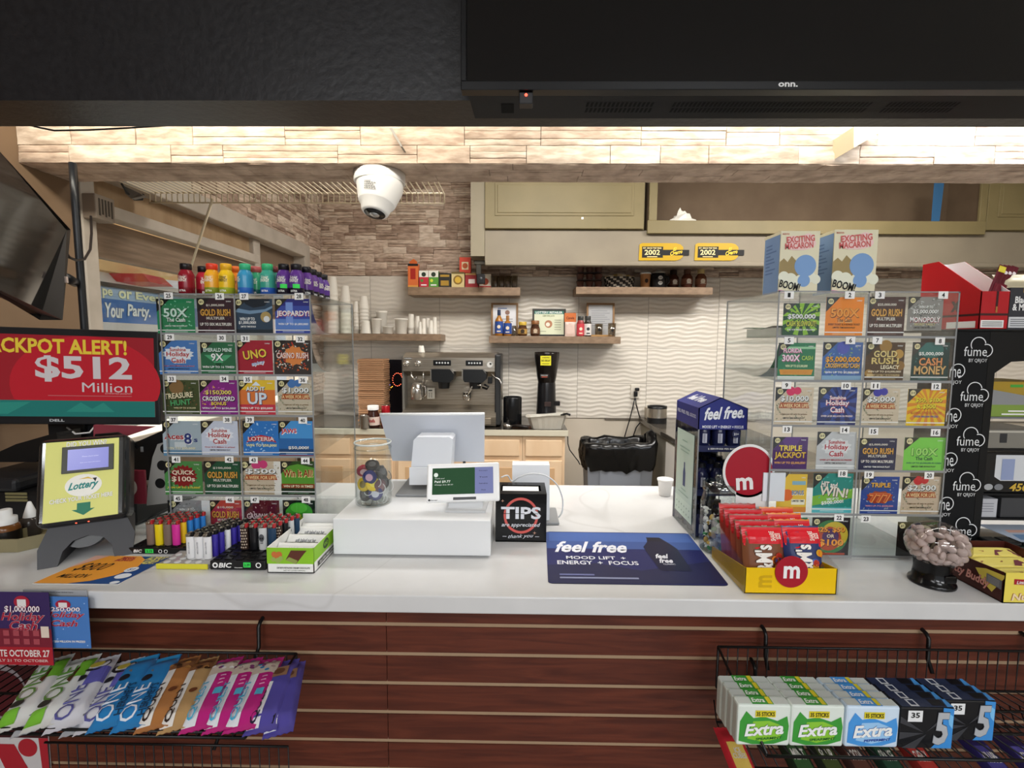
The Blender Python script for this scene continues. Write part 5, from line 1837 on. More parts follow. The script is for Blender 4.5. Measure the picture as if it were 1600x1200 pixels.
s_.disc(.06, .74, .035, gw, 3)
s_.text('Thank you!', .12, .6, .16, .06, gw, 3, 0)
s_.text('Paid $9.77', .17, .48, .26, .1, gw, 3)
s_.text('Change due: $0.23', .19, .36, .3, .06, gw, 3, 0)
for k, tt in enumerate(('Receipt', 'Text', 'Email address', 'Done')):
    s_.text(tt, .84, .86 - k * .24, .14 if k != 3 else .07, .045, mat('#2c2e50', .3), 3)
part(mb, 'screen', pay)
mb = MB()
mb.box((W * .36, H * .055, -.004), (W * .66, H * .125, .0006), mat('#2c2e30', .3), .0008, M)
part(mb, 'card_slot', pay, 'dark card slot')
mb = MB()
mb.lathe([(.004, .0), (.004, .005)], mat('#1a1b1c', .3), M @ T(W * .5, H, -.006) @ RX(-90), 10)
part(mb, 'camera_eye', pay)
mb = MB()
f0, f1 = at(691, 793, 1.22), at(758, 791, 1.22)
mb.slab([(f0.x + .008, 1.225, zr), (f1.x, 1.225, zr), (f1.x + .004, 1.33, zr), (f0.x, 1.33, zr)], (0, 0, .006), mat('#c9cbcd', .3))
mb.slab([(f0.x + .012, 1.245, zr + .005), (f0.x + .012, 1.32, zr + .005), (f0.x + .012, 1.30, zr + .045), (f0.x + .012, 1.262, zr + .03)], (f1.x - f0.x - .02, 0, 0), mat('#d5d7d9', .3))
part(mb, 'stand', pay)

# tip box
p0, p1 = atz(774, 846.5, ZC), atz(855, 847, ZC)
yt = p0.y
zt_ = at(815, 773, yt).z
x0, x1 = p0.x, p1.x - .003
tip = thing('tip_box', 'glossy black tip box with red ring lettering beside the white riser', 'tip box', ((x0 + x1) / 2, yt + .06, ZC))
mb = MB()
bk = mat('#0b0b0d', .25, 0, 0, .2)
dpt = .11
z0 = ZC + .0005
mb.box((x0, yt, z0), (x1, yt + .003, zt_), bk)
mb.box((x0, yt + dpt - .003, z0), (x1, yt + dpt, zt_), bk)
mb.box((x0, yt + .003, z0), (x0 + .003, yt + dpt - .003, zt_), bk)
mb.box((x1 - .003, yt + .003, z0), (x1, yt + dpt - .003, zt_), bk)
mb.box((x0, yt, z0), (x1, yt + dpt, z0 + .003), bk)
for a_, b_, c_, d_ in ((x0, yt, x1, yt + .028), (x0, yt + .082, x1, yt + dpt), (x0, yt + .028, x0 + .014, yt + .082), (x1 - .014, yt + .028, x1, yt + .082)):
    mb.box((a_, b_, zt_), (c_, d_, zt_ + .002), bk)
a = mb.art((x0, yt, z0), (x1 - x0, 0, 0), (0, 0, zt_ - z0), .0004)
a.ring(.5, .56, .34, .14, mat('#d8605a', .4), 1, .38, 40)
a.text('TIPS', .5, .62, .78, .26, mat('#e4e6ee', .4), 3, .03, 0, 0, bk, .02)
for k in range(3):
    a.rect(.12 + k * .27, .6, .3 + k * .27, .612, bk, 4.5)
a.text('are appreciated', .5, .36, .76, .105, mat('#e4e6ee', .4), 3, .01, .3, 0, bk, .02)
a.text('thank you', .5, .12, .5, .1, mat('#e4e6ee', .4), 3, .0, .5, 3)
for sx_ in (.14, .78):
    a.rect(sx_, .115, sx_ + .08, .125, mat('#e4e6ee', .4), 3)
for q in ((.14, .87, .035), (.77, .2, .04)):
    a.poly([(q[0] - q[2], q[1]), (q[0], q[1] + .008), (q[0] + q[2], q[1]), (q[0], q[1] - .008)], mat('#d8a890', .4), 3)
    a.poly([(q[0], q[1] - q[2]), (q[0] + .008, q[1]), (q[0], q[1] + q[2]), (q[0] - .008, q[1])], mat('#d8a890', .4), 3)
part(mb, 'box_body', tip)
mb = MB()
mb.slab([(x0 + .018, yt + .034, zt_ - .004), (x1 - .02, yt + .034, zt_ - .004), (x1 - .02, yt + .076, zt_ - .001), (x0 + .018, yt + .076, zt_ - .001)], (0, 0, .001), mat('#e9e9e8', .5))
one(mb, 'paper_note', 'blank white note lying in the open top of the tip box', 'note')

# white stand behind the tip box
st = thing('screen_stand', 'white upright screen stand on grey base behind the tip box', 'stand', (at(830, 815, 1.42).x, 1.42, ZC))
mb = MB()
q = [at(800, 813, 1.41), at(858.5, 813, 1.41), at(859, 727, 1.44), at(800.5, 726.5, 1.44)]
mb.slab(q, (0, .05, 0), mat('#e4e7ec', .2))
part(mb, 'stand_column', st)
mb = MB()
mb.box((at(798, 818, 1.40).x, 1.395, ZC + .0005), (at(874, 818, 1.40).x, 1.53, ZC + .009), mat('#8e9092', .4), .003)
part(mb, 'base_plate', st)
mb = MB()
pts = [at(783, 746, 1.38), at(793, 743, 1.39), at(800, 752, 1.40), at(812, 745, 1.385), at(830, 740, 1.38), at(852, 743, 1.38), at(870, 757, 1.385), at(879, 780, 1.39), at(878, 800, 1.40), at(873, 808, 1.41)]
sm_ = []
for i in range(len(pts) - 1):
    P0, P1, P2, P3 = pts[max(0, i - 1)], pts[i], pts[i + 1], pts[min(len(pts) - 1, i + 2)]
    for k in range(5):
        t_ = k / 5
        sm_.append(.5 * (2 * P1 + (P2 - P0) * t_ + (2 * P0 - 5 * P1 + 4 * P2 - P3) * t_ ** 2 + (3 * P1 - P0 - 3 * P2 + P3) * t_ ** 3))
mb.tube(sm_ + [pts[-1]], .0022, mat('#d9dcdf', .35), 8)
part(mb, 'cable', st)

# blue counter mat
cn = [atz(*q, ZC + .0015) for q in ((856.5, 911), (1139.5, 915), (1072, 832.5), (853, 830.5))]
O = cn[0]
U = Vector((cn[1].x - O.x, cn[1].y - O.y, 0))
V = Vector((-U.y, U.x, 0)).normalized() * (cn[3] - O).length
V = Vector((cn[3].x - O.x, cn[3].y - O.y, 0))
mb = MB()
navy = mat('#1f2460', .35)


def rr(W_, H_, r, n=5):
    out = []
    for cx_, cy_, a0_ in ((r, r, 180), (1 - r, r, 270), (1 - r, 1 - r, 0), (r, 1 - r, 90)):
        for i in range(n + 1):
            an = R(a0_ + 90 * i / n)
            out.append((cx_ + r * math.cos(an), cy_ + r * math.sin(an)))
    return out


pr_ = rr(1, 1, .03)
mb.slab([O + U * x + V * y for x, y in pr_], (0, 0, -.0012), navy, mat('#101014'))
a = mb.art(O, U, V, .0003)


def mf(px, py):
    d = atz(px, py, ZC + .0015) - O
    det = U.x * V.y - U.y * V.x
    return ((d.x * V.y - d.y * V.x) / det, (U.x * d.y - U.y * d.x) / det)


def mtext(t, xa, ya, xb, yb_, col, **k):
    q = [mf(xa, yb_), mf(xb, yb_), mf(xa, ya)]
    a.text(t, (q[0][0] + q[1][0]) / 2 , (q[0][1] + q[2][1]) / 2, q[1][0] - q[0][0], q[2][1] - q[0][1], mat(col, .5), 3, **k)


a.rect(.0, .62, 1, .985, mat('#3a5596', .4), 1)
a.rect(.02, .78, .98, .98, mat('#4666ac', .4), 1)
a.poly([(.0, .3), (.3, .34), (.55, .22), (1, .4), (1, .02), (.03, .0), (0, .03)], mat('#171a48', .4), 1)
mtext('feel free', 867, 846, 982, 863, '#e8eaf2', bold=.03, shear=.4)
mtext('MOOD LIFT  +', 885, 869, 978, 874, '#e8eaf2', bold=.02)
mtext('ENERGY  +  FOCUS', 871, 876, 998, 882, '#e8eaf2', bold=.02)
q0, q1 = mf(875, 904), mf(998, 904)
a.rect(q0[0], q0[1], q1[0], q1[1] + .008, mat('#8a90b0', .5), 3)
a.rect(q0[0], q0[1] + .05, q0[0] + .2, q1[1] + .058, mat('#6a70a0', .5), 3)
bt = [mf(*q) for q in ((1028, 886), (1067, 893), (1070, 893), (1035, 846), (1031, 840.5), (1012, 840), (1010, 846), (1005, 853))]
bt = [mf(*q) for q in ((1032, 892), (1082, 893), (1058, 858), (1046, 850), (1031, 841), (1010, 840.5), (1011, 847), (1005, 855))]
a.poly(bt, mat('#12153a', .3), 2)
a.poly([mf(*q) for q in ((1012, 846), (1033, 847), (1030, 840.5), (1009, 840))], mat('#0c0e28', .3), 2)
mtext('feel', 1025, 866, 1047, 873, '#e8eaf2', bold=.03, shear=.4)
mtext('free', 1031, 873, 1053, 880, '#e8eaf2', bold=.03, shear=.4)
mtext('CLASSIC', 1037, 881, 1056, 883, '#c8cad8')
one(mb, 'counter_mat', 'dark blue counter mat with white script and a bottle picture', 'mat')

# foam cup on the counter
c = atz(1039, 778, ZC)
cup = MB()
cy_ = c.y + .03
cxp = at(1039, 765, cy_).x
ch = at(1038, 748, cy_).z - ZC
rr_ = 23.5 / 2 / FPX * cy_
cup.lathe([(rr_ * .72, .0005), (rr_ * .75, .001), (rr_ * .96, ch - .008), (rr_ * 1.06, ch - .007), (rr_ * 1.06, ch), (rr_ * .95, ch), (rr_ * .7, .005), (0, .005)], mat('#efedea', .6), T(cxp, cy_, ZC), 28)
one(cup, 'foam_cup', 'single white foam cup on the counter beside the blue bottle display', 'cup')

# ================================================================ blue drink display
yf_ = 1.30
y1_ = 1.485
xL_, xR_ = at(1085, 820, yf_).x, at(1166, 700, yf_).x
zh0, zh1, zpk = at(1088, 671, yf_).z, at(1088, 637.5, yf_).z, at(1127, 621, yf_).z
dd = thing('drink_display', 'clear countertop display with navy gabled header beside the ticket case', 'display', ((xL_ + xR_) / 2, 1.43, ZC))
mb = MB()
z0 = ZC + .0005
for x in (xL_, xR_ - .003):
    mb.box((x, yf_, z0), (x + .003, y1_, zh0), ACR)
    mb.box((x - .0003, yf_ - .0008, z0), (x + .0033, yf_ + .0004, zh0), EDGE)
    mb.box((x - .0003, y1_ - .0004, z0), (x + .0033, y1_ + .0008, zh0), EDGE)
mb.box((xL_, yf_, z0), (xR_, y1_, z0 + .003), ACR)
mb.box((xL_, y1_ - .003, z0), (xR_, y1_, zh0), mat('#23284c', .4))
part(mb, 'clear_case', dd)
mb = MB()
nav = mat('#20297a', .4)
xm_ = at(1127, 621, yf_).x
ft = [(xL_, yf_, zh0), (xR_, yf_, zh0), (xR_, yf_, zh1), (xm_, yf_, zpk), (xL_, yf_, zh1)]
mb.slab(ft, (0, .003, 0), nav)
mb.slab([(x, y1_ - .006, z) for x, y, z in ft], (0, .003, 0), nav)
for qa, qb in ((ft[1], ft[2]), (ft[2], ft[3]), (ft[3], ft[4]), (ft[4], ft[0])):
    qa, qb = Vector(qa), Vector(qb)
    nn_ = Vector(((qb - qa).z, 0, -(qb - qa).x)).normalized() * -.002
    mb.slab([qa, qb, qb + nn_, qa + nn_], (0, y1_ - yf_ - .003, 0), nav)
a = mb.art((xL_, yf_, zh0), (xR_ - xL_, 0, 0), (0, 0, zh1 - zh0))
a.text('feel free.', .51, .78, .82, .58, mat('#eef0f6'), 2, .03, .4, 4)
a.text('MOOD LIFT + ENERGY + FOCUS', .5, .13, .84, .13, mat('#eef0f6'), 2)
s = mb.art((xL_, y1_, zh0), (0, -(y1_ - yf_), 0), (0, 0, zh1 - zh0))
s.text('FEEL FREE. FEEL GOOD.', .5, .55, .84, .17, mat('#c9cde0'), 2)
rv = Vector((xm_ - xL_, 0, zpk - zh1))
r_ = mb.art((xL_, y1_, zh1), (0, -(y1_ - yf_), 0), rv)
r_.text('feel free', .5, .55, .6, .46, mat('#dcdfe8'), 2, .03, .4)
part(mb, 'header', dd)
zsh = [z0 + .003]
for py in (700, 769):
    zz = at(1125, py, yf_).z
    zsh.append(zz)
    mb = MB()
    mb.box((xL_ + .003, yf_, zz - .011), (xR_ - .003, yf_ + .002, zz + .006), mat('#20264e', .4))
    mb.box((xL_ + .003, yf_ + .002, zz - .002), (xR_ - .003, y1_ - .003, zz), ACR)
    a = mb.art((xL_ + .003, yf_, zz - .011), (xR_ - xL_ - .006, 0, 0), (0, 0, .017))
    a.text('2 SERVINGS PER BOTTLE', .55, .5, .7, .28, WHITE, 1)
    part(mb, 'shelf', dd)
p_ = at(1150, 677, yf_)
mb = MB()
mb.lathe([(.011, 0), (.011, .001)], mat('#20264e', .4), T(p_.x, yf_ - .0005, p_.z - .002) @ RX(90), 24)
a = mb.art((p_.x - .011, yf_ - .0016, p_.z - .013), (.022, 0, 0), (0, 0, .022))
a.text('21+', .5, .5, .6, .3, WHITE, 1)
part(mb, 'age_badge', dd)
ga, gb_, gc, gd = atx(1057, 774, xL_ - .001), atx(1079, 793, xL_ - .001), atx(1080, 698, xL_ - .001), atx(1054, 686, xL_ - .001)
mb = MB()
gO = Vector((xL_ - .0008, ga.y, ga.z))
sheet = [Vector((xL_ - .0008, y, z)) for y, z in ((1.462, ZC + .035), (1.322, ZC + .035), (1.322, zh0 - .022), (1.462, zh0 - .022))]
mb.slab(sheet, (-.0006, 0, 0), mat('#b9cfc4', .4))
a = mb.art(sheet[0] + Vector((-.0006, 0, 0)), sheet[1] - sheet[0], sheet[3] - sheet[0])
a.poly([(.44, .36), (.58, .36), (.58, .52), (.54, .58), (.54, .64), (.48, .64), (.48, .58), (.44, .52)], mat('#2a3f70'), 1)
a.rect(0, 0, 1, .2, mat('#c9dcd0'), 1)
for k in range(6):
    a.disc(.12 + k * .15, .13, .02, mat('#7a9a8c'), 2)
    a.disc(.12 + k * .15, .06, .02, mat('#7a9a8c'), 2)
for yy_, w_ in ((.88, .3), (.8, .6), (.76, .5), (.31, .3), (.26, .6)):
    a.rect(.5 - w_ / 2, yy_, .5 + w_ / 2, yy_ + .012, mat('#8fae9f'), 2)
part(mb, 'leaflet', dd, 'pale green leaflet with small bottle picture')
# bottles inside
bp = None
nb = 0
for lv, zz in enumerate((zsh[0] + .001, zsh[2] + .001, zsh[1] + .001)):
    top = [zsh[2], zsh[1], zh0][lv] - zz - .012
    for i in range(3):
        for j in range(4):
            x = xL_ + .003 + (i + .5) * (xR_ - xL_ - .006) / 3
            y = yf_ + .026 + j * .043
            if bp is None:
                bp = thing('drink_bottle', 'small dark navy drink bottle in the blue display', 'bottle', (x, y, zz), 'bottles in the navy display')
                mb = MB()
                Mb = T(x, y, zz)
                h_ = min(.075, top)
                mb.lathe([(.016, 0), (.0185, .002), (.0185, h_ * .62), (.012, h_ * .78), (.0085, h_ * .84)], mat('#1a1f44', .2), Mb, 18)
                vs = []
                for k in range(5):
                    an = -2.0 + k * .16
                    for zq in (h_ * .15, h_ * .5):
                        vs.append(Mb @ Vector((.0188 * math.cos(an), .0188 * math.sin(an), zq)))
                mb.add(vs, [(2 * k, 2 * k + 2, 2 * k + 3, 2 * k + 1) for k in range(4)], mat('#b9bccb', .5))
                for k in range(7):
                    mb.add([Mb @ Vector((.019 * math.cos(an_), .019 * math.sin(an_), zq)) for an_, zq in ((-1.9, h_ * (.18 + k * .045)), (-1.6, h_ * (.18 + k * .045)), (-1.6, h_ * (.2 + k * .045)), (-1.9, h_ * (.2 + k * .045)))], [(0, 1, 2, 3)], mat('#30324a', .5))
                part(mb, 'bottle_body', bp)
                mb = MB()
                mb.lathe([(.0095, h_ * .84), (.0095, h_)], mat('#101018', .4), Mb, 16)
                part(mb, 'cap', bp)
            else:
                dup(bp, (x, y, zz))

# ================================================================ glass jar of wrapped sweets
sy_, sz = 1.238, ZC
sx_ = at(1122, 830, sy_).x
sr = .047
sjh = at(1120, 752, sy_).z - sz
sj = thing('sweet_jar', 'clear glass jar of wrapped mints behind the yellow candy tray', 'jar', (sx_, sy_ - .0, sz))
mb = MB()
mb.lathe([(sr * .6, .001), (sr * .93, .001), (sr, .008), (sr, sjh * .7), (sr * .86, sjh * .85), (sr * .86, sjh * .9)], GL, T(sx_, sy_, sz), 32, True, False)
mb.lathe([(0, .003), (sr * .95, .003)], clear('#c8d0ce', .12, .08, 'jarbase'), T(sx_, sy_, sz), 32, True, False)
part(mb, 'jar_glass', sj)
mb = MB()
mb.lathe([(sr * .92, sjh * .88), (sr * .92, sjh * .98), (sr * .8, sjh), (.006, sjh), (.014, sjh + .01), (.010, sjh + .018), (0, sjh + .02)], clear('#dfe5e4', .14, .05, 'lid'), T(sx_, sy_, sz), 32)
part(mb, 'lid', sj)
rnd = random.Random(5)
wprot = {}
for k in range(34):
    an, rad = rnd.uniform(0, 6.28), (sr - .014) * math.sqrt(rnd.random())
    if k < 20:
        an, rad = math.pi + rnd.uniform(-.9, 1.6), sr - .0145
    pos_ = (sx_ + rad * math.cos(an), sy_ + rad * math.sin(an), sz + .012 + (k % 17) / 17 * sjh * .55)
    col = ['#e9eae6', '#3f8a54', '#c9a64a', '#e9eae6'][k % 4]
    if col not in wprot:
        nmw = {'#e9eae6': 'white wrapped mint in the glass jar', '#3f8a54': 'green wrapped mint in the glass jar', '#c9a64a': 'gold wrapped mint in the glass jar'}[col]
        o = thing('wrapped_mint', nmw, 'mint', pos_, nmw.replace('mint', 'mints'))
        mb = MB()
        mb.ball((0, 0, 0), .0085, .0065, .005, mat(col, .25), 12)
        part(mb, 'sweet', o)
        OFF[o] = Vector()
        mb2 = MB()
        for sg in (1, -1):
            mb2.add([(sg * .006, -.001, 0), (sg * .013, -.005, .002), (sg * .014, .0, -.002), (sg * .013, .005, .002), (sg * .006, .001, 0)], [(0, 1, 2, 4) if sg > 0 else (4, 2, 1, 0), (4, 2, 3) if sg > 0 else (3, 2, 4)], mat('#e6eae6', .2))
        part(mb2, 'wrapper_twist', o)
        for ch in o.children:
            if ch.name.startswith('sweet'):
                ch.data.transform(Matrix.Translation(Vector(pos_)))
        wprot[col] = o
        o.rotation_euler = (rnd.uniform(0, 6), rnd.uniform(0, 6), rnd.uniform(0, 6))
    else:
        dup(wprot[col], pos_, (rnd.uniform(0, 6), rnd.uniform(0, 6), rnd.uniform(0, 6)))

# ================================================================ yellow candy tray
p0, p1 = atz(1163, 927.5, ZC), atz(1302, 926, ZC)
y0_, x0, x1 = p0.y, p0.x, p1.x
y1_ = atz(1111, 871, ZC).y
z0 = ZC + .0005
zty = at(1230, 888, y0_).z
ct = thing('candy_tray', 'yellow candy tray with red round badge at the counter edge', 'tray', ((x0 + x1) / 2, (y0_ + y1_) / 2, ZC))
mb = MB()
yl = mat('#efc40c', .25)
mb.box((x0, y0_, z0), (x1, y1_, z0 + .002), yl)
mb.box((x0, y0_, z0), (x1, y0_ + .002, zty), yl)
mb.slab([(x0, y0_, z0), (x0, y1_, z0), (x0, y1_, z0 + .03), (x0, y0_, zty)], (.002, 0, 0), yl)
mb.slab([(x1 - .002, y0_, z0), (x1 - .002, y1_, z0), (x1 - .002, y1_, z0 + .03), (x1 - .002, y0_, zty)], (.002, 0, 0), yl)
a = mb.art((x0, y0_, z0), (x1 - x0, 0, 0), (0, 0, zty - z0))
a.text('m', .22, .48, .14, .5, mat('#d2a808', .3), 1, .03, 0, 90)
part(mb, 'tray_shell', ct)
mb = MB()
zc2 = zty + .035
for x in (x0 - .003, x1):
    mb.slab([(x, y0_ - .002, z0), (x, y1_ + .002, z0), (x, y1_ + .002, zc2 + .02), (x, y0_ - .002, zty + .001)], (.003, 0, 0), ACR)
mb.box((x0 - .003, y1_ + .002, z0), (x1 + .003, y1_ + .005, zc2 + .02), ACR)
part(mb, 'clear_sleeve', ct)
mb = MB()
bc = at(1237, 894, y0_ - .003)
br_ = 26 / FPX * y0_
mb.lathe([(br_, 0), (br_, .0025)], mat('#a8182a', .25), T(bc.x, y0_ - .0005, bc.z) @ RX(90), 40)
a = mb.art((bc.x - br_, y0_ - .003, bc.z - br_), (2 * br_, 0, 0), (0, 0, 2 * br_))
a.text('m', .5, .5, .5, .4, mat('#f2f2f2'), 1, .05)
part(mb, 'round_badge', ct, 'dark red round badge with white m')


def mm_bag(o, lean, W_, H_, base, top, lab, txt, seed, main='#8a5a3a'):
    u = Vector((W_, 0, 0))
    v = Vector((0, H_ * math.sin(R(lean)), H_ * math.cos(R(lean))))
    mb = MB()
    pa = pillow(mb, o, u, v, .011, mat(base, .25), .06, None, seed)
    pa.rect(.01, .72, .99, .97, mat(top, .25), 1)
    pa.poly([(.02, .72), (.98, .72), (.98, .66), (.6, .7), (.3, .64), (.02, .69)], mat(top, .25), 1)
    for k in range(9):
        rq = random.Random(seed * 9 + k)
        pa.disc(rq.uniform(.7, .95), rq.uniform(.12, .62), .09, mat(['#3f8a4a', '#d8a020', '#b0301c', '#2f5ab0', '#6a3a24', '#e07a1e'][k % 6], .3), 2)
    pa.text(txt, .45, .42, .56 * H_ / W_ * 1.02, .42 * W_ / H_, mat('#f2ede6', .4), 3, .03, 0, 90, mat('#3a2418', .4), .05)
    pa.text('SHARE\nSIZE', .78, .84, .24 * H_ / W_ * .6, .26 * W_ / H_, mat('#f4e6da', .4), 3, .02, 0, 90)
    return one(mb, 'candy_bag', lab, 'candy bag', 'candy bags in the yellow tray')


bl_ = [(0, '#7a4a30', '#d8222e', 'brown and red candy bag at the front of its column'), (1, '#8a4a34', '#d8222e', 'brown and red candy bag second from the front of its column'), (2, '#a04a38', '#d8222e', 'brown and red candy bag in the middle of its column'), (3, '#a03a30', '#d8222e', 'red topped candy bag second from the back of the tray'), (4, '#a03a30', '#d8302e', 'red topped candy bag at the back under the placard')]
xc = at(1157, 880, y0_ + .02).x
for k, c1_, c2_, lab in reversed(bl_):
    mm_bag(Vector((x0 + .006 + .0025 * (4 - k) * 0, y0_ + .012 + k * .029, z0 + .004)), 14, .092, .138 + .003 * k, c1_, c2_, lab, "M&M's", k + 1)
for k, (c1_, c2_, lab) in enumerate((('#2f3a6a', '#d8222e', 'dark blue and red candy bag behind the round badge'), ('#e07a1e', '#d8222e', 'orange and red candy bag second behind the badge'), ('#e8861e', '#d8302e', 'orange candy bag third behind the badge'), ('#e8861e', '#e0402e', 'orange candy bag at the back corner of the tray'))):
    mm_bag(Vector((x0 + .104, y0_ + .018 + k * .033, z0 + .004)), 16, .084, .136 + .003 * k, c1_, c2_, lab, "M&M's", k + 11)
# header placard over the tray
yh = y1_ + .012
hc = at(1170, 736, yh)
hd = thing('header_card', 'white edged red round placard standing behind the candy bags', 'placard', (hc.x, yh, ZC))
mb = MB()
s_ = yh / FPX
ow, oh = 37 * s_, 39 * s_
el = [(hc.x + ow * 1.1 * math.cos(6.283 * i / 48), yh, hc.z + oh * 1.1 * math.sin(6.283 * i / 48)) for i in range(48)]
mb.slab(el, (0, .002, 0), mat('#efefee', .4))
mb.slab([(hc.x - .03, yh, hc.z - oh * .8), (hc.x + .055, yh, hc.z - oh * .8), (hc.x + .055, yh, ZC + .001), (hc.x - .03, yh, ZC + .001)], (0, .002, 0), mat('#efefee', .4))
a = mb.art((hc.x - ow, yh, hc.z - oh), (2 * ow, 0, 0), (0, 0, 2 * oh))
a.disc(.5, .5, .5, mat('#a8182c', .3), 1, .5, 48)
a.text('m', .42, .24, .36, .26, mat('#f0f0f0', .4), 2, .05, 0, 5)
part(mb, 'card', hd)
mb = MB()
p0, p1 = at(1191, 783, yh - .004), at(1228, 739, yh - .004)
mb.box((p0.x, yh - .004, p0.z), (p1.x, yh - .0005, p1.z), mat('#e9edf4', .4))
part(mb, 'price_square', hd, 'blank white square')

# ================================================================ right end of the counter
# candy globe
c0 = atz(1456, 922, ZC)
gy = c0.y + .035
gx, gz = at(1457, 890, gy).x, ZC + .0005
br_ = 30.5 / FPX * gy
zc_ = at(1462, 850, gy).z
gl = thing('candy_dispenser', 'clear oval candy dispenser on black base full of pale mauve sweets', 'dispenser', (gx, gy, ZC))
mb = MB()
hb = zc_ - .05 - gz
bkg = mat('#0e0f11', .15)
mb.lathe([(br_, 0), (br_ * 1.02, .004), (br_ * .98, .008), (br_ * .86, .012), (br_ * .8, hb * .8), (br_ * .84, hb + .012)], bkg, T(gx, gy, gz), 32)
mb.box((gx - .004, gy - br_ * .9, gz + .016), (gx + .022, gy - br_ * .6, gz + hb * .8), mat('#0a0a0b', .1), .003)
part(mb, 'base', gl)
ea, eb, ec = .064, .058, .053
Mg = T(gx + .006, gy, zc_) @ RY(8)
mb = MB()
mb.ball((0, 0, 0), ea, eb, ec, clear('#e9e6e6', .05, .04, 'globe'), 28, Mg)
part(mb, 'globe', gl)
rnd = random.Random(9)
pts_ = []
sp = mat('#dccbc4', .3)
first = None
tries = 0
while len(pts_) < 110 and tries < 20000:
    tries += 1
    shell = len(pts_) < 85
    th, ph = rnd.uniform(0, 6.283), math.acos(rnd.uniform(-1, .75))
    rr_ = .83 if shell else .55
    q = Vector((ea * rr_ * math.sin(ph) * math.cos(th), eb * rr_ * math.sin(ph) * math.sin(th), ec * rr_ * math.cos(ph)))
    if q.z > .03 or (shell and q.y > .03):
        continue
    if min([(q - p).length for p in pts_] or [9]) < .0142:
        continue
    pts_.append(q)
    nrm = Vector((q.x / ea ** 2, q.y / eb ** 2, q.z / ec ** 2)).normalized()
    rot = nrm.to_track_quat('Z', 'Y').to_euler()
    rot = (rot.x + rnd.uniform(-.5, .5), rot.y + rnd.uniform(-.5, .5), rnd.uniform(0, 6))
    loc = Mg @ q
    if first is None:
        mb = MB()
        mb.ball((0, 0, 0), .0104, .0098, .0056, sp, 16)
        first = mb.build('sweet')
        first.location = loc
        tag(first, 'pale mauve coated sweet inside the oval candy dispenser', 'sweet', 'sweets in the candy dispenser')
        first.rotation_euler = rot
    else:
        dup(first, loc, rot)

# snack cake carton at the counter edge
p0 = atz(1566, 942.5, ZC)
y0_, x0 = p0.y, p0.x
zt_ = at(1566, 895, y0_).z
x1 = x0 + .17
y1_ = atz(1487, 904, ZC).y
y1_ = 1.155
z0 = ZC + .0005
sc2 = thing('snack_cake_carton', 'open yellow and brown snack cake carton at the counter edge beside the candy dispenser', 'carton', ((x0 + x1) / 2, (y0_ + y1_) / 2, ZC))
mb = MB()
ylw, brn = mat('#ecd95e', .4), mat('#4a1f18', .4)
mb.box((x0, y0_, z0), (x1, y1_, z0 + .002), brn)
mb.box((x0, y0_, z0), (x1, y0_ + .002, zt_), ylw)
mb.box((x1 - .002, y0_, z0), (x1, y1_, zt_), brn)
mb.box((x0, y1_ - .002, z0), (x1, y1_, zt_), brn)
mb.slab([(x0, y0_, z0), (x0, y1_, z0), (x0, y1_, z0 + (zt_ - z0) * .85), (x0, (y0_ + y1_) / 2, z0 + (zt_ - z0) * .92), (x0, y0_, zt_)], (.002, 0, 0), brn)
a = mb.art((x0, y0_, z0), (x1 - x0, 0, 0), (0, 0, zt_ - z0))
a.text('Nutty Buddy', .5, .22, .8, .3, mat('#f0d8b0'), 2, .03, .2, 3, mat('#b0242c'), .06)
a.poly([(.12, .62), (.5, .58), (.52, .76), (.12, .8)], mat('#a8202a'), 1)
a.text('Little Debbie', .31, .69, .32, .1, WHITE, 2, .02, .2)
a.disc(.45, .48, .09, mat('#5a2a1c'), 1)
a.disc(.62, .5, .1, mat('#6e3a26'), 1)
s = mb.art((x0, y1_, z0), (0, -(y1_ - y0_), 0), (0, 0, (zt_ - z0) * .9))
s.text('Nutty Buddy', .5, .4, .66, .42, mat('#e8a898'), 2, .03, .2, 0, mat('#a8242c'), .06)
s.poly([(.62, .8), (.76, .95), (1, 1), (1, .9), (.86, .2), (.74, .4)], ylw, 1)
s.poly([(.78, .8), (.98, .78), (.98, .45), (.78, .5)], mat('#7c7e82'), 3)
for k in range(5):
    s.rect(.8, .52 + k * .05, .95, .535 + k * .05, mat('#b8babc'), 4)
part(mb, 'carton_body', sc2)
for k in range(3):
    mb = MB()
    o = Vector((x0 + .008, y0_ + .012 + k * .045, z0 + .032 + .004 * k))
    pa = pillow(mb, o, (x1 - x0 - .016, 0, 0), (0, .045, .012), .016, mat('#e0cf6a', .3), .03, None, k + 60)
    pa.poly([(.5, .2), (.9, .2), (.85, .7), (.6, .6)], mat('#6a2c34'), 1)
    pa.poly([(.1, .5), (.4, .45), (.42, .55), (.12, .6)], mat('#9a6a3a'), 1)
    one(mb, 'snack_cake', ['yellow wrapped snack cake at the open front of its carton', 'yellow wrapped snack cake in the middle of the brown carton', 'yellow wrapped snack cake at the back of the brown carton'][k], 'snack cake', 'wrapped snack cakes')

# black vape stand with cloud logo side
YV = 1.262
xv0, xv1 = at(1474, 700, YV).x, at(1531, 700, YV).x
zvt = at(1520, 553, YV).z
zv_top = at(1540, 518, YV).z
bkv = mat('#0b0c0e', .4, 0, 0, .25)
vs_ = thing('vape_stand', 'tall black vape stand with white cloud logos beside the ticket case', 'display stand', (xv1, 1.4, ZC))
mb = MB()
mb.box((xv0, YV, z0), (xv1, YV + .012, zv_top), mat('#0b0d10', .5, 0, 0, .2))
a = mb.art((xv0, YV, z0), (xv1 - xv0, 0, 0), (0, 0, zv_top - z0), .0004)
wl = mat('#e4e6e8', .4)
Wv, Hv = xv1 - xv0, zv_top - z0


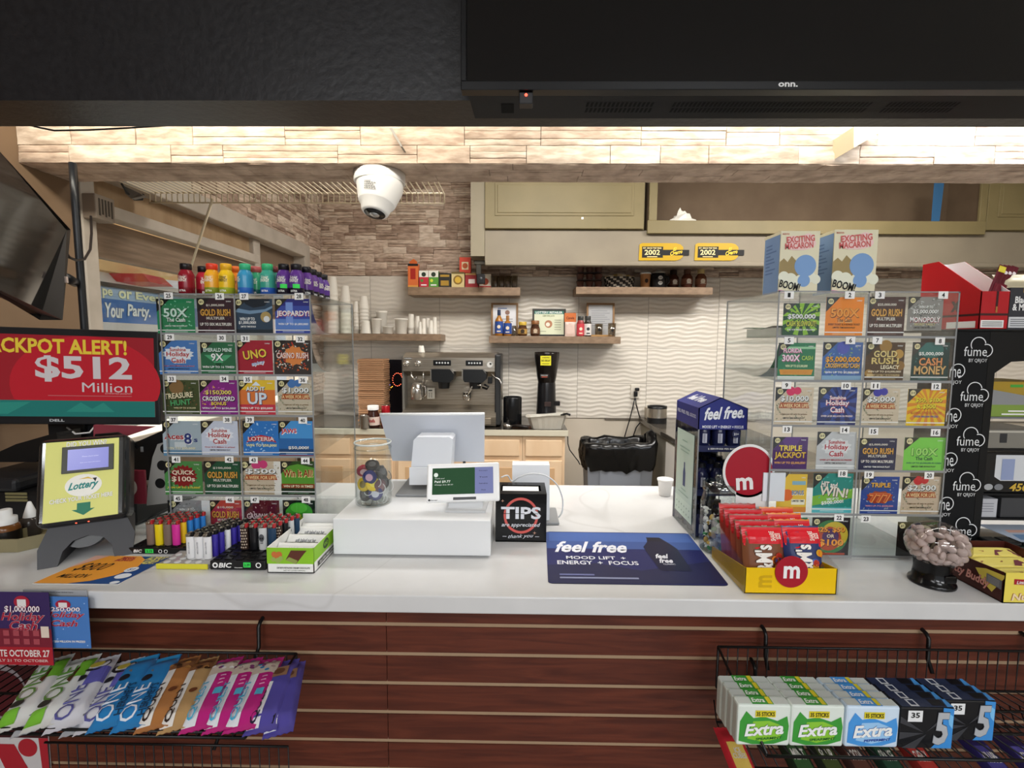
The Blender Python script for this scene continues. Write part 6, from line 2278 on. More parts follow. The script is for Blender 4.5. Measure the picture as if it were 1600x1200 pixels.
def logo(fx, fy, cut=None):
    s_ = 1.0
    w_ = .62
    h_ = w_ * Wv / Hv
    a.text('fume', fx, fy, w_, h_ * .42, wl, 2, .0)
    a.ring(fx + .06, fy + h_ * .3, .21, .12, wl, 2, None, 20, 10, 215)
    a.ring(fx + .28, fy + h_ * .04, .18, .14, wl, 2, None, 18, -80, 110)
    a.text('BY QRJOY', fx + .08, fy - h_ * .42, w_ * .8, h_ * .2, wl, 2, .0)


for k in range(5):
    py = 549 + k * 70
    fz = (at(1518, py, YV).z - z0) / Hv
    logo(.64, fz)
for k in range(4):
    py = 583 + k * 69
    fz = (at(1500, py, YV).z - z0) / Hv
    a.text('me', .12, fz, .3, .62 * Wv / Hv * .38, wl, 2, .0)
    a.ring(.18, fz + .62 * Wv / Hv * .1, .2, .12, wl, 2, None, 20, -80, 180)
    a.text('RJOY', .16, fz - .62 * Wv / Hv * .42, .3, .62 * Wv / Hv * .2, wl, 2, .0)
part(mb, 'logo_panel', vs_)
mb = MB()
xr_ = xv1 + .001
mb.box((xr_, YV, z0), (xr_ + .02, YV + .2, zv_top), bkv)
mb.box((xr_ - .012, YV + .0125, z0), (xr_ + .0, YV + .2, zv_top), bkv)
part(mb, 'side_post', vs_)
mb = MB()
mb.box((xr_ + .40, YV, z0), (xr_ + .42, YV + .2, zv_top), bkv)
part(mb, 'side_post', vs_)
mb = MB()
hdr = [(xr_ + .02, YV, zv_top), (xr_ + .40, YV, zv_top), (xr_ + .40, YV, zvt - .03), (xr_ + .2, YV, zvt - .012), (xr_ + .06, YV, zvt - .02), (xr_ + .02, YV, zvt - .05)]
mb.slab(hdr, (0, .19, 0), bkv)
mb.box((xv0 - .003, YV - .006, zv_top), (xr_ + .425, YV + .205, zv_top + .006), bkv, .002)
part(mb, 'header', vs_)
shv = []
for py in (652, 702, 772, 811):
    z_ = at(1570, py, YV).z
    shv.append(z_)
    mb = MB()
    mb.box((xr_ + .02, YV + .004, z_ - .005), (xr_ + .40, YV + .19, z_), bkv if py != 652 else mat('#77797c', .4))
    part(mb, 'shelf', vs_)


def carton(x_, w_, y_, d_, zb_, h_, m, name, lab, cat, art=None, grp=None):
    mb = MB()
    mb.box((x_, y_, zb_), (x_ + w_, y_ + d_, zb_ + h_), m, .001)
    a_ = mb.art((x_, y_, zb_), (w_, 0, 0), (0, 0, h_), .0005)
    if art:
        art(a_)
    return one(mb, name, lab, cat, grp)


def art_green(a_):
    a_.rect(0, 0, 1, .34, mat('#7f9a44', .4), 1)
    a_.poly([(0, .34), (1, .34), (1, .46), (.0, .78)], mat('#8c8e90', .4), 2)
    a_.rect(0, .8, 1, 1, mat('#a88a2c', .4), 1)
    a_.rect(.3, .84, .5, .92, mat('#4aa03c', .4), 2)
    a_.rect(.3, .14, .9, .18, WHITE, 3)
    a_.rect(.2, .05, .95, .09, WHITE, 3)


hs = [at(1570, 596, YV).z - shv[0], at(1570, 655, YV).z - shv[1], at(1570, 707, YV).z - shv[2], at(1570, 775, YV).z - shv[3]]
xo = xr_ + .022
carton(xo, .17, YV + .01, .15, shv[0] + .0005, hs[0] * .98, mat('#a68a30', .4), 'vape_carton', 'olive and green carton on the top shelf of the black stand', 'carton', art_green)
carton(xo + .005, .16, YV + .01, .12, shv[1] + .0005, hs[1] * .62, mat('#7f7c74', .25), 'silver_pack', 'grey silver pack on the second shelf of the black stand', 'pack', lambda a_: (a_.rect(.2, .3, .32, .8, mat('#2c2c2e'), 1), a_.rect(.0, .85, 1, .95, mat('#b8b4a8'), 1)))


def art_blis(a_):
    a_.poly([(.2, .4), (.2, .95), (.95, .95), (.95, .3), (.3, .3)], mat('#cfd2d6', .3), 1)
    a_.rect(.3, .32, .5, .85, mat('#8f9cc0', .4), 2)
    a_.text('450', .6, .14, .3, .2, mat('#c9a63c'), 2, .03, .2)
    a_.disc(.12, .14, .07, mat('#a8aaac'), 2, .08)
    a_.disc(.28, .14, .07, mat('#7a7c80'), 2, .08)


carton(xo - .004 + .004, .17, YV + .012, .06, shv[2] + .0005, hs[2] * .96, mat('#17181a', .2), 'blister_pack', 'black blister pack marked 450 on the third shelf of the black stand', 'pack', art_blis)
carton(xo, .05, YV + .012, .1, shv[3] + .0005, hs[3] * .8, mat('#b9bac0', .4), 'white_carton', 'small grey white printed carton on the lowest shelf of the black stand', 'carton', lambda a_: [a_.rect(.15, .3 + k * .14, .8, .34 + k * .14, mat('#7a7c84'), 1) for k in range(4)])
carton(xo + .06, .1, YV + .012, .1, shv[3] + .0005, hs[3] * .85, mat('#3a3b3e', .4), 'grey_carton', 'dark grey carton beside the small printed carton', 'carton')
# tray of small vapes on the counter
tp = thing('vape_tray', 'dark green tray of small vapes at the foot of the black stand', 'tray', (xo + .1, YV - .04, ZC))
yv0 = atz(1560, 855, ZC).y
mb = MB()
mb.box((xo - .012, yv0 - .06, z0), (xo + .3, yv0 - .01, z0 + .026), mat('#26302a', .4))
a = mb.art((xo - .012, yv0 - .06, z0), (.312, 0, 0), (0, 0, .026))
for k in range(8):
    a.rect(.01 + k * .12, .05, .115 + k * .12, .95, mat('#303c34' if k % 2 else '#1f2622'), 1)
    a.text('Viber', .06 + k * .12, .45, .07, .28, WHITE, 2, .02, .2)
    a.disc(.06 + k * .12, .78, .02, mat('#6a8a5a'), 2)
part(mb, 'tray_body', tp)
for k in range(7):
    mb = MB()
    mb.box((xo - .008 + k * .04, yv0 - .056, z0 + .0262), (xo + .028 + k * .04, yv0 - .014, z0 + .036), mat('#151719', .25), .003)
    one(mb, 'vape', 'flat black vape lying in the dark green tray', 'vape', 'vapes in the green tray')
mb = MB()
q = [at(1542, 809, YV - .005), at(1640, 812, YV - .005), at(1640, 838, YV - .06), at(1600, 830, YV - .05)]
zz_ = z0 + .0395
mb.slab([(xo + .0, yv0 - .002, zz_ + .024), (xo + .2, yv0 - .002, zz_ + .024), (xo + .2, yv0 - .06, zz_), (xo + .06, yv0 - .06, zz_)], (0, 0, .0012), mat('#8f98a6', .4))
a = mb.art((xo + .06, yv0 - .06, zz_ + .0013), (.14, 0, 0), (-.02, .06, .024))
a.rect(.05, .5, .95, .9, mat('#b08a7c'), 1)
a.rect(.05, .1, .95, .4, mat('#4f6c8c'), 1)
one(mb, 'leaflet', 'blue and pink leaflet leaning over the tray of vapes', 'leaflet')
mb = MB()
pp = [atz(1512, 858, ZC), atz(1640, 858, ZC)]
yp = atz(1540, 873, ZC).y
nx = 14
vs, fs = [], []
for i in range(nx + 1):
    x = at(1508, 860, yp).x + i / nx * .22
    vs += [(x, yp + .002, z0), (x, yp + .008, z0 + .022 + .0018 * (i % 2)), (x, yp + .011, z0 + .022 + .0018 * (i % 2)), (x, yp + .005, z0)]
for i in range(nx):
    for k in range(4):
        fs.append((i * 4 + k, i * 4 + 4 + k, i * 4 + 4 + (k + 1) % 4, i * 4 + (k + 1) % 4))
mb.add(vs, fs, mat('#ecebe6', .6))
one(mb, 'price_card', 'blank white serrated card standing before the tray of vapes', 'card')

# red cigar carton on top of the stand
zt2 = zv_top + .0065
yr0 = YV + .01
xa_, xb_ = at(1530, 500, yr0).x, at(1575, 500, yr0).x
D_ = .19
zf, zbk = at(1550, 455, yr0).z, at(1500, 408, yr0).z
rc = thing('cigar_carton', 'open red cigar carton with slanted sides on the black stand', 'carton', ((xa_ + xb_) / 2, yr0 + D_ / 2, zt2))
red, wi = mat('#b8141f', .4), mat('#e4e6e8', .5)
mb = MB()
sidep = lambda x: [(x, yr0, zt2), (x, yr0 + D_, zt2), (x, yr0 + D_, zbk + .022), (x, yr0 + D_ * .72, zbk + .022), (x, yr0, zf)]
mb.slab(sidep(xa_), (.0018, 0, 0), red)
mb.slab(sidep(xb_ - .0009), (.0009, 0, 0), red)
mb.slab(sidep(xb_ - .0018), (.0008, 0, 0), wi)
mb.box((xa_, yr0, zt2), (xb_, yr0 + .0018, zf), red)
mb.box((xa_ + .0018, yr0 + D_ - .002, zt2), (xb_ - .0018, yr0 + D_ - .0005, zbk + .022), wi)
mb.box((xa_, yr0, zt2), (xb_, yr0 + D_, zt2 + .0015), red)
hF = zf - zt2
a = mb.art((xa_, yr0, zt2), (xb_ - xa_, 0, 0), (0, 0, hF))
dk = mat('#3a1416', .4)
a.rect(0, .36, 1, .42, dk, 1)
a.rect(.52, .5, .6, 1, dk, 1)
a.rect(.53, .44, .59, .6, mat('#b07a3c'), 2)
a.rect(.05, .04, .85, .24, WHITE, 1)
for k in range(3):
    a.rect(.1, .08 + k * .05, .8, .1 + k * .05, mat('#6a6a6c'), 2)
s = mb.art((xa_, yr0 + D_, zt2), (0, -D_, 0), (0, 0, hF))
s.rect(0, .36, 1, .42, dk, 1)
s.rect(.5, .04, .95, .22, WHITE, 1)
s.poly([(.55, .5), (.6, .5), (.7, .8), (.65, .8)], dk, 1)
s.poly([(.7, .5), (.65, .5), (.55, .8), (.6, .8)], dk, 1)
s.rect(.35, .5, .4, .78, dk, 1)
part(mb, 'carton_body', rc)
for k in range(4):
    mb = MB()
    o = Vector((xa_ + .012 + k * .017, yr0 + .012 + k * .006, zf - .05))
    u = Vector((.022, .003, -.006))
    v = Vector((.055, .015, .125))
    pa = pillow(mb, o, u, v, .003, mat('#5a1220', .35), .03, None, k + 80)
    if k == 0:
        pa.rect(.05, .84, .95, .97, mat('#d8c83a'), 1)
    else:
        pa.disc(.5, .84, .26, mat('#e8dcdc'), 1, .035)
    pa.rect(.2, .2, .8, .6, mat('#741828'), 1)
    one(mb, 'cigar_pouch', ['maroon cigar pouch with yellow top band', 'maroon cigar pouch just behind the yellow banded one', 'maroon cigar pouch third in the red carton', 'maroon cigar pouch at the far end of the red carton'][k], 'cigar pouch', 'pouches in the red carton')
xk0 = xb_ + .004
mb = MB()
mb.box((xk0, yr0 + .004, zt2), (xk0 + .11, yr0 + .13, at(1588, 449, yr0).z), mat('#33343a', .4))
hk_ = at(1588, 449, yr0).z - zt2
a = mb.art((xk0, yr0 + .004, zt2), (.11, 0, 0), (0, 0, hk_))
a.text('Black\n& Mild', .28, .62, .42, .34, WHITE, 2, .03)
a.rect(.01, .04, .6, .3, mat('#d8dadc'), 1)
for k in range(4):
    a.rect(.05, .08 + k * .05, .5, .1 + k * .05, mat('#7a7c80'), 2)
a.rect(.3, .88, .5, 1, mat('#c9a63c'), 1)
one(mb, 'cigar_carton', 'charcoal cigar carton beside the open red one', 'carton')
mb = MB()
rnd = random.Random(3)
q = Vector((xk0 + .03, yr0 + .06, zt2 + hk_))
pa = pillow(mb, (xk0 + .002, yr0 + .03, zt2 + hk_ + .0006), (.1, 0, 0), (0, .03, .04), .014, mat('#cfc4a4', .25), .1, None, 91)
one(mb, 'foil_pouch', 'pale gold foil pouch lying on the charcoal cigar carton', 'pouch')

# ================================================================ things on the floating shelves
yS = YSH + .06


def sbox(px0, px1, py0, zbase, m, name, lab, cat, art=None, grp=None, y=None, d=.06, dz=.0004):
    y = y or yS
    a0, a1 = at(px0, 450, y).x, at(px1, 450, y).x
    h = at((px0 + px1) / 2, py0, y).z - zbase
    return carton(a0, a1 - a0, y, d, zbase + dz, h, m, name, lab, cat, art, grp)


gsp = 'spice boxes on the upper shelf'
sbox(637.5, 653.5, 412, ZA, mat('#d8703a', .5), 'tall_box', 'tall orange box with dark red panel at the end of the spice row', 'box', lambda a_: (a_.rect(.25, .35, .75, .8, mat('#a8281c'), 1), a_.rect(0, .9, 1, 1, INK, 1), a_.rect(.0, 0, 1, .1, mat('#e0a04a'), 1)), gsp)
mb = MB()
p_ = at(645.5, 412, yS + .03)
mb.slab([(p_.x - .03, yS + .03, p_.z), (p_.x + .03, yS + .03, p_.z), (p_.x + .034, yS + .03, p_.z + .016), (p_.x + .004, yS + .03, p_.z + .04), (p_.x - .028, yS + .03, p_.z + .018)], (0, .004, 0), mat('#c9642c', .5))
one(mb, 'folded_tag', 'small orange folded tag on top of the tall orange box', 'tag')


def art_tea(c):
    def f(a_):
        a_.rect(0, .62, 1, 1, mat('#ece8dc'), 1)
        a_.disc(.5, .78, .24, mat('#2c3a2a'), 2)
        a_.disc(.3, .42, .16, mat(c), 2)
        a_.rect(.2, .12, .8, .2, WHITE, 2)
    return f


sbox(655, 669.5, 423, ZA, mat('#c03440', .5), 'tea_box', 'red and white tea box beside the tall orange box', 'box', art_tea('#5a8a3a'), gsp)
sbox(670, 685, 423, ZA, mat('#5a9a3c', .5), 'tea_box', 'lime green and white tea box', 'box', art_tea('#d8e04a'), gsp)
sbox(686, 704, 427, ZA, mat('#2c2c28', .5), 'tea_box', 'black and gold tea box', 'box', lambda a_: (a_.rect(.15, .15, .85, .5, mat('#b08a34'), 1), a_.rect(.1, .75, .9, .9, mat('#b08a34'), 1)), gsp)
o = sbox(705.5, 725.5, 425, ZA, mat('#d8c48c', .5), 'tea_box', 'cream tea box with golden flower print', 'box', lambda a_: (a_.disc(.5, .5, .36, mat('#8a6a2c'), 1), a_.disc(.5, .5, .24, mat('#d8b040'), 2), a_.rect(0, .88, 1, 1, mat('#6a5a2c'), 1)), gsp)
sbox(727, 747, 427, ZA, mat('#a02c30', .5), 'tea_box', 'dark red tea box with white label', 'box', lambda a_: (a_.rect(.25, .3, .75, .6, mat('#e8dcd4'), 1), a_.rect(0, .88, 1, 1, mat('#c9a060'), 1)), gsp)
sbox(749, 767, 428, ZA, mat('#e0d8c8', .5), 'tea_box', 'white tea box with red brown fruit print', 'box', lambda a_: (a_.disc(.5, .45, .3, mat('#a8482c'), 1), a_.rect(0, 0, 1, .15, mat('#b03a34'), 1)), gsp)
zt_ = at(727, 424.5, yS).z
sbox(718, 735.5, 402, at(736, 427, yS).z + .003, mat('#d84a34', .5), 'sample_box', 'small orange red box balanced on the cream and dark red tea boxes', 'box', lambda a_: (a_.rect(.2, .2, .8, .7, mat('#e8d8b0'), 1), a_.disc(.5, .45, .24, mat('#c05a2c'), 2)), gsp)
tum = None
for k, px in enumerate((774, 784, 794, 804)):
    x = at(px, 440, yS + .05).x
    h = at(px, 431, yS + .05).z - ZA
    if tum is None:
        mb = MB()
        mb.lathe([(.02, 0), (.023, .003), (.027, h), (.0255, h), (.021, .006), (0, .006)], clear('#e6e2da', .12, .05, 'tumbler'), T(x, yS + .05, ZA + .0004), 20, True, False)
        tum = one(mb, 'glass_tumbler', 'clear tumbler standing at the end of the spice box row', 'glass', 'clear tumblers on the spice shelf')
    else:
        dup(tum, (x, yS + .05, ZA + .0004))

# upper shelf over the side counter
mbk = mat('#2a1c18', .4)
rk2 = thing('pod_rack', 'dark rack of brown coffee pods on the mug shelf', 'rack', (at(921, 440, yS + .06).x, yS + .06, ZE))
xa_, xb_ = at(901, 440, yS).x, at(942, 440, yS).x
zt_ = at(920, 415, yS).z
mb = MB()
for z_ in (ZE + .0005, ZE + (zt_ - ZE) * .34, ZE + (zt_ - ZE) * .67):
    mb.box((xa_ + .012, yS, z_), (xb_ - .008, yS + .1, z_ + .006), mbk)
mb.tube([((xa_ + xb_) / 2, yS + .05, ZE), ((xa_ + xb_) / 2, yS + .05, zt_ + .03)], .004, mbk)
part(mb, 'rack_frame', rk2)
pod = None
for lv in range(3):
    z_ = ZE + (zt_ - ZE) * (.335 * lv) + .0065
    for k in range(3):
        x = xa_ + .034 + k * (xb_ - xa_ - .064) / 2
        hh_ = (zt_ - ZE) * .27
        if pod is None:
            mb = MB()
            mb.lathe([(.024, 0), (.031, hh_ * .9), (.034, hh_ * .92), (.034, hh_), (0, hh_)], mat('#5a3a30', .35), T(x, yS + .045, z_) @ T(0, 0, 0), 18)
            pod = one(mb, 'coffee_pod', 'brown coffee pod in the dark pod rack', 'coffee pod', 'pods in the dark rack')
        else:
            dup(pod, (x, yS + .045, z_))
# woven basket
bx_, bw_ = at(968, 440, yS + .06).x, at(993, 440, yS).x - at(944, 440, yS).x
bk2 = thing('woven_basket', 'black and white woven basket of cream packets', 'basket', (bx_, yS + .06, ZE))
mb = MB()
hb_ = at(968, 432, yS).z - ZE
for j in range(6):
    n = 30
    for i in range(n):
        an0, an1 = 6.283 * i / n, 6.283 * (i + 1) / n
        r0 = bw_ / 2 * (.9 + .1 * j / 6)
        b = .003 * ((i + j) % 2)
        vs = [(bx_ + (r0 + b) * math.cos(a_), yS + .065 + (r0 + b) * .55 * math.sin(a_), ZE + .001 + z_) for a_, z_ in ((an0, j * hb_ / 6), (an1, j * hb_ / 6), (an1, (j + 1) * hb_ / 6), (an0, (j + 1) * hb_ / 6))]
        mb.add(vs, [(0, 1, 2, 3)], mat('#2a2826', .6) if (i + j) % 3 else mat('#c9c2b4', .6))
mb.lathe([(bw_ / 2 * .9, .0005), (0, .001)], mat('#2a2826', .6), T(bx_, yS + .065, ZE) @ Matrix.Diagonal((1, .55, 1, 1)), 30)
part(mb, 'basket_weave', bk2)
rnd = random.Random(8)
for k in range(7):
    mb = MB()
    x = bx_ + (k - 3) * bw_ * .115
    pillow(mb, (x - .02, yS + .05 + .01 * (k % 3), ZE + hb_ * .5), (.042, .006 * (k % 2), .006 * ((k % 3) - 1)), (.012 * (k - 3) / 3, .012, .06 + .02 * (1 - abs(k - 3) / 3)), .004, mat(['#d8c49a', '#e6dcc0', '#c9a868'][k % 3], .4), .08, None, 100 + k)
    one(mb, 'sugar_packet', 'cream sugar packet sticking out of the woven basket', 'packet', 'packets in the woven basket')


def lathe_thing(px, py0, zb_, prof, m, name, lab, cat, y=None, grp=None, dz=.0004):
    y = y or yS + .04
    x = at(px, 450, y).x
    H_ = at(px, py0, y).z - zb_
    mb = MB()
    mb.lathe([(r / FPX * y, z * H_) for r, z in prof], m, T(x, y, zb_ + dz), 24)
    return mb, x, y, H_


mb, x, y, H_ = lathe_thing(1008, 428, ZE, [(6.3, 0), (6.6, .01), (8, 1)], mat('#a8784c', .6), '', '', '')
o = thing('paper_cup', 'brown paper cup with white lid on the mug shelf', 'cup', (x, y, ZE))
a = None
part(mb, 'cup_body', o)
mb = MB()
mb.lathe([(.046, H_ * .97), (.046, H_ * 1.02), (.041, H_ * 1.1), (.0, H_ * 1.1)], WHITE, T(x, y, ZE), 24)
part(mb, 'lid', o)
mb = MB()
mb.ball((x, y - .038, ZE + H_ * .5), .014, .004, .018, mat('#2c1c14', .5))
part(mb, 'bean_logo', o)
mb, x, y, H_ = lathe_thing(1028, 428, ZE, [(10, 0), (11.5, .03), (12, .5), (11.5, 1), (10.5, 1), (10.5, .6), (0, .6)], mat('#222326', .25), '', '', '')
o = thing('mug', 'large black mug with white round prints and cream topping', 'mug', (x, y, ZE))
a = mb.art((x - .03, y - .0635, ZE + H_ * .1), (.06, 0, 0), (0, 0, H_ * .8))
a.disc(.5, .72, .3, mat('#d8d8d4'), 1, .16)
a.disc(.5, .28, .3, mat('#d8d8d4'), 1, .16)
a.text('LOVE', .5, .72, .4, .14, INK, 2)
a.text('LATTE', .5, .28, .4, .14, INK, 2)
part(mb, 'mug_body', o)
mb = MB()
mb.tube([(x + .055, y, ZE + H_ * .8), (x + .085, y, ZE + H_ * .75), (x + .09, y, ZE + H_ * .45), (x + .058, y, ZE + H_ * .2)], .009, mat('#222326', .25), 10)
part(mb, 'handle', o)
mb = MB()
mb.lathe([(.055, H_), (.05, H_ * 1.1), (.03, H_ * 1.16), (.012, H_ * 1.28), (0, H_ * 1.32)], mat('#e6e2d8', .6), T(x, y, ZE), 20)
part(mb, 'cream_topping', o)


def bottle(px, py0, zb_, prof, split, m1, m2, name, lab, grp, label=None, y=None):
    """split = index in profile where the cap begins"""
    mb, x, y, H_ = lathe_thing(px, py0, zb_, prof[:split], m1, '', '', '', y)
    o = thing(name, lab, 'bottle', (x, y, zb_), grp)
    if label:
        col, za, zb2, r, col2 = label
        mb.lathe([((r + .3) / FPX * y, za * H_), ((r + .3) / FPX * y, zb2 * H_)], mat(col, .5), T(x, y, zb_ + .0004), 24, True, False)
        if col2:
            a = mb.art((x - r * .6 / FPX * y, y - (r + .6) / FPX * y, zb_ + za * H_), (r * 1.2 / FPX * y, 0, 0), (0, 0, (zb2 - za) * H_))
            a.disc(.5, .55, .36, mat(col2), 1)
            a.rect(.1, .12, .9, .22, mat(col2), 2)
    part(mb, 'bottle_body', o)
    mb = MB()
    mb.lathe([(r / FPX * y, z * H_) for r, z in prof[split:]], m2, T(x, y, zb_ + .0004), 20)
    part(mb, 'cap', o)
    return o


cocoa = [(6, 0), (7.5, .03), (8.5, .3), (8, .6), (5, .74), (4.6, .76), (5.2, .77), (5.2, .98), (4.8, 1)]
bottle(1051.5, 422, ZE, cocoa, 6, mat('#4a2a20', .2), mat('#2c1c18', .4), 'cocoa_bottle', 'brown cocoa bottle with dark cap next to the black mug', 'cocoa bottles', ('#6a4434', .2, .5, 8.2, '#e0d8cc'), yS + .1)
bottle(1073, 421, ZE, cocoa, 6, mat('#5e3426', .2), mat('#6a4a3a', .4), 'cocoa_bottle', 'brown cocoa bottle with pale neck label, middle of the three', 'cocoa bottles', ('#7a4e3a', .2, .5, 8.2, '#e0d8cc'))
bottle(1094.5, 421, ZE, cocoa, 6, mat('#6e4430', .2), mat('#d8c084', .4), 'cocoa_bottle', 'brown cocoa bottle with cream cap near the shelf end', 'cocoa bottles', ('#8a5c44', .2, .5, 8.2, '#e6dccc'))

# shelf with framed papers


def frame_thing(px0, px1, py0, m, paper, lab, art, lean=.03, border=.016):
    y = YSH + .11
    x0_, x1_ = at(px0, 500, y).x, at(px1, 500, y).x
    H_ = at(px0, py0, y + lean).z - ZD
    o = thing('picture_frame', lab, 'frame', ((x0_ + x1_) / 2, y, ZD))
    M = FM((x0_, y, ZD + .0008), (1, 0, 0), (0, lean / H_, 1))
    W_ = x1_ - x0_
    mb = MB()
    mb.box((0, 0, -.012), (W_, border, 0), m, .001, M)
    mb.box((0, H_ - border, -.012), (W_, H_, 0), m, .001, M)
    mb.box((0, border, -.012), (border, H_ - border, 0), m, .001, M)
    mb.box((W_ - border, border, -.012), (W_, H_ - border, 0), m, .001, M)
    part(mb, 'frame_border', o)
    mb = MB()
    mb.box((border, border, -.010), (W_ - border, H_ - border, -.006), mat(paper, .4), 0, M)
    a = mb.art(M @ Vector((border, border, -.006)), Vector((W_ - 2 * border, 0, 0)), M.to_3x3() @ Vector((0, H_ - 2 * border, 0)), .0005)
    art(a)
    part(mb, 'paper', o)
    return o


oak = mat('#8a6a48', .5)
frame_thing(767, 809.5, 473, oak, '#d9dade', 'oak picture frame with white certificate behind the syrup bottles', lambda a: (a.disc(.62, .74, .1, mat('#8a6a5c'), 1), a.rect(.15, .5, .85, .53, mat('#9a9aa0'), 1), a.rect(.15, .42, .85, .45, mat('#9a9aa0'), 1), a.rect(.2, .86, .6, .9, mat('#7a8ab0'), 1)))
frame_thing(832, 884.5, 482, mat('#2c2c26', .4), '#d8dcc0', 'black frame with lottery retailer certificate', lambda a: (a.rect(0, .86, 1, 1, mat('#3a7a6c'), 1), a.text('LOTTERY RETAILER', .5, .93, .9, .09, WHITE, 2), a.text('CERTIFICATE', .48, .78, .4, .07, mat('#6a7a4a'), 2), a.disc(.48, .44, .13, mat('#b07a5a'), 2), a.disc(.46, .42, .07, mat('#e8e0d0'), 3), [a.rect(.68, .2 + k * .1, .9, .22 + k * .1, mat('#8a8e78'), 2) for k in range(5)], a.rect(.1, .12, .4, .14, mat('#8a8e78'), 2)))
frame_thing(917, 961, 473, oak, '#a9aaac', 'oak picture frame with grey letter behind the small glasses', lambda a: [a.rect(.12, .3 + k * .07, .88 - .1 * (k % 3), .315 + k * .07, mat('#7a7c80'), 1) for k in range(8)])
syr = [(5.5, 0), (6.2, .02), (6.2, .55), (5.5, .62), (2.4, .76), (2.2, .78), (2.6, .785), (2.6, .98), (2.2, 1)]
bottle(780, 484, ZD, syr, 6, mat('#a8702c', .12), mat('#1f2c4a', .4), 'syrup_bottle', 'amber syrup bottle with blue label and dark blue cap, taller of the pair', 'syrup bottles', ('#2f4f9a', .1, .55, 6.2, '#e6d8c0'), yS)
bottle(793.5, 493, ZD, syr, 6, mat('#a8702c', .12), mat('#9a6a34', .4), 'syrup_bottle', 'amber syrup bottle with blue label and amber top, shorter of the pair', 'syrup bottles', ('#2f4f9a', .1, .62, 6.2, '#e6d8c0'), yS)
mb, x, y, H_ = lathe_thing(804, 509, ZD, [(3.2, 0), (3.4, .02), (3.6, 1), (3.2, 1), (3, .1), (0, .1)], clear('#e6e2da', .12, .05, 'tumbler'), '', '', '', yS)
one(mb, 'shot_glass', 'tiny clear glass beside the amber syrup bottles', 'glass')
jarp = [(5.5, 0), (7, .04), (7.2, .5), (5.6, .72), (6, .74), (6.2, .76), (6.2, .98), (5.8, 1)]
bottle(817, 503, ZD, jarp, 5, mat('#5a3a20', .15), mat('#c9a83c', .3), 'coffee_jar', 'brown coffee jar with gold lid and label', 'coffee jars', ('#b8904c', .15, .5, 7.2, '#3a2a1c'), yS)
bottle(837, 501, ZD, jarp, 5, mat('#4a2c1c', .15), mat('#8a5a34', .3), 'coffee_jar', 'dark brown coffee jar with copper lid before the certificate', 'coffee jars', ('#6a4a34', .15, .5, 7.2, '#c9b49a'), yS)
x0_, x1_ = at(883, 500, yS).x, at(899.5, 500, yS).x
H_ = at(890, 489, yS).z - ZD
o = thing('spice_packet', 'clear spice packet with orange header card', 'packet', ((x0_ + x1_) / 2, yS, ZD))
mb = MB()
pa = pillow(mb, (x0_, yS, ZD + .001), (x1_ - x0_, 0, 0), (0, .01, H_ * .64), .008, mat('#d8c0b4', .25), .04, None, 7)
for k in range(3):
    pa.poly([(.2 + k * .2, .1), (.32 + k * .2, .1), (.42 + k * .12, .85), (.36 + k * .12, .85)], mat('#9a4a34'), 1)
part(mb, 'pouch', o)
mb = MB()
mb.box((x0_ - .004, yS + .008, ZD + H_ * .62), (x1_ + .004, yS + .012, ZD + H_), mat('#c9703c', .5))
a = mb.art((x0_ - .004, yS + .008, ZD + H_ * .62), (x1_ - x0_ + .008, 0, 0), (0, 0, H_ * .38))
a.text('Canela', .5, .45, .7, .3, mat('#5a2014'), 1)
part(mb, 'header_card', o)
spj = [(5.4, 0), (5.6, .02), (5.6, .66), (4.4, .76), (4.2, .79), (4.5, .8), (4.5, .98), (4.2, 1)]
bottle(908, 494, ZD, spj, 5, mat('#9a3c3c', .2), mat('#3a3a38', .3), 'spice_jar', 'spice jar with red label and dark lid', 'spice jars', ('#c8424c', .06, .62, 5.6, '#f0d8c0'), yS)
bottle(919.5, 494, ZD, spj, 5, mat('#3a3028', .2), mat('#3a3a38', .3), 'spice_jar', 'spice jar with white label and dark lid', 'spice jars', ('#e0dcd8', .06, .62, 5.6, '#3a3a3c'), yS)
mb = MB()
mb.box((at(924, 500, yS).x, yS - .01, ZD + .0004), (at(956, 500, yS).x, yS + .07, ZD + .014), mat('#a8814e', .5), .002)
tr = one(mb, 'wooden_board', 'small light wooden board under the printed glass', 'board')
for px, py, lab, zz, yy in ((937, 506, 'clear printed glass standing on the wooden board', ZD + .0145, yS + .03), (957.5, 505, 'clear printed glass at the shelf end beyond the wooden board', ZD, yS - .02)):
    mb, x, y, H_ = lathe_thing(px, py, zz, [(5.2, 0), (5.6, .02), (6.4, 1), (6, 1), (5.2, .08), (0, .08)], clear('#e6e2da', .12, .05, 'tumbler'), '', '', '', yy)
    o = thing('printed_glass', lab, 'glass', (x, yy, zz))
    part(mb, 'glass_body', o)
    mb = MB()
    a = mb.art((x - .012, y - .0335, zz + H_ * .2), (.024, 0, 0), (0, 0, H_ * .5))
    a.disc(.5, .5, .45, INK, 1)
    part(mb, 'print_mark', o)

# foam cups on the cup shelf
fw = mat('#e6e1d6', .6)
fprof = [(.72, 0), (.74, .005), (.97, .9), (1.06, .91), (1.06, 1), (.96, 1), (0, .98)]


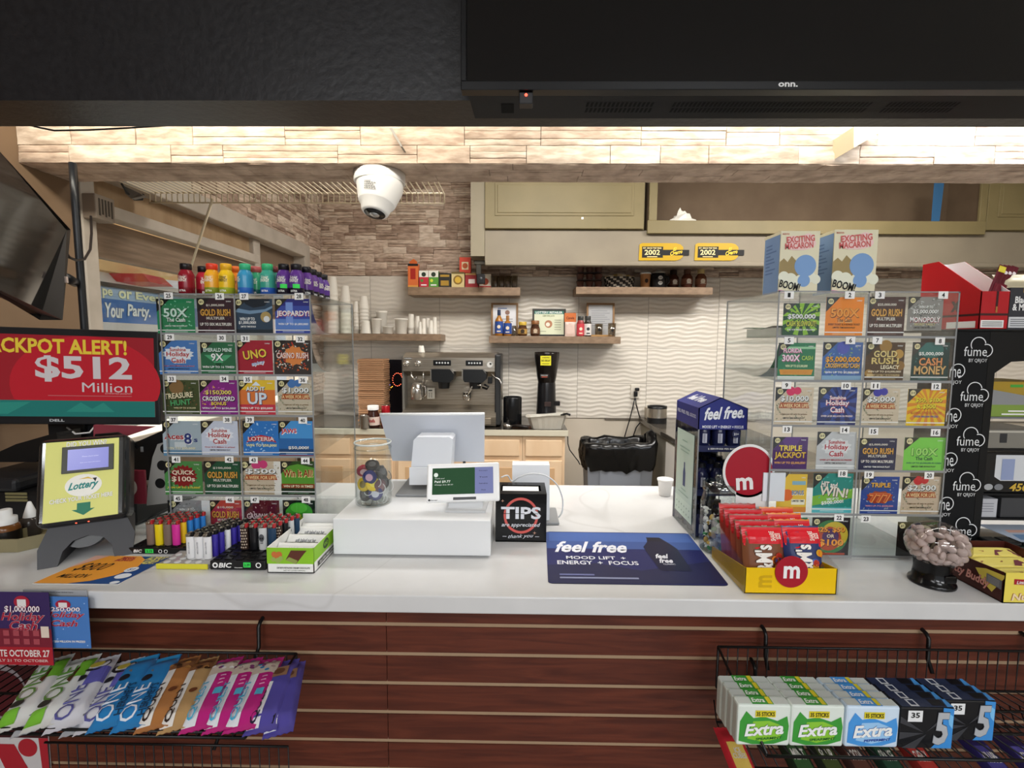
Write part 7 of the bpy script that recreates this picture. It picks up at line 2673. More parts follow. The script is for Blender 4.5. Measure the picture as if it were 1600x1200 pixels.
def foam(px0, px1, py0, lab, inv=True, stack=0, zb_=None, y=None, grp='foam cups on the cup shelf'):
    y = y or yS + .03
    zb_ = zb_ if zb_ is not None else ZB
    x = at((px0 + px1) / 2, 500, y).x
    r = (px1 - px0) / 2 / FPX * y
    H_ = at(px0, py0, y).z - zb_
    mb = MB()
    if stack:
        pr = [(1.0, 0)]
        body = .75 if stack > 2 else .5
        for k in range(stack):
            z = body * k / stack * 1.0
            pr += [(1.02, z + .002), (1.02, z + body / stack * .45), (.97, z + body / stack * .5), (.97, z + body / stack * .98)]
        pr += [(.95, body), (.72, .99), (.7, 1)]
    elif inv:
        pr = [(1.0, 0), (1.02, .01), (1.02, .08), (.96, .1), (.78, .98), (.75, 1)]
    else:
        pr = [(.8, 0), (.82, .01), (.96, .9), (1.02, .91), (1.02, 1), (.95, 1), (.9, .9), (0, .9)]
    mb.lathe([(a * r, b * H_) for a, b in pr], fw, T(x, y, zb_ + .0005), 24)
    one(mb, 'foam_cup', lab, 'foam cup', grp)


foam(513, 529, 433, 'tall tower of nested foam cups seen just behind the purple bottles', stack=9)
foam(533, 548, 447, 'shorter tower of nested foam cups at the back corner of the ticket case', stack=8)
foam(552.5, 561.5, 471, 'slim tower of nested foam cups beside the clear case edge', stack=7, y=yS + .07)
foam(562, 576, 463, 'tall tower of nested foam cups on the cup shelf', stack=8, y=yS + .07)
foam(564, 579.5, 502, 'low upturned foam cup in front of the tall tower', inv=True, y=yS - .03)
foam(580.5, 596, 498, 'plain white foam tub between tower and bowls', inv=False, y=yS - .03)
foam(588, 605, 486, 'tall foam tub behind the plain tub', inv=False, y=yS + .09)
foam(597.5, 614.5, 510.5, 'low white foam bowl at the shelf front', inv=False, y=yS - .03)
foam(616.5, 637, 498, 'wide white container with tilted lid', inv=False, y=yS + .0)
foam(637, 648, 491, 'pair of tall upturned white cups', stack=2, y=yS + .06)
foam(648.5, 656, 494, 'slim upturned white cup after the tall pair', inv=True, y=yS + .03)
foam(658, 666, 498, 'slim upturned white cup in the middle of the small cups', inv=True, y=yS - .01)
foam(653.5, 659, 503, 'smallest upturned white cup at the shelf front', inv=True, y=yS - .05)
foam(664.5, 672, 497, 'upturned white cup behind the last pair', inv=True, y=yS + .06)
foam(669.5, 677, 501, 'short upturned white cup before the last one', inv=True, y=yS - .03)
foam(675.5, 683, 496, 'upturned white cup at the free end of the cup shelf', inv=True, y=yS + .02)

# ================================================================ rear worktop: espresso machine and friends
ym = YK + .09
stl = noisy('brushed_steel', '#a39a8c', '#bdb4a6', (1, 1, 30), 6, 3, .3)
for n_ in stl.node_tree.nodes:
    if n_.type == 'BSDF_PRINCIPLED':
        n_.inputs['Metallic'].default_value = .85


def mx(px, y=None):
    return at(px, 600, y or ym).x


def mz(py, y=None, px=700):
    return at(px, py, y or ym).z


zk = ZK + .0004
x0, x1 = mx(628), mx(775)
es = thing('espresso_machine', 'two group steel espresso machine on the rear worktop', 'espresso machine', ((x0 + x1) / 2, ym + .25, ZK))
mb = MB()
prof = [(ym + .0, mz(665)), (ym - .02, mz(651)), (ym - .02, mz(645)), (ym + .02, mz(643)), (ym + .16, mz(636)), (ym + .16, mz(590)), (ym + .03, mz(580.5)), (ym + .03, mz(559)), (ym + .13, mz(551, ym + .13)), (ym + .48, mz(551, ym + .13)), (ym + .48, mz(660))]
mb.slab([(x0, y, z) for y, z in prof], (x1 - x0, 0, 0), stl)
mb.box((x0 + .03, ym + .05, zk + .02), (x1 - .03, ym + .45, mz(660)), mat('#191a1b', .4))
mb.box((x1 - .01, ym + .0, mz(664)), (x1 + .035, ym + .46, mz(553, ym + .13)), mat('#2c2d2e', .4), .01)
mb.box((x0 - .012, ym + .05, mz(664)), (x0 + .004, ym + .46, mz(556, ym + .13)), mat('#77756f', .3), .006)
a = mb.art((x0, ym + .03, mz(580.5)), (x1 - x0, 0, 0), (0, 0, mz(559) - mz(580.5)))
a.rect(.02, .86, .1, .98, mat('#2a2a28', .4), 1)
a.text('RANCILIO', .06, .92, .075, .07, WHITE, 2)
part(mb, 'body', es)
for px0, px1 in ((676, 704), (727, 754)):
    mb = MB()
    yb2 = ym + .028
    mb.box((mx(px0), yb2 - .004, mz(571.5)), (mx(px1), yb2 + .004, mz(563)), mat('#141516', .3), .004)
    a = mb.art((mx(px0), yb2 - .004, mz(571.5)), (mx(px1) - mx(px0), 0, 0), (0, 0, mz(563) - mz(571.5)))
    for k in range(5):
        a.disc(.2 + k * .16, .5, .05, mat('#d8dadc'), 1)
    part(mb, 'button_panel', es)
for px0, px1 in ((674.5, 711), (723, 761)):
    mb = MB()
    q = [(mx(px0), ym - .05, mz(576.5)), (mx(px1 - 6), ym - .05, mz(576.5)), (mx(px1), ym - .03, mz(584)), (mx(px1 - 1), ym - .03, mz(592)), (mx(px1 - 7), ym - .05, mz(597)), (mx(px0 + 4), ym - .05, mz(596)), (mx(px0 + 1), ym - .05, mz(590))]
    q = [(a_, ym - .06, c_) for a_, b_, c_ in q]
    mb.slab(q, (0, .14, 0), mat('#1b1d1f', .3))
    mb.box((mx(px0), ym - .064, mz(592)), (mx(px0 + 2), ym - .05, mz(577)), STEEL, .002)
    mb.lathe([(.04, -.05), (.045, 0)], mat('#26282a', .3), T(mx((px0 + px1) / 2), ym + .03, mz(597)), 20)
    part(mb, 'group_head', es)
for px in (634.5, 652.5):
    mb = MB()
    mb.lathe([(.02, 0), (.024, .012), (.022, .028), (.0, .03)], mat('#d0cdc6', .12, .8), T(mx(px), ym + .03, mz(568)) @ RX(90), 20)
    part(mb, 'knob', es)
mb = MB()
mb.lathe([(.026, 0), (.026, .008)], STEEL, T(mx(765), ym + .03, mz(569.5)) @ RX(90), 24)
mb.lathe([(.021, .0085), (0, .0085)], mat('#e0ded8', .3), T(mx(765), ym + .03, mz(569.5)) @ RX(90), 24, True, False)
mb.box((mx(765) - .002, ym + .02, mz(569.5)), (mx(765) + .012, ym + .021, mz(569.5) + .012), INK)
part(mb, 'pressure_gauge', es)
mb = MB()
mb.box((mx(762), ym - .0, mz(599)), (mx(769), ym + .03, mz(588)), mat('#141516', .4), .004)
mb.tube([(mx(767), ym + .02, mz(584)), (mx(773), ym + .01, mz(589)), (mx(780), ym - .01, mz(592)), (mx(783.5), ym - .015, mz(598)), (mx(785), ym - .01, mz(623))], .006, mat('#c9c6c0', .15, .9), 10)
part(mb, 'steam_wand', es)
mb = MB()
cc_ = Vector((mx(726.5), ym + .03, mz(623)))
mb.tube([(mx(754), ym - .0, mz(605)), (mx(761), ym - .02, mz(607)), (mx(764), ym - .03, mz(603)), (mx(757), ym - .02, mz(600))], .008, mat('#1d1e20', .3), 10)
mb.tube([(mx(754), ym, mz(602)), (mx(740), ym, mz(601)), (mx(735), ym + .0, mz(608)), (mx(730), ym + .02, mz(618))], .008, mat('#cfccc6', .15, .9), 10)
mb.lathe([(.024, 0), (.033, .02), (.035, .06), (.032, .06)], mat('#cfccc6', .15, .9), T(mx(728), ym + .06, mz(626.5)), 24)
part(mb, 'portafilter', es)
mb = MB()
mb.tube([(mx(641), ym + .04, mz(582)), (mx(642), ym + .03, mz(589)), (mx(647), ym + .03, mz(594)), (mx(650), ym + .02, mz(590))], .007, mat('#cfccc6', .15, .9), 10)
part(mb, 'steam_wand', es)
mb = MB()
mb.tube([(mx(660), ym + .04, mz(582)), (mx(660), ym + .03, mz(597))], .006, mat('#cfccc6', .15, .9), 10)
part(mb, 'water_spout', es)
for k, z in enumerate((mz(651),)):
    mb = MB()
    mb.box((x0 + .01, ym - .026, mz(662)), (x1 - .035, ym + .0, mz(652)), stl, .003)
    p_ = at(750, 656, ym - .027)
    mb.lathe([(.008, 0), (.008, .002)], mat('#8a857c', .3), T(p_.x, ym - .026, p_.z) @ RX(90), 16)
    part(mb, 'drip_tray', es)
# milk jug, timer, dropped paper cup on the machine
zj = mz(627, ym + .05)
xj = mx(651.5, ym + .05)
o = thing('milk_jug', 'steel milk jug standing on the espresso machine tray', 'jug', (xj, ym + .05, zj))
mb = MB()
rj = 10.5 / FPX * ym
hj = mz(600.5, ym + .05) - zj
mb.lathe([(rj * .95, .001), (rj, .006), (rj * .98, hj * .5), (rj * .84, hj), (rj * .8, hj), (rj * .9, hj * .5), (0, .01)], mat('#c4c0ba', .22, .9), T(xj, ym + .05, zj + .014), 28)
part(mb, 'jug_body', o)
mb = MB()
mb.tube([(xj + rj * .8, ym + .04, zj + hj * .92), (xj + rj * 1.35, ym + .035, zj + hj * .85), (xj + rj * 1.4, ym + .035, zj + hj * .4), (xj + rj * .95, ym + .04, zj + hj * .2)], .006, mat('#c4c0ba', .22, .9), 10)
part(mb, 'handle', o)
mb = MB()
xx, zz = mx(673.5, ym + .07), mz(626, ym + .07)
mb.box((mx(667, ym + .07), ym + .07, zz + .012), (mx(679, ym + .07), ym + .085, mz(606.5, ym + .07)), mat('#d8d4c8', .4), .003)
a = mb.art((mx(667, ym + .07), ym + .07, zz + .012), (mx(679, ym + .07) - mx(667, ym + .07), 0, 0), (0, 0, mz(606.5, ym + .07) - zz - .012))
a.rect(.2, .72, .7, .84, mat('#4a4c48'), 1)
for k in range(6):
    a.disc(.3 + (k % 2) * .3, .2 + (k // 2) * .16, .08, mat('#8a857a'), 1)
one(mb, 'kitchen_timer', 'small beige timer leaning beside the milk jug', 'timer')
mb = MB()
yq = ym + .15
zt_ = at(659, 556.5, yq).z
zt_ = mz(551, ym + .13) + .0005
mb.lathe([(.026, 0), (.026, .006), (.018, .05), (.016, .052)], mat('#ece8de', .6), T(at(658.5, 552, yq).x, yq, zt_), 20)
one(mb, 'paper_cup', 'tiny upturned white cup on top of the espresso machine', 'cup')

# stack of brown sleeves, led sign, can, jar, steel pot
mb = MB()
ysl = YK + .14
xs0, xs1 = at(559, 600, ysl).x, at(600, 600, ysl).x
zt_ = at(580, 561, ysl).z
rnd = random.Random(2)
br = (xs1 - xs0) / 2
sl = thing('cup_lid', 'brown cardboard cup carrier in the tall stack by the espresso machine', 'cup carrier', ((xs0 + xs1) / 2, ysl + .08, zk), 'stack of brown cup carriers')
nst = 34
hst = (zt_ - zk) / nst
mb = MB()
mb.box((xs0, ysl, zk), (xs1, ysl + .16, zk + hst * .8), mat('#b58a66', .8), .002)
mb.box((xs0 + .01, ysl + .01, zk + hst * .8), (xs1 - .01, ysl + .15, zk + hst * .97), mat('#9a7252', .8))
part(mb, 'tray_body', sl)
sl.name = 'cup_carrier'
for k in range(1, nst):
    dup(sl, (sl.location.x + rnd.uniform(-.004, .004), sl.location.y + rnd.uniform(-.004, .004), zk + k * hst))
mb = MB()
yl_ = YW - .1
p0, p1 = at(606, 633, yl_), at(634, 562, yl_)
ld = thing('led_sign', 'black LED sign with glowing red dotted letters beside the espresso machine', 'sign', ((p0.x + p1.x) / 2, yl_, zk))
x1_ = at(631, 600, yl_).x
mb.box((p0.x, yl_, zk), (x1_, yl_ + .02, p1.z), mat('#0c0a10', .3), .003)
part(mb, 'panel', ld)


def dots(ptsf, m, nm_):
    mb = MB()
    for px, py in ptsf:
        q = at(px, py, yl_ - .001)
        mb.ball(q, .0033, .003, .0033, m, 8)
    part(mb, nm_, ld)


dots([(621 + 7.5 * math.cos(R(a_)), 593 - 10 * math.sin(R(a_))) for a_ in range(40, 320, 21)] + [(628, 589), (627, 584), (632, 594), (630, 598), (629, 602)], mat('#ff6a4a', .4, 0, 3.5), 'red_dots')
dots([(609, 609), (611, 605.5), (613, 604)], mat('#ffb23c', .4, 0, 3.5), 'amber_dots')
dots([(608, 594), (608.5, 597.5), (609, 601)], mat('#5a6aff', .4, 0, 3.5), 'blue_dots')
yq = YK + .06
mb, x, y, H_ = lathe_thing(599.5, 633, zk, [(6.2, 0), (6.6, .04), (6.6, .92), (5.8, 1)], mat('#b01c26', .25, .3), '', '', '', yq + .02)
a = mb.art((x - .022, y - .034, zk + .03), (.044, 0, 0), (0, 0, .05))
a.text('Cola', .5, .55, .8, .5, WHITE, 1, .02, .4)
o = thing('soda_can', 'red soda can on the rear worktop behind the jar of badge reels', 'can', (x, y, zk))
part(mb, 'can_body', o)
mb = MB()
mb.lathe([(.03, H_), (.029, H_ + .002), (.0, H_ + .001)], STEEL, T(x, y, zk), 20)
part(mb, 'can_top', o)
mb, x, y, H_ = lathe_thing(579.5, 640, zk, [(8.5, 0), (9.5, .05), (9.5, .7), (7.5, .85), (7.5, 1)], mat('#3a2018', .15), '', '', '', yq)
mb.lathe([(.047, .02), (.047, H_ * .62)], mat('#d8c4b8', .5), T(x, y, zk), 24, True, False)
a = mb.art((x - .035, y - .049, zk + .03), (.07, 0, 0), (0, 0, H_ * .4))
a.text('nutella', .5, .5, .8, .5, mat('#a8202a'), 1)
o = thing('spread_jar', 'brown spread jar with white lid and red lettering', 'jar', (x, y, zk))
part(mb, 'jar_body', o)
mb = MB()
mb.lathe([(.041, H_), (.041, H_ + .03), (.039, H_ + .032)], WHITE, T(x, y, zk), 24)
part(mb, 'lid', o)
mb, x, y, H_ = lathe_thing(566, 649, zk, [(8, 0), (8.4, .03), (8.4, 1), (8.8, 1.02), (7.8, 1), (7.8, .1), (0, .1)], mat('#b0aca6', .2, .9), '', '', '', YK + .02)
one(mb, 'steel_cup', 'small steel cup at the worktop edge behind the clear case', 'cup')
mb = MB()
xx = at(625, 640, yq).x
mb.lathe([(.026, 0), (.018, .085), (.016, .085), (.02, .003), (0, .003)], mat('#c9c6c0', .25, .8), T(xx, yq, zk), 20)
one(mb, 'measuring_cup', 'slim steel tamper cup beside the red soda can', 'cup')

# grinder, knock box, portafilter, foil tray
yg = YK + .29
gxx = at(854, 600, yg).x


def gz_(py):
    return at(854, py, yg).z


gr = thing('coffee_grinder', 'tall black coffee grinder with yellow sticker on the rear worktop', 'coffee grinder', (gxx, yg, zk))
s_ = yg / FPX
gb2 = mat('#1c1b1d', .22)
mb = MB()
mb.lathe([(18 * s_, 0), (18 * s_, .02), (16 * s_, .05), (15 * s_, gz_(628) - zk), (14 * s_, gz_(600) - zk), (13.5 * s_, gz_(597) - zk)], gb2, T(gxx, yg, zk), 28, True, True, 1, 1.1)
mb.box((gxx - 4 * s_, yg - 17.8 * s_, gz_(633)), (gxx + 6 * s_, yg - 14 * s_, gz_(626)), mat('#3a2c2a', .3), .003)
mb.box((gxx + 12 * s_, yg - 8 * s_, gz_(633)), (gxx + 21 * s_, yg + 3 * s_, gz_(626)), gb2, .006)
part(mb, 'motor_body', gr)
mb = MB()
mb.lathe([(13.5 * s_, gz_(597) - zk), (15 * s_, gz_(590) - zk), (19 * s_, gz_(560) - zk), (19.5 * s_, gz_(553) - zk), (19 * s_, gz_(550) - zk), (0, gz_(549) - zk)], mat('#1d1816', .12), T(gxx, yg, zk), 28)
part(mb, 'bean_hopper', gr)
mb = MB()
st_ = [at(844.5, 571, yg - .122), at(861, 571, yg - .122), at(861, 556, yg - .122), at(844.5, 556, yg - .122)]
mb.slab(st_, (0, .003, 0), mat('#e0d832', .5))
a = mb.art(st_[0], st_[1] - st_[0], st_[3] - st_[0], .0006)
a.text('NO DECAF', .5, .5, .8, .22, INK, 1)
a.text('WARNING', .5, .82, .7, .14, INK, 1)
a.rect(.15, .15, .85, .2, INK, 1)
part(mb, 'sticker', gr, 'yellow warning sticker')
mb = MB()
lg = at(850, 587, yg - .085)
mb.box((lg.x - .03, yg - .1, lg.z - .018), (lg.x + .035, yg - .07, lg.z + .012), mat('#1a1a1c', .3), .004)
a = mb.art((lg.x - .03, yg - .1, lg.z - .018), (.065, 0, 0), (0, 0, .03))
a.text('MAZZER', .5, .7, .8, .25, mat('#c9c6c0'), 1)
a.rect(.15, .2, .85, .4, mat('#b04a30'), 1)
part(mb, 'badge', gr)
mb, x, y, H_ = lathe_thing(802, 620, zk, [(14, 0), (14.6, .02), (14.6, .96), (14, 1), (13, 1), (13, .1), (0, .1)], mat('#111214', .25), '', '', '', YK + .14)
one(mb, 'knock_box', 'black round knock box between espresso machine and grinder', 'knock box')
o = thing('portafilter', 'loose portafilter with black handle lying before the knock box', 'portafilter', (at(800, 662, YK + .04).x, YK + .04, zk))
xx = at(792, 655, YK + .05).x
mb = MB()
mb.lathe([(.026, 0), (.034, .012), (.036, .035), (.03, .035), (.026, .01), (0, .01)], mat('#a8a29a', .2, .9), T(xx, YK + .06, zk) @ RY(15), 24)
part(mb, 'basket', o)
mb = MB()
mb.tube([(xx + .03, YK + .055, zk + .02), (xx + .07, YK + .045, zk + .024), (xx + .12, YK + .03, zk + .02), (xx + .16, YK + .02, zk + .014)], [.009, .012, .014, .01], mat('#1c1614', .3), 10)
part(mb, 'handle', o)
mb = MB()
mb.box((at(800, 662, YK + .05).x, YK + .065, zk), (at(832, 662, YK + .05).x, YK + .13, zk + .014), mat('#5c3a26', .5), .004)
one(mb, 'wooden_tamper_board', 'small dark wooden board behind the loose portafilter', 'board')
# foil tray
yf2 = YK + .015
fo = MB()
al = mat('#cfcabe', .3, .35)
xa_, xb_ = at(825, 660, yf2).x, at(886, 660, yf2).x
za_, zb2 = zk + .001, at(850, 651, yf2).z
n = 40
vs, fs = [], []
rim, bot = [], []
for i in range(n):
    an = 6.283 * i / n
    cxx, cyy = math.cos(an), math.sin(an)
    sq = 1 / max(abs(cxx), abs(cyy)) ** .75
    rp = 1 + (.03 if i % 2 else -.01)
    xm2, ym2 = (xa_ + xb_) / 2, yf2 + .075
    hw, hd_ = (xb_ - xa_) / 2, .072
    bot.append((xm2 + hw * .8 * cxx * min(sq, 1.2) * rp, ym2 + hd_ * .8 * cyy * min(sq, 1.2) * rp, za_))
    rim.append((xm2 + hw * cxx * min(sq, 1.2) * rp, ym2 + hd_ * cyy * min(sq, 1.2) * rp, zb2 + .012 * (cxx + .3 * math.sin(an * 3))))
out = [(xm2 + (x - xm2) * 1.1, ym2 + (y - ym2) * 1.1, z + .003) for x, y, z in rim]
fo.add(bot + rim + out, [(i, (i + 1) % n, n + (i + 1) % n, n + i) for i in range(n)] + [(n + i, n + (i + 1) % n, 2 * n + (i + 1) % n, 2 * n + i) for i in range(n)] + [tuple(range(n))], al)
one(fo, 'foil_tray', 'crumpled aluminium foil tray in front of the grinder', 'tray')
mb = MB()
mb.tube([(xb_ - .04, yf2 + .05, zb2 + .004), (xb_ - .0, yf2 + .02, zb2 + .02), (xb_ + .02, yf2 + .0, zb2 + .015)], .008, mat('#17181a', .4), 10)
one(mb, 'tray_clip', 'short black tool handle lying over the foil tray rim', 'tool')

# outlet with two plugged cords
oc = at(992.5, 612, YW - .012)
ou = thing('power_outlet', 'white wall outlet with two black cords plugged in', 'outlet', (oc.x, YW - .006, oc.z))
mb = MB()
mb.box((oc.x - .038, YW - .008, oc.z - .06), (oc.x + .038, YW - .0015, oc.z + .06), mat('#ddd6c8', .4), .003)
part(mb, 'cover_plate', ou)
mb = MB()
mb.box((oc.x - .004, YW - .04, oc.z + .008), (oc.x + .03, YW - .008, oc.z + .035), BLACK, .006)
part(mb, 'plug', ou)
mb = MB()
mb.box((oc.x - .014, YW - .04, oc.z - .04), (oc.x + .016, YW - .008, oc.z + .004), BLACK, .006)
part(mb, 'plug', ou)
for lab, pts in (('black cord hanging straight from the outlet towards the waste bin', [(992, 622), (989, 635), (984, 655), (978, 675), (974, 690), (972, 730)]), ('black cord bending from the outlet past the side counter', [(993, 622), (994, 632), (999, 650), (1004, 660), (1006, 672), (1005, 690), (1005, 740)]), ('black cord curving up beside the bent outlet cord', [(1012, 654), (1002, 658), (994, 668), (990, 680), (989, 695), (989, 740)])):
    mb = MB()
    y_ = YW - .025
    P_ = [at(a_, b_, y_) for a_, b_ in pts]
    if 'curving' in lab:
        P_[0].y = YW - .04
    mb.tube(P_, .005, BLACK, 8)
    one(mb, 'electric_cable', lab, 'cable', 'black cables at the outlet')

# steel bin and grey box on the side counter
yb3 = YW - .18
mb = MB()
x0_, x1_ = at(1016, 640, 3.72).x, at(1047, 640, 3.72).x
zt_ = at(1030, 636, 3.72).z
sb2 = thing('steel_bin', 'oval steel countertop bin with black rim on the side counter', 'bin', ((x0_ + x1_) / 2, 3.8, zk))
mb.lathe([((x1_ - x0_) / 2, 0), ((x1_ - x0_) / 2, .045)], mat('#1a1a1b', .4), T((x0_ + x1_) / 2, 3.8, zk), 32, True, True, 1, .8)
part(mb, 'base_band', sb2)
mb = MB()
mb.lathe([((x1_ - x0_) / 2 * .99, .045), ((x1_ - x0_) / 2 * .99, zt_ - zk - .02)], mat('#b5afa4', .25, .85), T((x0_ + x1_) / 2, 3.8, zk), 32, True, True, 1, .8)
part(mb, 'steel_wall', sb2)
mb = MB()
r_ = (x1_ - x0_) / 2
mb.lathe([(r_, zt_ - zk - .02), (r_ * 1.0, zt_ - zk), (r_ * .8, zt_ - zk - .004), (r_ * .78, zt_ - zk - .018), (0, zt_ - zk - .018)], mat('#131314', .35), T((x0_ + x1_) / 2, 3.8, zk), 32, True, False, 1, .8)
part(mb, 'rim', sb2)
mb = MB()
p0, p1 = at(1003, 655, YW - .1), at(1015, 637, YW - .1)
mb.box((p0.x + .04, YW - .1, zk), (p1.x + .05, YW - .02, p1.z), mat('#b8ae9c', .5), .004)
one(mb, 'grey_box', 'small beige grey box in the wall corner of the side counter', 'box')

# waste bin with black liner
ybn = 3.37
x0_, x1_ = at(917, 740, ybn).x, at(1021, 740, ybn).x
ztb = at(970, 697, ybn).z
wb = thing('waste_bin', 'grey rectangular waste bin with black liner between worktop and side counter', 'waste bin', ((x0_ + x1_) / 2, ybn + .16, 0))
mb = MB()
dpb = .26
for ins, m_ in ((0, mat('#7a7e86', .45)),):
    mb.slab([(x0_ + .03, ybn + .02, .001), (x1_ - .03, ybn + .02, .001), (x1_ - .03, ybn + dpb - .02, .001), (x0_ + .03, ybn + dpb - .02, .001)], (0, 0, .02), m_)
    vs = [(x0_ + .03, ybn + .02, .02), (x1_ - .03, ybn + .02, .02), (x1_ - .03, ybn + dpb - .02, .02), (x0_ + .03, ybn + dpb - .02, .02), (x0_, ybn, ztb - .03), (x1_, ybn, ztb - .03), (x1_, ybn + dpb, ztb - .03), (x0_, ybn + dpb, ztb - .03)]
    mb.add(vs, [(0, 1, 5, 4), (1, 2, 6, 5), (2, 3, 7, 6), (3, 0, 4, 7)], m_)
mb.box((x0_ + .09, ybn - .004, .2), (x1_ - .09, ybn + .02, ztb - .16), mat('#80858e', .45), .01)
part(mb, 'bin_body', wb)
mb = MB()
lin_m = mat('#0c0c0d', .22)
n = 56
rings = []
rnd = random.Random(6)
for k, (ex, z) in enumerate(((.012, ztb - .165), (.026, ztb - .14), (.03, ztb - .085), (.035, ztb - .03), (.028, ztb + .012), (.0, ztb + .02), (-.02, ztb - .0), (-.03, ztb - .12), (-.05, ztb - .3))):
    rg = []
    for i in range(n):
        an = 6.283 * (i + .5) / n
        c_, s2 = math.cos(an), math.sin(an)
        q = 1 / max(abs(c_), abs(s2)) ** .8
        jit = .017 * noise.noise(Vector((i * .9, k * .75, 2))) + .006 * math.sin(i * 2.2 + k)
        hw, hd_ = (x1_ - x0_) / 2 + ex + jit, dpb / 2 + ex + jit
        xx, yy2 = (x0_ + x1_) / 2 + hw * c_ * min(q, 1.25), ybn + dpb / 2 + hd_ * s2 * min(q, 1.25)
        zz = z + .02 * noise.noise(Vector((i * .35, k * .3, 7))) + (.08 * max(0, c_) ** 4 if k > 2 and k < 7 else 0)
        if k == 0:
            zz = z - .02 + .03 * noise.noise(Vector((i * .5, 1, 1)))
        rg.append((xx, yy2, zz))
    rings.append(rg)
vs = [p for r in rings for p in r]
fs = [(k * n + i, k * n + (i + 1) % n, (k + 1) * n + (i + 1) % n, (k + 1) * n + i) for k in range(len(rings) - 1) for i in range(n)]
fs.append(tuple((len(rings) - 1) * n + i for i in range(n)))
mb.add(vs, fs, lin_m, True)
part(mb, 'liner', wb, 'black plastic liner')
mb = MB()
P_ = [Vector((xk1 + .005, 3.5, ZK - .11)), Vector((xk1 + .02, 3.5, ZK - .16)), Vector((xk1 + .05, 3.5, ZK - .2)), Vector((xk1 + .08, 3.46, ZK - .235)), Vector((x0_ - .045, 3.42, ZK - .25))]
mb.tube(P_, .004, BLACK, 8)
mb.tube([Vector((xk1 + .002, 3.5, ZK - .02)), Vector((xk1 + .006, 3.5, ZK - .11))], .004, BLACK, 8)
one(mb, 'thin_cable', 'thin black cable from the rear worktop end to the waste bin', 'cable')

# ================================================================ wire racks on the slatwall
wk = mat('#111112', .35)


def hook(mb, x, z, yb_):
    mb.tube([(x, YSL + .004, z + .012), (x, YSL - .012, z + .008), (x, YSL - .02, z), (x, YSL - .022, z - .05), (x, yb_, z - .075)], .0045, wk, 8)


# ---- chewing gum rack
YG0, YG1 = .835, 1.06
yg0 = .856
WG = at(1234, 1167, yg0).x - at(1151, 1167, yg0).x
ZG = at(1300, 1168, yg0).z
HG = at(1300, 1104, yg0).z - ZG
SG = (at(1300, 1070, yg0 + .0735).z - ZG - HG) / .0735
zg0, zg1 = ZG - .004 + SG * (YG0 - yg0), ZG - .004 + SG * (YG1 - yg0)
zgt = at(1300, 1013, YG1).z
xg0, xg1 = at(1122, 1013, YG1).x, 1.36
grk = thing('wire_rack', 'black wire rack of chewing gum hooked on the slatwall', 'rack', ((xg0 + xg1) / 2, .95, zg0))
mb = MB()
for z in (zgt, zg1):
    mb.tube([(xg0, YG1, z), (xg1, YG1, z)], .0028, wk, 6)
x = xg0
while x < xg1:
    mb.tube([(x, YG1, zgt), (x, YG1, zg1), (x, YG0, zg0)], .0016 if x > xg0 else .003, wk, 5)
    x += .0232
for t_ in (0, .33, .66):
    mb.tube([(xg0, YG0 + (YG1 - YG0) * t_, zg0 + (zg1 - zg0) * t_), (xg1, YG0 + (YG1 - YG0) * t_, zg0 + (zg1 - zg0) * t_)], .003, wk, 6)
mb.tube([(xg0, YG0, zg0 + .03), (xg1, YG0, zg0 + .03)] if False else [(xg0, YG1, zgt), (xg0, YG0, zg0 + .004)], .003, wk, 6)
part(mb, 'wire_grid', grk)
for px, py in ((1190, 985), (1440, 990), (1596, 996)):
    mb = MB()
    hook(mb, at(px, py, YSL).x, at(px, py, YSL).z, YG1 + .003)
    part(mb, 'hook', grk)


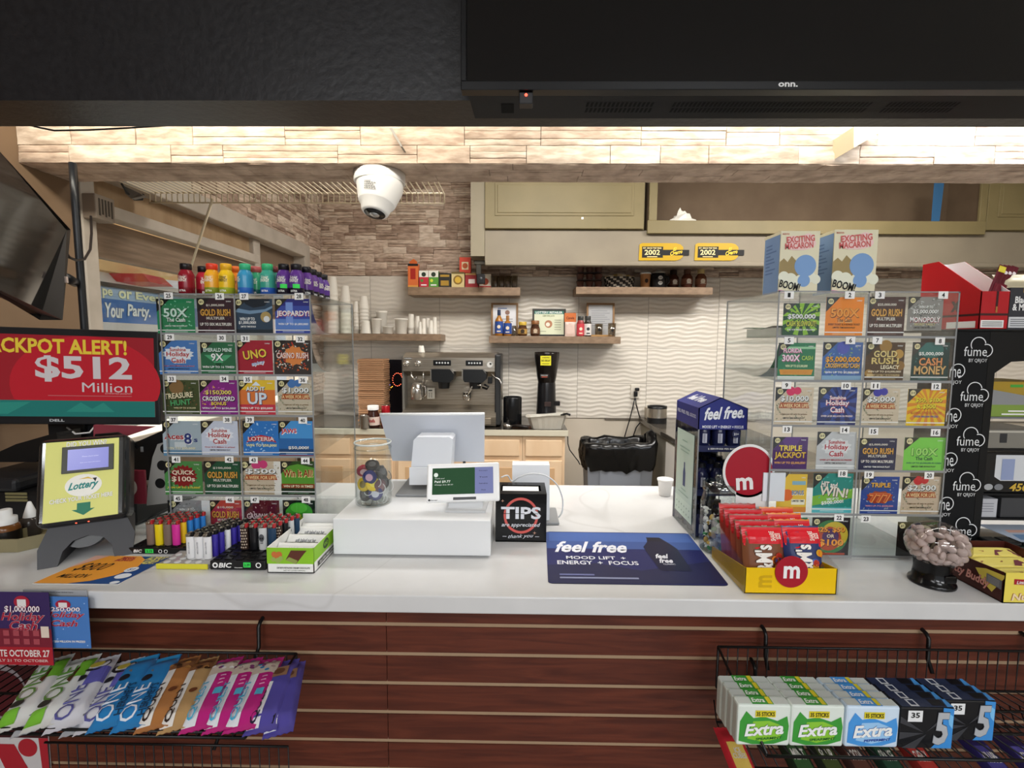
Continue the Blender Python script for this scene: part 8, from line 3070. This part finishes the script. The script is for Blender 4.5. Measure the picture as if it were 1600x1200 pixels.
def gum(x, y, z, W_, H_, D_, kind, lab, grp):
    o = thing('gum_pack', lab, 'gum pack', (x + W_ / 2, y + D_ / 2, z), grp)
    mb = MB()
    if kind in ('green', 'blue'):
        base, deep, mid, dk = ('#dfe8e0', '#3f9a3c', '#8cc83c', '#1f6a2c') if kind == 'green' else ('#cfe2f4', '#4a98e0', '#9ccaf2', '#2347a0')
        mb.box((x, y, z), (x + W_, y + D_, z + H_), mat(base, .25), .004)
        a = mb.art((x, y, z), (W_, 0, 0), (0, 0, H_))
        a.poly([(.04, .12), (.3, .04), (.7, .06), (.95, .16), (.97, .5), (.93, .74), (.75, .62), (.5, .72), (.3, .68), (.16, .85), (.05, .6)], mat(deep, .3), 1)
        a.poly([(.2, .18), (.5, .1), (.82, .2), (.85, .5), (.6, .62), (.3, .6)], mat(mid, .3), 1)
        a.text('Extra', .5, .42, .74, .3, mat('#f0f2f2', .4), 2, .03, .25, 5, mat(dk, .4), .05)
        a.text('35 STICKS', .52, .79, .34, .1, INK, 3, .02)
        a.rect(.33, .71, .71, .87, mat('#dccc2c'), 1.5)
        a.text('35 STICKS', .52, .79, .34, .1, INK, 3, .02)
        a.text('SPEARMINT' if kind == 'green' else 'PEPPERMINT', .6, .2, .5, .06, mat(dk), 3, .02, .2, 5)
        t = mb.art((x, y, z + H_), (W_, 0, 0), (0, D_, 0))
        t.rect(.03, .12, .97, .9, mat('#c9cfca', .3), 1)
        t.rect(.28, .05, .68, .95, mat(deep, .3), 2)
        t.text('Extra', .42, .5, .24, .5, WHITE, 3, .02, .2)
        t.rect(.58, .1, .66, .9, mat('#dccc2c'), 3)
    else:
        mb.box((x, y, z), (x + W_, y + D_, z + H_), mat('#17181c', .25), .003)
        a = mb.art((x, y, z), (W_, 0, 0), (0, 0, H_))
        for q in ([(0, .78), (.45, .4), (.0, .62)], [(0, .4), (.45, .38), (0, .22)], [(.05, .02), (.5, .36), (.3, .0)], [(.5, .42), (.75, .75), (.85, .72)]):
            a.poly(q, mat('#3c3d42', .3), 1)
        a.poly([(.78, 1), (.98, .98), (.98, .02), (.6, .02), (.8, .3)], mat('#3f8fd8', .3), 1)
        a.poly([(.85, .9), (.97, .8), (.97, .5), (.9, .6)], mat('#7cc0f0', .3), 2)
        a.text('5', .76, .5, .28, .78, mat('#b0b4ba', .3), 2, .03, .1, 0, mat('#3a3c42'), .03)
        a.rect(.13, .66, .4, .93, mat('#e6e8ea'), 2)
        a.text('35', .265, .82, .16, .13, INK, 3, .03)
        t = mb.art((x, y, z + H_), (W_, 0, 0), (0, D_, 0))
        t.rect(.02, .05, .98, .95, mat('#27324e', .3), 1)
        t.rect(.62, .2, .86, .9, mat('#0f1014', .3), 2)
        t.rect(.2, .1, .36, .9, mat('#d0d4da'), 2)
        t.rect(.23, .25, .33, .75, mat('#27324e'), 3)
        t.poly([(.86, .05), (.98, .05), (.98, .95), (.92, .95)], mat('#4a98e0', .3), 2)
    part(mb, 'printed_wrapper', o)


cols_ = [(at(1150, 1167, yg0).x, 'green', 4), (at(1233.5, 1167, yg0).x, 'green', 4), (at(1319, 1168, yg0).x, 'blue', 4), (at(1403.5, 1168, yg0).x, 'dark', 4), (None, 'dark', 3)]
rowname = ['front', 'second', 'third', 'last']
for ci, (x, kind, n) in enumerate(cols_):
    if x is None:
        x = cols_[3][0] + WG + .001
    for r in range(n):
        rr_ = r + (1 if ci == 4 else 0)
        y = yg0 + rr_ * .0245
        z = ZG + SG * (y - yg0)
        nm = {'green': 'green and white gum pack', 'blue': 'light blue gum pack', 'dark': 'black and blue gum pack'}[kind]
        wh = {0: 'in the green column at the rack end', 1: 'in the green column beside the blue one', 2: 'in the blue column', 3: 'in the black column beside the blue one', 4: 'in the shorter black column'}[ci]
        gum(x, y, z + .001, WG, HG, .0225, kind, nm + ' ' + wh + ', ' + rowname[r] + ' row', 'gum packs on the wire rack')

# bags in the rack below, just showing under the gum
zl = at(1300, 1215, .9).z - .03
lrk = thing('wire_rack', 'lower black wire rack of small candy bags under the gum rack', 'rack', ((xg0 + xg1) / 2, .95, zl - .02))
mb = MB()
for t_ in (0, .5, 1):
    mb.tube([(xg0, .85 + .2 * t_, zl - .02 + .04 * t_), (xg1, .85 + .2 * t_, zl - .02 + .04 * t_)], .003, wk, 6)
x = xg0
while x < xg1:
    mb.tube([(x, .85, zl - .02), (x, 1.05, zl + .02), (x, 1.07, zl + .06)], .0016, wk, 5)
    x += .0232
part(mb, 'wire_grid', lrk)
mb = MB()
hook(mb, xg0 + .1, zl + .13, 1.068)
part(mb, 'hook', lrk)
for px, c1_, c2_, tx, lab in ((1160, '#c8303a', '#e0c060', 'ICE\nCUBES', 'red and yellow ice gum bag in the lower rack'), (1255, '#1f2a1c', '#3a5a34', 'MINT', 'dark green candy bag in the lower rack'), (1300, '#24281f', '#46502c', 'SOUR', 'dark olive candy bag in the lower rack'), (1345, '#3a2420', '#5c3a30', 'COCOA', 'dark brown candy bag in the lower rack'), (1395, '#1c2e24', '#2c4a38', 'ORANGE', 'deep green candy bag with pale text in the lower rack'), (1450, '#7a2420', '#b03a34', 'CHERRY', 'brick red candy bag in the lower rack'), (1560, '#2a2456', '#4a4488', 'GRAPE', 'purple candy bag in the lower rack'), (1620, '#2a2450', '#5a54a0', 'BERRY', 'purple candy bag at the rack end')):
    mb = MB()
    x = at(px, 1185, .95).x
    pa = pillow(mb, (x - .03, .87, zl - .012), (.055, 0, 0), (.0, .16, .036), .012, mat(c1_, .3), .05, None, px)
    pa.rect(.2, .4, .8, .75, mat(c2_, .3), 1)
    pa.text(tx, .5, .6, .5, .14, mat('#d8d4cc', .4), 2, .02)
    one(mb, 'candy_pouch', lab, 'candy bag', 'bags in the lower rack')

# ---- protein bar rack
YP0, YP1 = .835, 1.045
zp0, zp1 = at(230, 1150, YP0).z, at(230, 1036, YP1).z
zpt = at(300, 1019, YP1).z
xp0, xp1 = -1.25, at(463, 1022, YP1).x
prk = thing('wire_rack', 'black wire rack of protein bars hooked on the slatwall', 'rack', ((xp0 + xp1) / 2, .95, zp0))
mb = MB()
for z in (zpt, zp1):
    mb.tube([(xp0, YP1, z), (xp1, YP1, z)], .0028, wk, 6)
x = xp1
while x > xp0:
    mb.tube([(x, YP1, zpt), (x, YP1, zp1), (x, YP0, zp0), (x, YP0 - .002, zp0 + .012)], .0016 if x < xp1 else .003, wk, 5)
    x -= .0232
for t_ in (0, .5):
    mb.tube([(xp0, YP0 + (YP1 - YP0) * t_, zp0 + (zp1 - zp0) * t_), (xp1, YP0 + (YP1 - YP0) * t_, zp0 + (zp1 - zp0) * t_)], .003, wk, 6)
mb.tube([(xp0, YP0 - .002, zp0 + .012), (xp1, YP0 - .002, zp0 + .012)], .0028, wk, 6)
mb.tube([(xp1, YP1, zpt), (xp1, YP0, zp0 + .012)], .0028, wk, 6)
part(mb, 'wire_grid', prk)
mb = MB()
hook(mb, at(411, 972, YSL).x, at(411, 972, YSL).z, YP1 + .003)
part(mb, 'hook', prk)
prk2 = thing('wire_rack', 'empty black wire rack below the protein bars', 'rack', ((xp0 + xp1) / 2, .97, zp0 - .2))
zq = at(300, 1164, YP1).z
xq0, xq1 = at(70, 1160, YP1).x, at(450, 1160, YP1).x
mb = MB()
mb.tube([(xq0, YP1, zq), (xq1, YP1, zq)], .0028, wk, 6)
mb.tube([(xq0, YP1, zq - .08), (xq1, YP1, zq - .08)], .0028, wk, 6)
x = xq1
while x > xq0:
    mb.tube([(x, YP1, zq), (x, YP1, zq - .08), (x, .86, zq - .09)], .0016, wk, 5)
    x -= .0232
mb.tube([(xq0, .86, zq - .09), (xq1, .86, zq - .09)], .0028, wk, 6)
part(mb, 'wire_grid', prk2)
mb = MB()
hook(mb, at(355, 1150, YSL).x, zq + .06, YP1 + .003)
part(mb, 'hook', prk2)


def bar(pb, pt, kind, lab, lift=0., W_=.047, seed=0, drop=0.):
    """protein bar lying on the slanted rack from photo column pb (front end) to pt (rear end)"""
    W_ *= 1.2
    b, t_ = at(pb, 1147 + drop, YP0 - .006), at(pt, 1026, YP1 - .012)
    b.z, t_.z = zp0 + .008 + lift * .5, zp1 + .01 + lift * .8
    v = t_ - b
    u = Vector((v.y, -v.x, 0)).normalized() * W_
    u.z = .004
    o = b - u * .5
    mb = MB()
    cfg = {'green': ('#e6e8e4', '#7cc03c'), 'berry': ('#dfe0e8', '#6a68c0'), 'blue': ('#2f86c8', '#b4c8ec'), 'brown': ('#b87c48', '#ece8e2'), 'tan': ('#c09a68', '#ece8e2'), 'pink': ('#c42a84', '#e6e8ee'), 'purple': ('#5a52a8', '#ecebf0'), 'grey': ('#c4c6cc', '#9a9ca4')}[kind]
    pa = pillow(mb, o, u, v, .0125, mat(cfg[0], .3), .055, None, seed, 10, 18)
    if kind == 'green':
        pa.rect(.62, .58, .98, .9, mat(cfg[1], .35), 1)
        pa.rect(.02, .06, .45, .2, mat(cfg[1], .35), 1)
        pa.poly([(.5, .55), (.64, .5), (.7, .86), (.6, .88)], mat('#5c3a24', .4), 2)
        pa.disc(.3, .26, .17, mat('#26342a', .4), 2, .05)
        pa.text('ONE', .38, .52, .46 * v.length / W_, .5 * W_ / v.length, mat('#5a8a3c', .4), 3, 0, 0, 90)
    elif kind == 'berry':
        pa.rect(.4, .5, .98, .74, mat(cfg[1], .35), 1)
        pa.disc(.52, .8, .4, mat('#2c2a30', .4), 2, .1)
        pa.disc(.52, .8, .22, mat('#c9b84a', .4), 3, .05)
        pa.disc(.25, .62, .16, mat('#26262c', .4), 3, .045)
        pa.text('ONE', .36, .3, .4 * v.length / W_, .5 * W_ / v.length, mat('#5a5a9a', .4), 3, 0, 0, 90)
    elif kind == 'blue':
        pa.poly([(.02, .62), (.98, .46), (.98, .92), (.02, .92)], mat(cfg[1], .35), 1)
        pa.poly([(.3, .72), (.98, .6), (.9, .9), (.4, .93)], mat('#7c7470', .5), 2)
        pa.disc(.3, .62, .17, mat('#26262c', .4), 3, .045)
        pa.rect(.02, .92, .98, .99, mat('#2f9ad8', .35), 2)
        pa.text('ONE', .34, .3, .42 * v.length / W_, .5 * W_ / v.length, mat('#dfe8f2', .4), 3, 0, 0, 90)
        pa.text("HERSHEY'S", .74, .3, .38 * v.length / W_, .24 * W_ / v.length, mat('#173a5c', .4), 3, .02, 0, 90)
    elif kind == 'grey':
        pa.text('ONE', .4, .35, .4 * v.length / W_, .4 * W_ / v.length, mat('#7a7c84', .4), 3, 0, 0, 90)
    else:
        tc = {'brown': '#33241c', 'tan': '#33241c', 'pink': '#4aa8cc', 'purple': '#26243a'}[kind]
        pa.rect(.02, .06, .42, .82 if kind != 'purple' else .6, mat(cfg[1], .35), 1)
        if kind in ('brown', 'tan'):
            pa.rect(.05, .74, .97, .95, mat('#8a5c3a', .5), 2)
            for k in range(9):
                q = random.Random(seed * 5 + k)
                pa.disc(q.uniform(.15, .85), q.uniform(.72, .93), .1, mat(['#5c3a24', '#a8763f', '#3a2418'][k % 3], .5), 3, .02)
            pa.disc(.68, .42, .14, mat('#6a3a20', .4), 2, .03)
        elif kind == 'pink':
            pa.rect(.08, .68, .97, .9, mat('#cfc0b0', .5), 2)
            for k in range(12):
                q = random.Random(seed * 5 + k)
                pa.disc(q.uniform(.12, .9), q.uniform(.7, .93), .08, mat(['#3f86b8', '#a8908a', '#7c3a6a', '#e6e0dc'][k % 4], .5), 3, .018)
            pa.rect(.6, .36, .86, .45, mat('#58b8d8', .4), 2)
            for k in range(3):
                pa.rect(.62, .5 + k * .05, .8, .515 + k * .05, mat('#e8b8d4', .4), 2)
        else:
            pa.rect(.2, .66, .8, .8, mat('#9a7458', .5), 2)
            pa.disc(.5, .73, .2, mat('#6a4430', .5), 3, .045)
        pa.text('QUEST', .23, .34, .48 * v.length / W_, .27 * W_ / v.length, mat(tc, .4), 3, .015, 0, 90)
    one(mb, 'protein_bar', lab, 'protein bar', 'protein bars on the wire rack')


bar(48, 118, 'grey', 'grey backed bar half under the green ones', 0, .05, 2)
bar(20, 92, 'green', 'white and green bar at the poster end of the row', .012, .05, 1)
bar(62, 135, 'green', 'second white and green bar from the posters', .014, .05, 3)
bar(122, 196, 'grey', 'silver wrapped bar under the blueberry ones', 0, .05, 4)
bar(97, 165, 'berry', 'white bar with blueberry bowl picture next to the green bars', .013, .05, 5)
bar(141, 205, 'berry', 'white bar with blueberry bowl tucked under the blue bar', .008, .045, 6)
bar(162, 228, 'blue', 'bright blue bar beside the blueberry bars', .016, .048, 7)
bar(199, 262, 'blue', 'bright blue bar beside the brown bars', .017, .048, 8)
bar(235, 293, 'brown', 'caramel brown bar with white name strip', .016, .047, 9)
bar(270, 322, 'tan', 'tan bar with chocolate picture next to the pink bars', .014, .046, 10)
bar(305, 360, 'pink', 'pink bar next to the tan bar', .016, .048, 11)
bar(340, 391, 'pink', 'pink bar, middle one of the three pink', .015, .047, 12)
bar(372, 424, 'pink', 'pink bar next to the purple bars', .017, .048, 13)
bar(405, 447, 'purple', 'purple bar with white name strip', .012, .05, 14)
bar(434, 458, 'purple', 'crumpled purple bar slipping over the rack end', .004, .045, 15, 12)

# ---- posters hanging under the counter edge
for (px0, py0, px1, py1, c1_, c2_, lab, t1, yy) in ((-70, 930, 76, 1037, '#3a2a5c', '#8a2430', 'navy and red holiday lottery poster hanging under the counter edge', '$1,000,000', .958), (66, 937, 137, 1012, '#4a7cc0', '#4a7cc0', 'sky blue holiday lottery poster overlapping the navy one', '$250,000', .966)):
    p0, p1 = at(px0, py1, yy), at(px1, py0, yy)
    mb = MB()
    mb.box((p0.x, yy, p0.z), (p1.x, yy + .0008, p1.z + .006), mat(c1_, .5))
    a = mb.art((p0.x, yy, p0.z), (p1.x - p0.x, 0, 0), (0, 0, p1.z - p0.z))
    q = .73 if px0 < 0 else .5
    ww = .44 if px0 < 0 else .86
    if px0 < 0:
        a.rect(0, .0, 1, .52, mat('#7a2434', .5), 1)
        a.rect(0, .0, 1, .26, mat('#a82430', .5), 2)
        a.text('CELEBRATE OCTOBER 27', .58, .17, .78, .1, mat('#e6dcd8'), 3)
        a.text('FROM JULY 21 TO OCTOBER', .6, .06, .7, .05, mat('#d8b8b4'), 3)
        a.text('OVER', .73, .565, .1, .04, WHITE, 3)
        for k in range(8):
            a.rect(.52 + (k % 4) * .1, .3 + (k // 4) * .12, .58 + (k % 4) * .1, .38 + (k // 4) * .12, mat('#a84a54'), 3)
        a.rect(.9, .4, .98, .56, mat('#e0cfc0'), 3)
    else:
        a.text('OVER $50 MILLION IN PRIZES!', .5, .14, .8, .05, WHITE, 3)
        for k in range(20):
            rq = random.Random(k)
            a.disc(rq.uniform(.03, .97), rq.uniform(.05, .97), .012, mat('#a8c8ec'), 1)
    a.disc(q, .9, ww * .18, mat('#a8243c'), 2, .09)
    a.rect(q - ww * .1, .84, q + ww * .1, .94, mat('#e6e0e0'), 3)
    a.text(t1, q, .8, ww * .8, .1, mat('#f0e8ec'), 3, .02, .1, 0, mat('#a8243c'), .06)
    a.text('Holiday', q, .68, ww, .15, mat('#a8243c'), 3, .02, .3, 0, mat('#f0d8e0'), .06)
    a.text('Cash', q, .57 if px0 < 0 else .52, ww * .64, .13, mat('#a8243c'), 3, .02, .3, 0, mat('#f0d8e0'), .06)
    one(mb, 'lottery_poster', lab, 'poster', 'holiday posters under the counter edge')
p0, p1 = at(-60, 1290, YSL - .004), at(66, 1040, YSL - .004)
mb = MB()
mb.box((p0.x, YSL - .004, p0.z), (p1.x, YSL - .001, p1.z), mat('#c9c4c4', .5), .001)
a = mb.art((p0.x, YSL - .004, p0.z), (p1.x - p0.x, 0, 0), (0, 0, p1.z - p0.z))
a.rect(0, .56, 1, 1, mat('#3a1418', .5), 1)
a.disc(.52, .84, .3, mat('#8e8488', .5), 2)
a.disc(.56, .83, .25, mat('#4a161c', .5), 3)
a.poly([(.42, .52), (.64, .52), (1, .1), (1, 0), (.78, 0)], mat('#a82430', .5), 2)
a.poly([(.9, .56), (1, .56), (1, .3), (.92, .3)], mat('#a82430', .5), 2)
a.disc(.78, .5, .1, mat('#a82430', .5), 2)
one(mb, 'sign_panel', 'white panel with red strokes on the slatwall behind the protein bars', 'sign')

# ================================================================ cashier side screen, pole and window things
TL, TR, BR = at(-10, 226, 1.0), at(104, 360, 1.38), at(62, 500, 1.30)
BL = TL + BR - TR
bTR, bBR = at(110.5, 359, 1.40), at(98, 500, 1.345)
cs = thing('cashier_screen', 'large dark tilted screen facing the cashier beside the window', 'screen', tuple((TL + BR) / 2))
mb = MB()
n_ = (TR - TL).cross(BL - TL).normalized()
if n_.dot(EYE - TR) < 0:
    n_ = -n_
gm = mat('#3b3836', .45)
bk_ = n_ * -.045
P8 = [TL, bTR, bBR, BL]
ms = MB()
ms.add([TR, bTR, bBR, BR], [(0, 1, 2, 3), (3, 2, 1, 0)], gm)
ms.add(P8 + [p + bk_ for p in P8], [(0, 4, 5, 1), (1, 5, 6, 2), (2, 6, 7, 3), (3, 7, 4, 0), (4, 7, 6, 5)], gm)
part(ms, 'housing', cs)
mb = MB()
mb.add([TL, TR, BR, BL], [(0, 1, 2, 3)], mat('#141618', .06, 0, 0, .7))
part(mb, 'glass', cs)
q = at(103, 437, 1.365)
mb = MB()
mb.box((q.x - .004, q.y - .004, q.z - .009), (q.x + .005, q.y + .002, q.z + .009), mat('#c9b8b0', .5))
part(mb, 'sticker', cs)
p0, p1 = at(132, 512, 1.56), at(117.5, 314, 1.56)
mb = MB()
mb.tube([(p0.x, 1.56, ZC + .106), p0, p1, (p1.x, 1.56, 2.1)], .011, mat('#17191d', .35), 12)
mb.tube([(p0.x - .02, 1.56, 1.72), (bTR.x - .06, 1.44, 1.72)], .014, mat('#17191d', .35), 12)
part(mb, 'mounting_pole', cs)
mb = MB()
mb.tube([at(104, 372, 1.41), at(102, 392, 1.41), at(108, 402, 1.43), at(120, 407, 1.5), at(132, 405, 1.58), at(141, 390, 1.68), at(143, 365, 1.75), at(142, 338, 1.8)], .004, mat('#2c2624', .5), 8)
part(mb, 'cable', cs)
# roller shutter bracket by the window
mb = MB()
p0 = atx(172, 330, XL + .05)
mb.box((XL + .0, YA - .06, p0.z - .05), (XL + .07, YA + .03, p0.z + .045), mat('#8f8274', .6), .004)
for k in range(5):
    mb.box((XL + .0701, YA - .045 + k * .014, p0.z - .035 + .006 * (k % 2)), (XL + .0715, YA - .038 + k * .014, p0.z + .03), mat('#4a4238', .6))
one(mb, 'shutter_bracket', 'pale slotted shutter bracket at the window corner under the wire rack', 'bracket')
# window banner and what shows outside
XB = XL - .125
ya_, yb_ = atx(159, 450, XB).y, 3.0
b1, b0 = atx(159, 446.5, XB).z, atx(161, 503, XB).z
mb = MB()
mb.box((XB - .002, ya_ - .05, b0), (XB, yb_, b1), mat('#4a76b8', .5))
a = mb.art((XB, ya_ - .05, b0), (0, yb_ - ya_ + .05, 0), (0, 0, b1 - b0), .001)
Lb = yb_ - ya_ + .05


def bx(px, py=470):
    return (atx(px, py, XB).y - ya_ + .05) / Lb


a.rect(0, .66, 1, 1, mat('#a8bcd8', .5), 1)
x_ = [bx(160), bx(176), bx(185), bx(206), bx(213), bx(250)]
a.text('pe', (x_[0] + x_[1]) / 2, .8, x_[1] - x_[0], .27, mat('#f4f0c8'), 2, .03, 0, 0, mat('#6a6a50'), .04)
a.text('or', (x_[2] + x_[3]) / 2, .82, x_[3] - x_[2], .24, mat('#f4f0c8'), 2, .03, 0, 0, mat('#6a6a50'), .04)
a.text('Every', (x_[4] + x_[5]) / 2 + .02, .81, x_[5] - x_[4] + .05, .3, mat('#f4f0c8'), 2, .03, 0, 0, mat('#6a6a50'), .04)
x_ = [bx(162), bx(192), bx(197), bx(233)]
a.text('Your', (x_[0] + x_[1]) / 2, .34, x_[1] - x_[0], .42, WHITE, 2, .03, .15, 0, mat('#2a3a5c'), .05)
a.text('Party.', (x_[2] + x_[3]) / 2, .34, x_[3] - x_[2], .46, WHITE, 2, .03, .15, 0, mat('#2a3a5c'), .05)
one(mb, 'window_banner', 'blue party banner with cream and white lettering in the window', 'banner')
mb = MB()
z_ = atx(159, 444.5, XB).z
mb.box((XB - .01, YA, z_ - .006), (XB + .012, 3.1, z_ + .012), mat('#3a332c', .5))
mb.build('sash_bar', wf)
mb = MB()
X_ = -7.195
A_ = [atx(*q, X_) for q in ((170, 427), (205, 434), (222, 448), (182, 440))]
mb.slab([(X_, p.y, p.z) for p in A_], (.6, 0, 0), mat('#c42a2c', .4))
aw = one(mb, 'street_awning', 'red street awning seen outside through the window', 'awning')
mb = MB()
A_ = [atx(*q, X_) for q in ((208, 436), (252, 440), (240, 452), (222, 447))]
mb.slab([(X_, p.y, p.z) for p in A_], (.5, 0, 0), mat('#e8e4de', .5))
one(mb, 'street_sign', 'white street panel outside beside the red awning', 'sign')
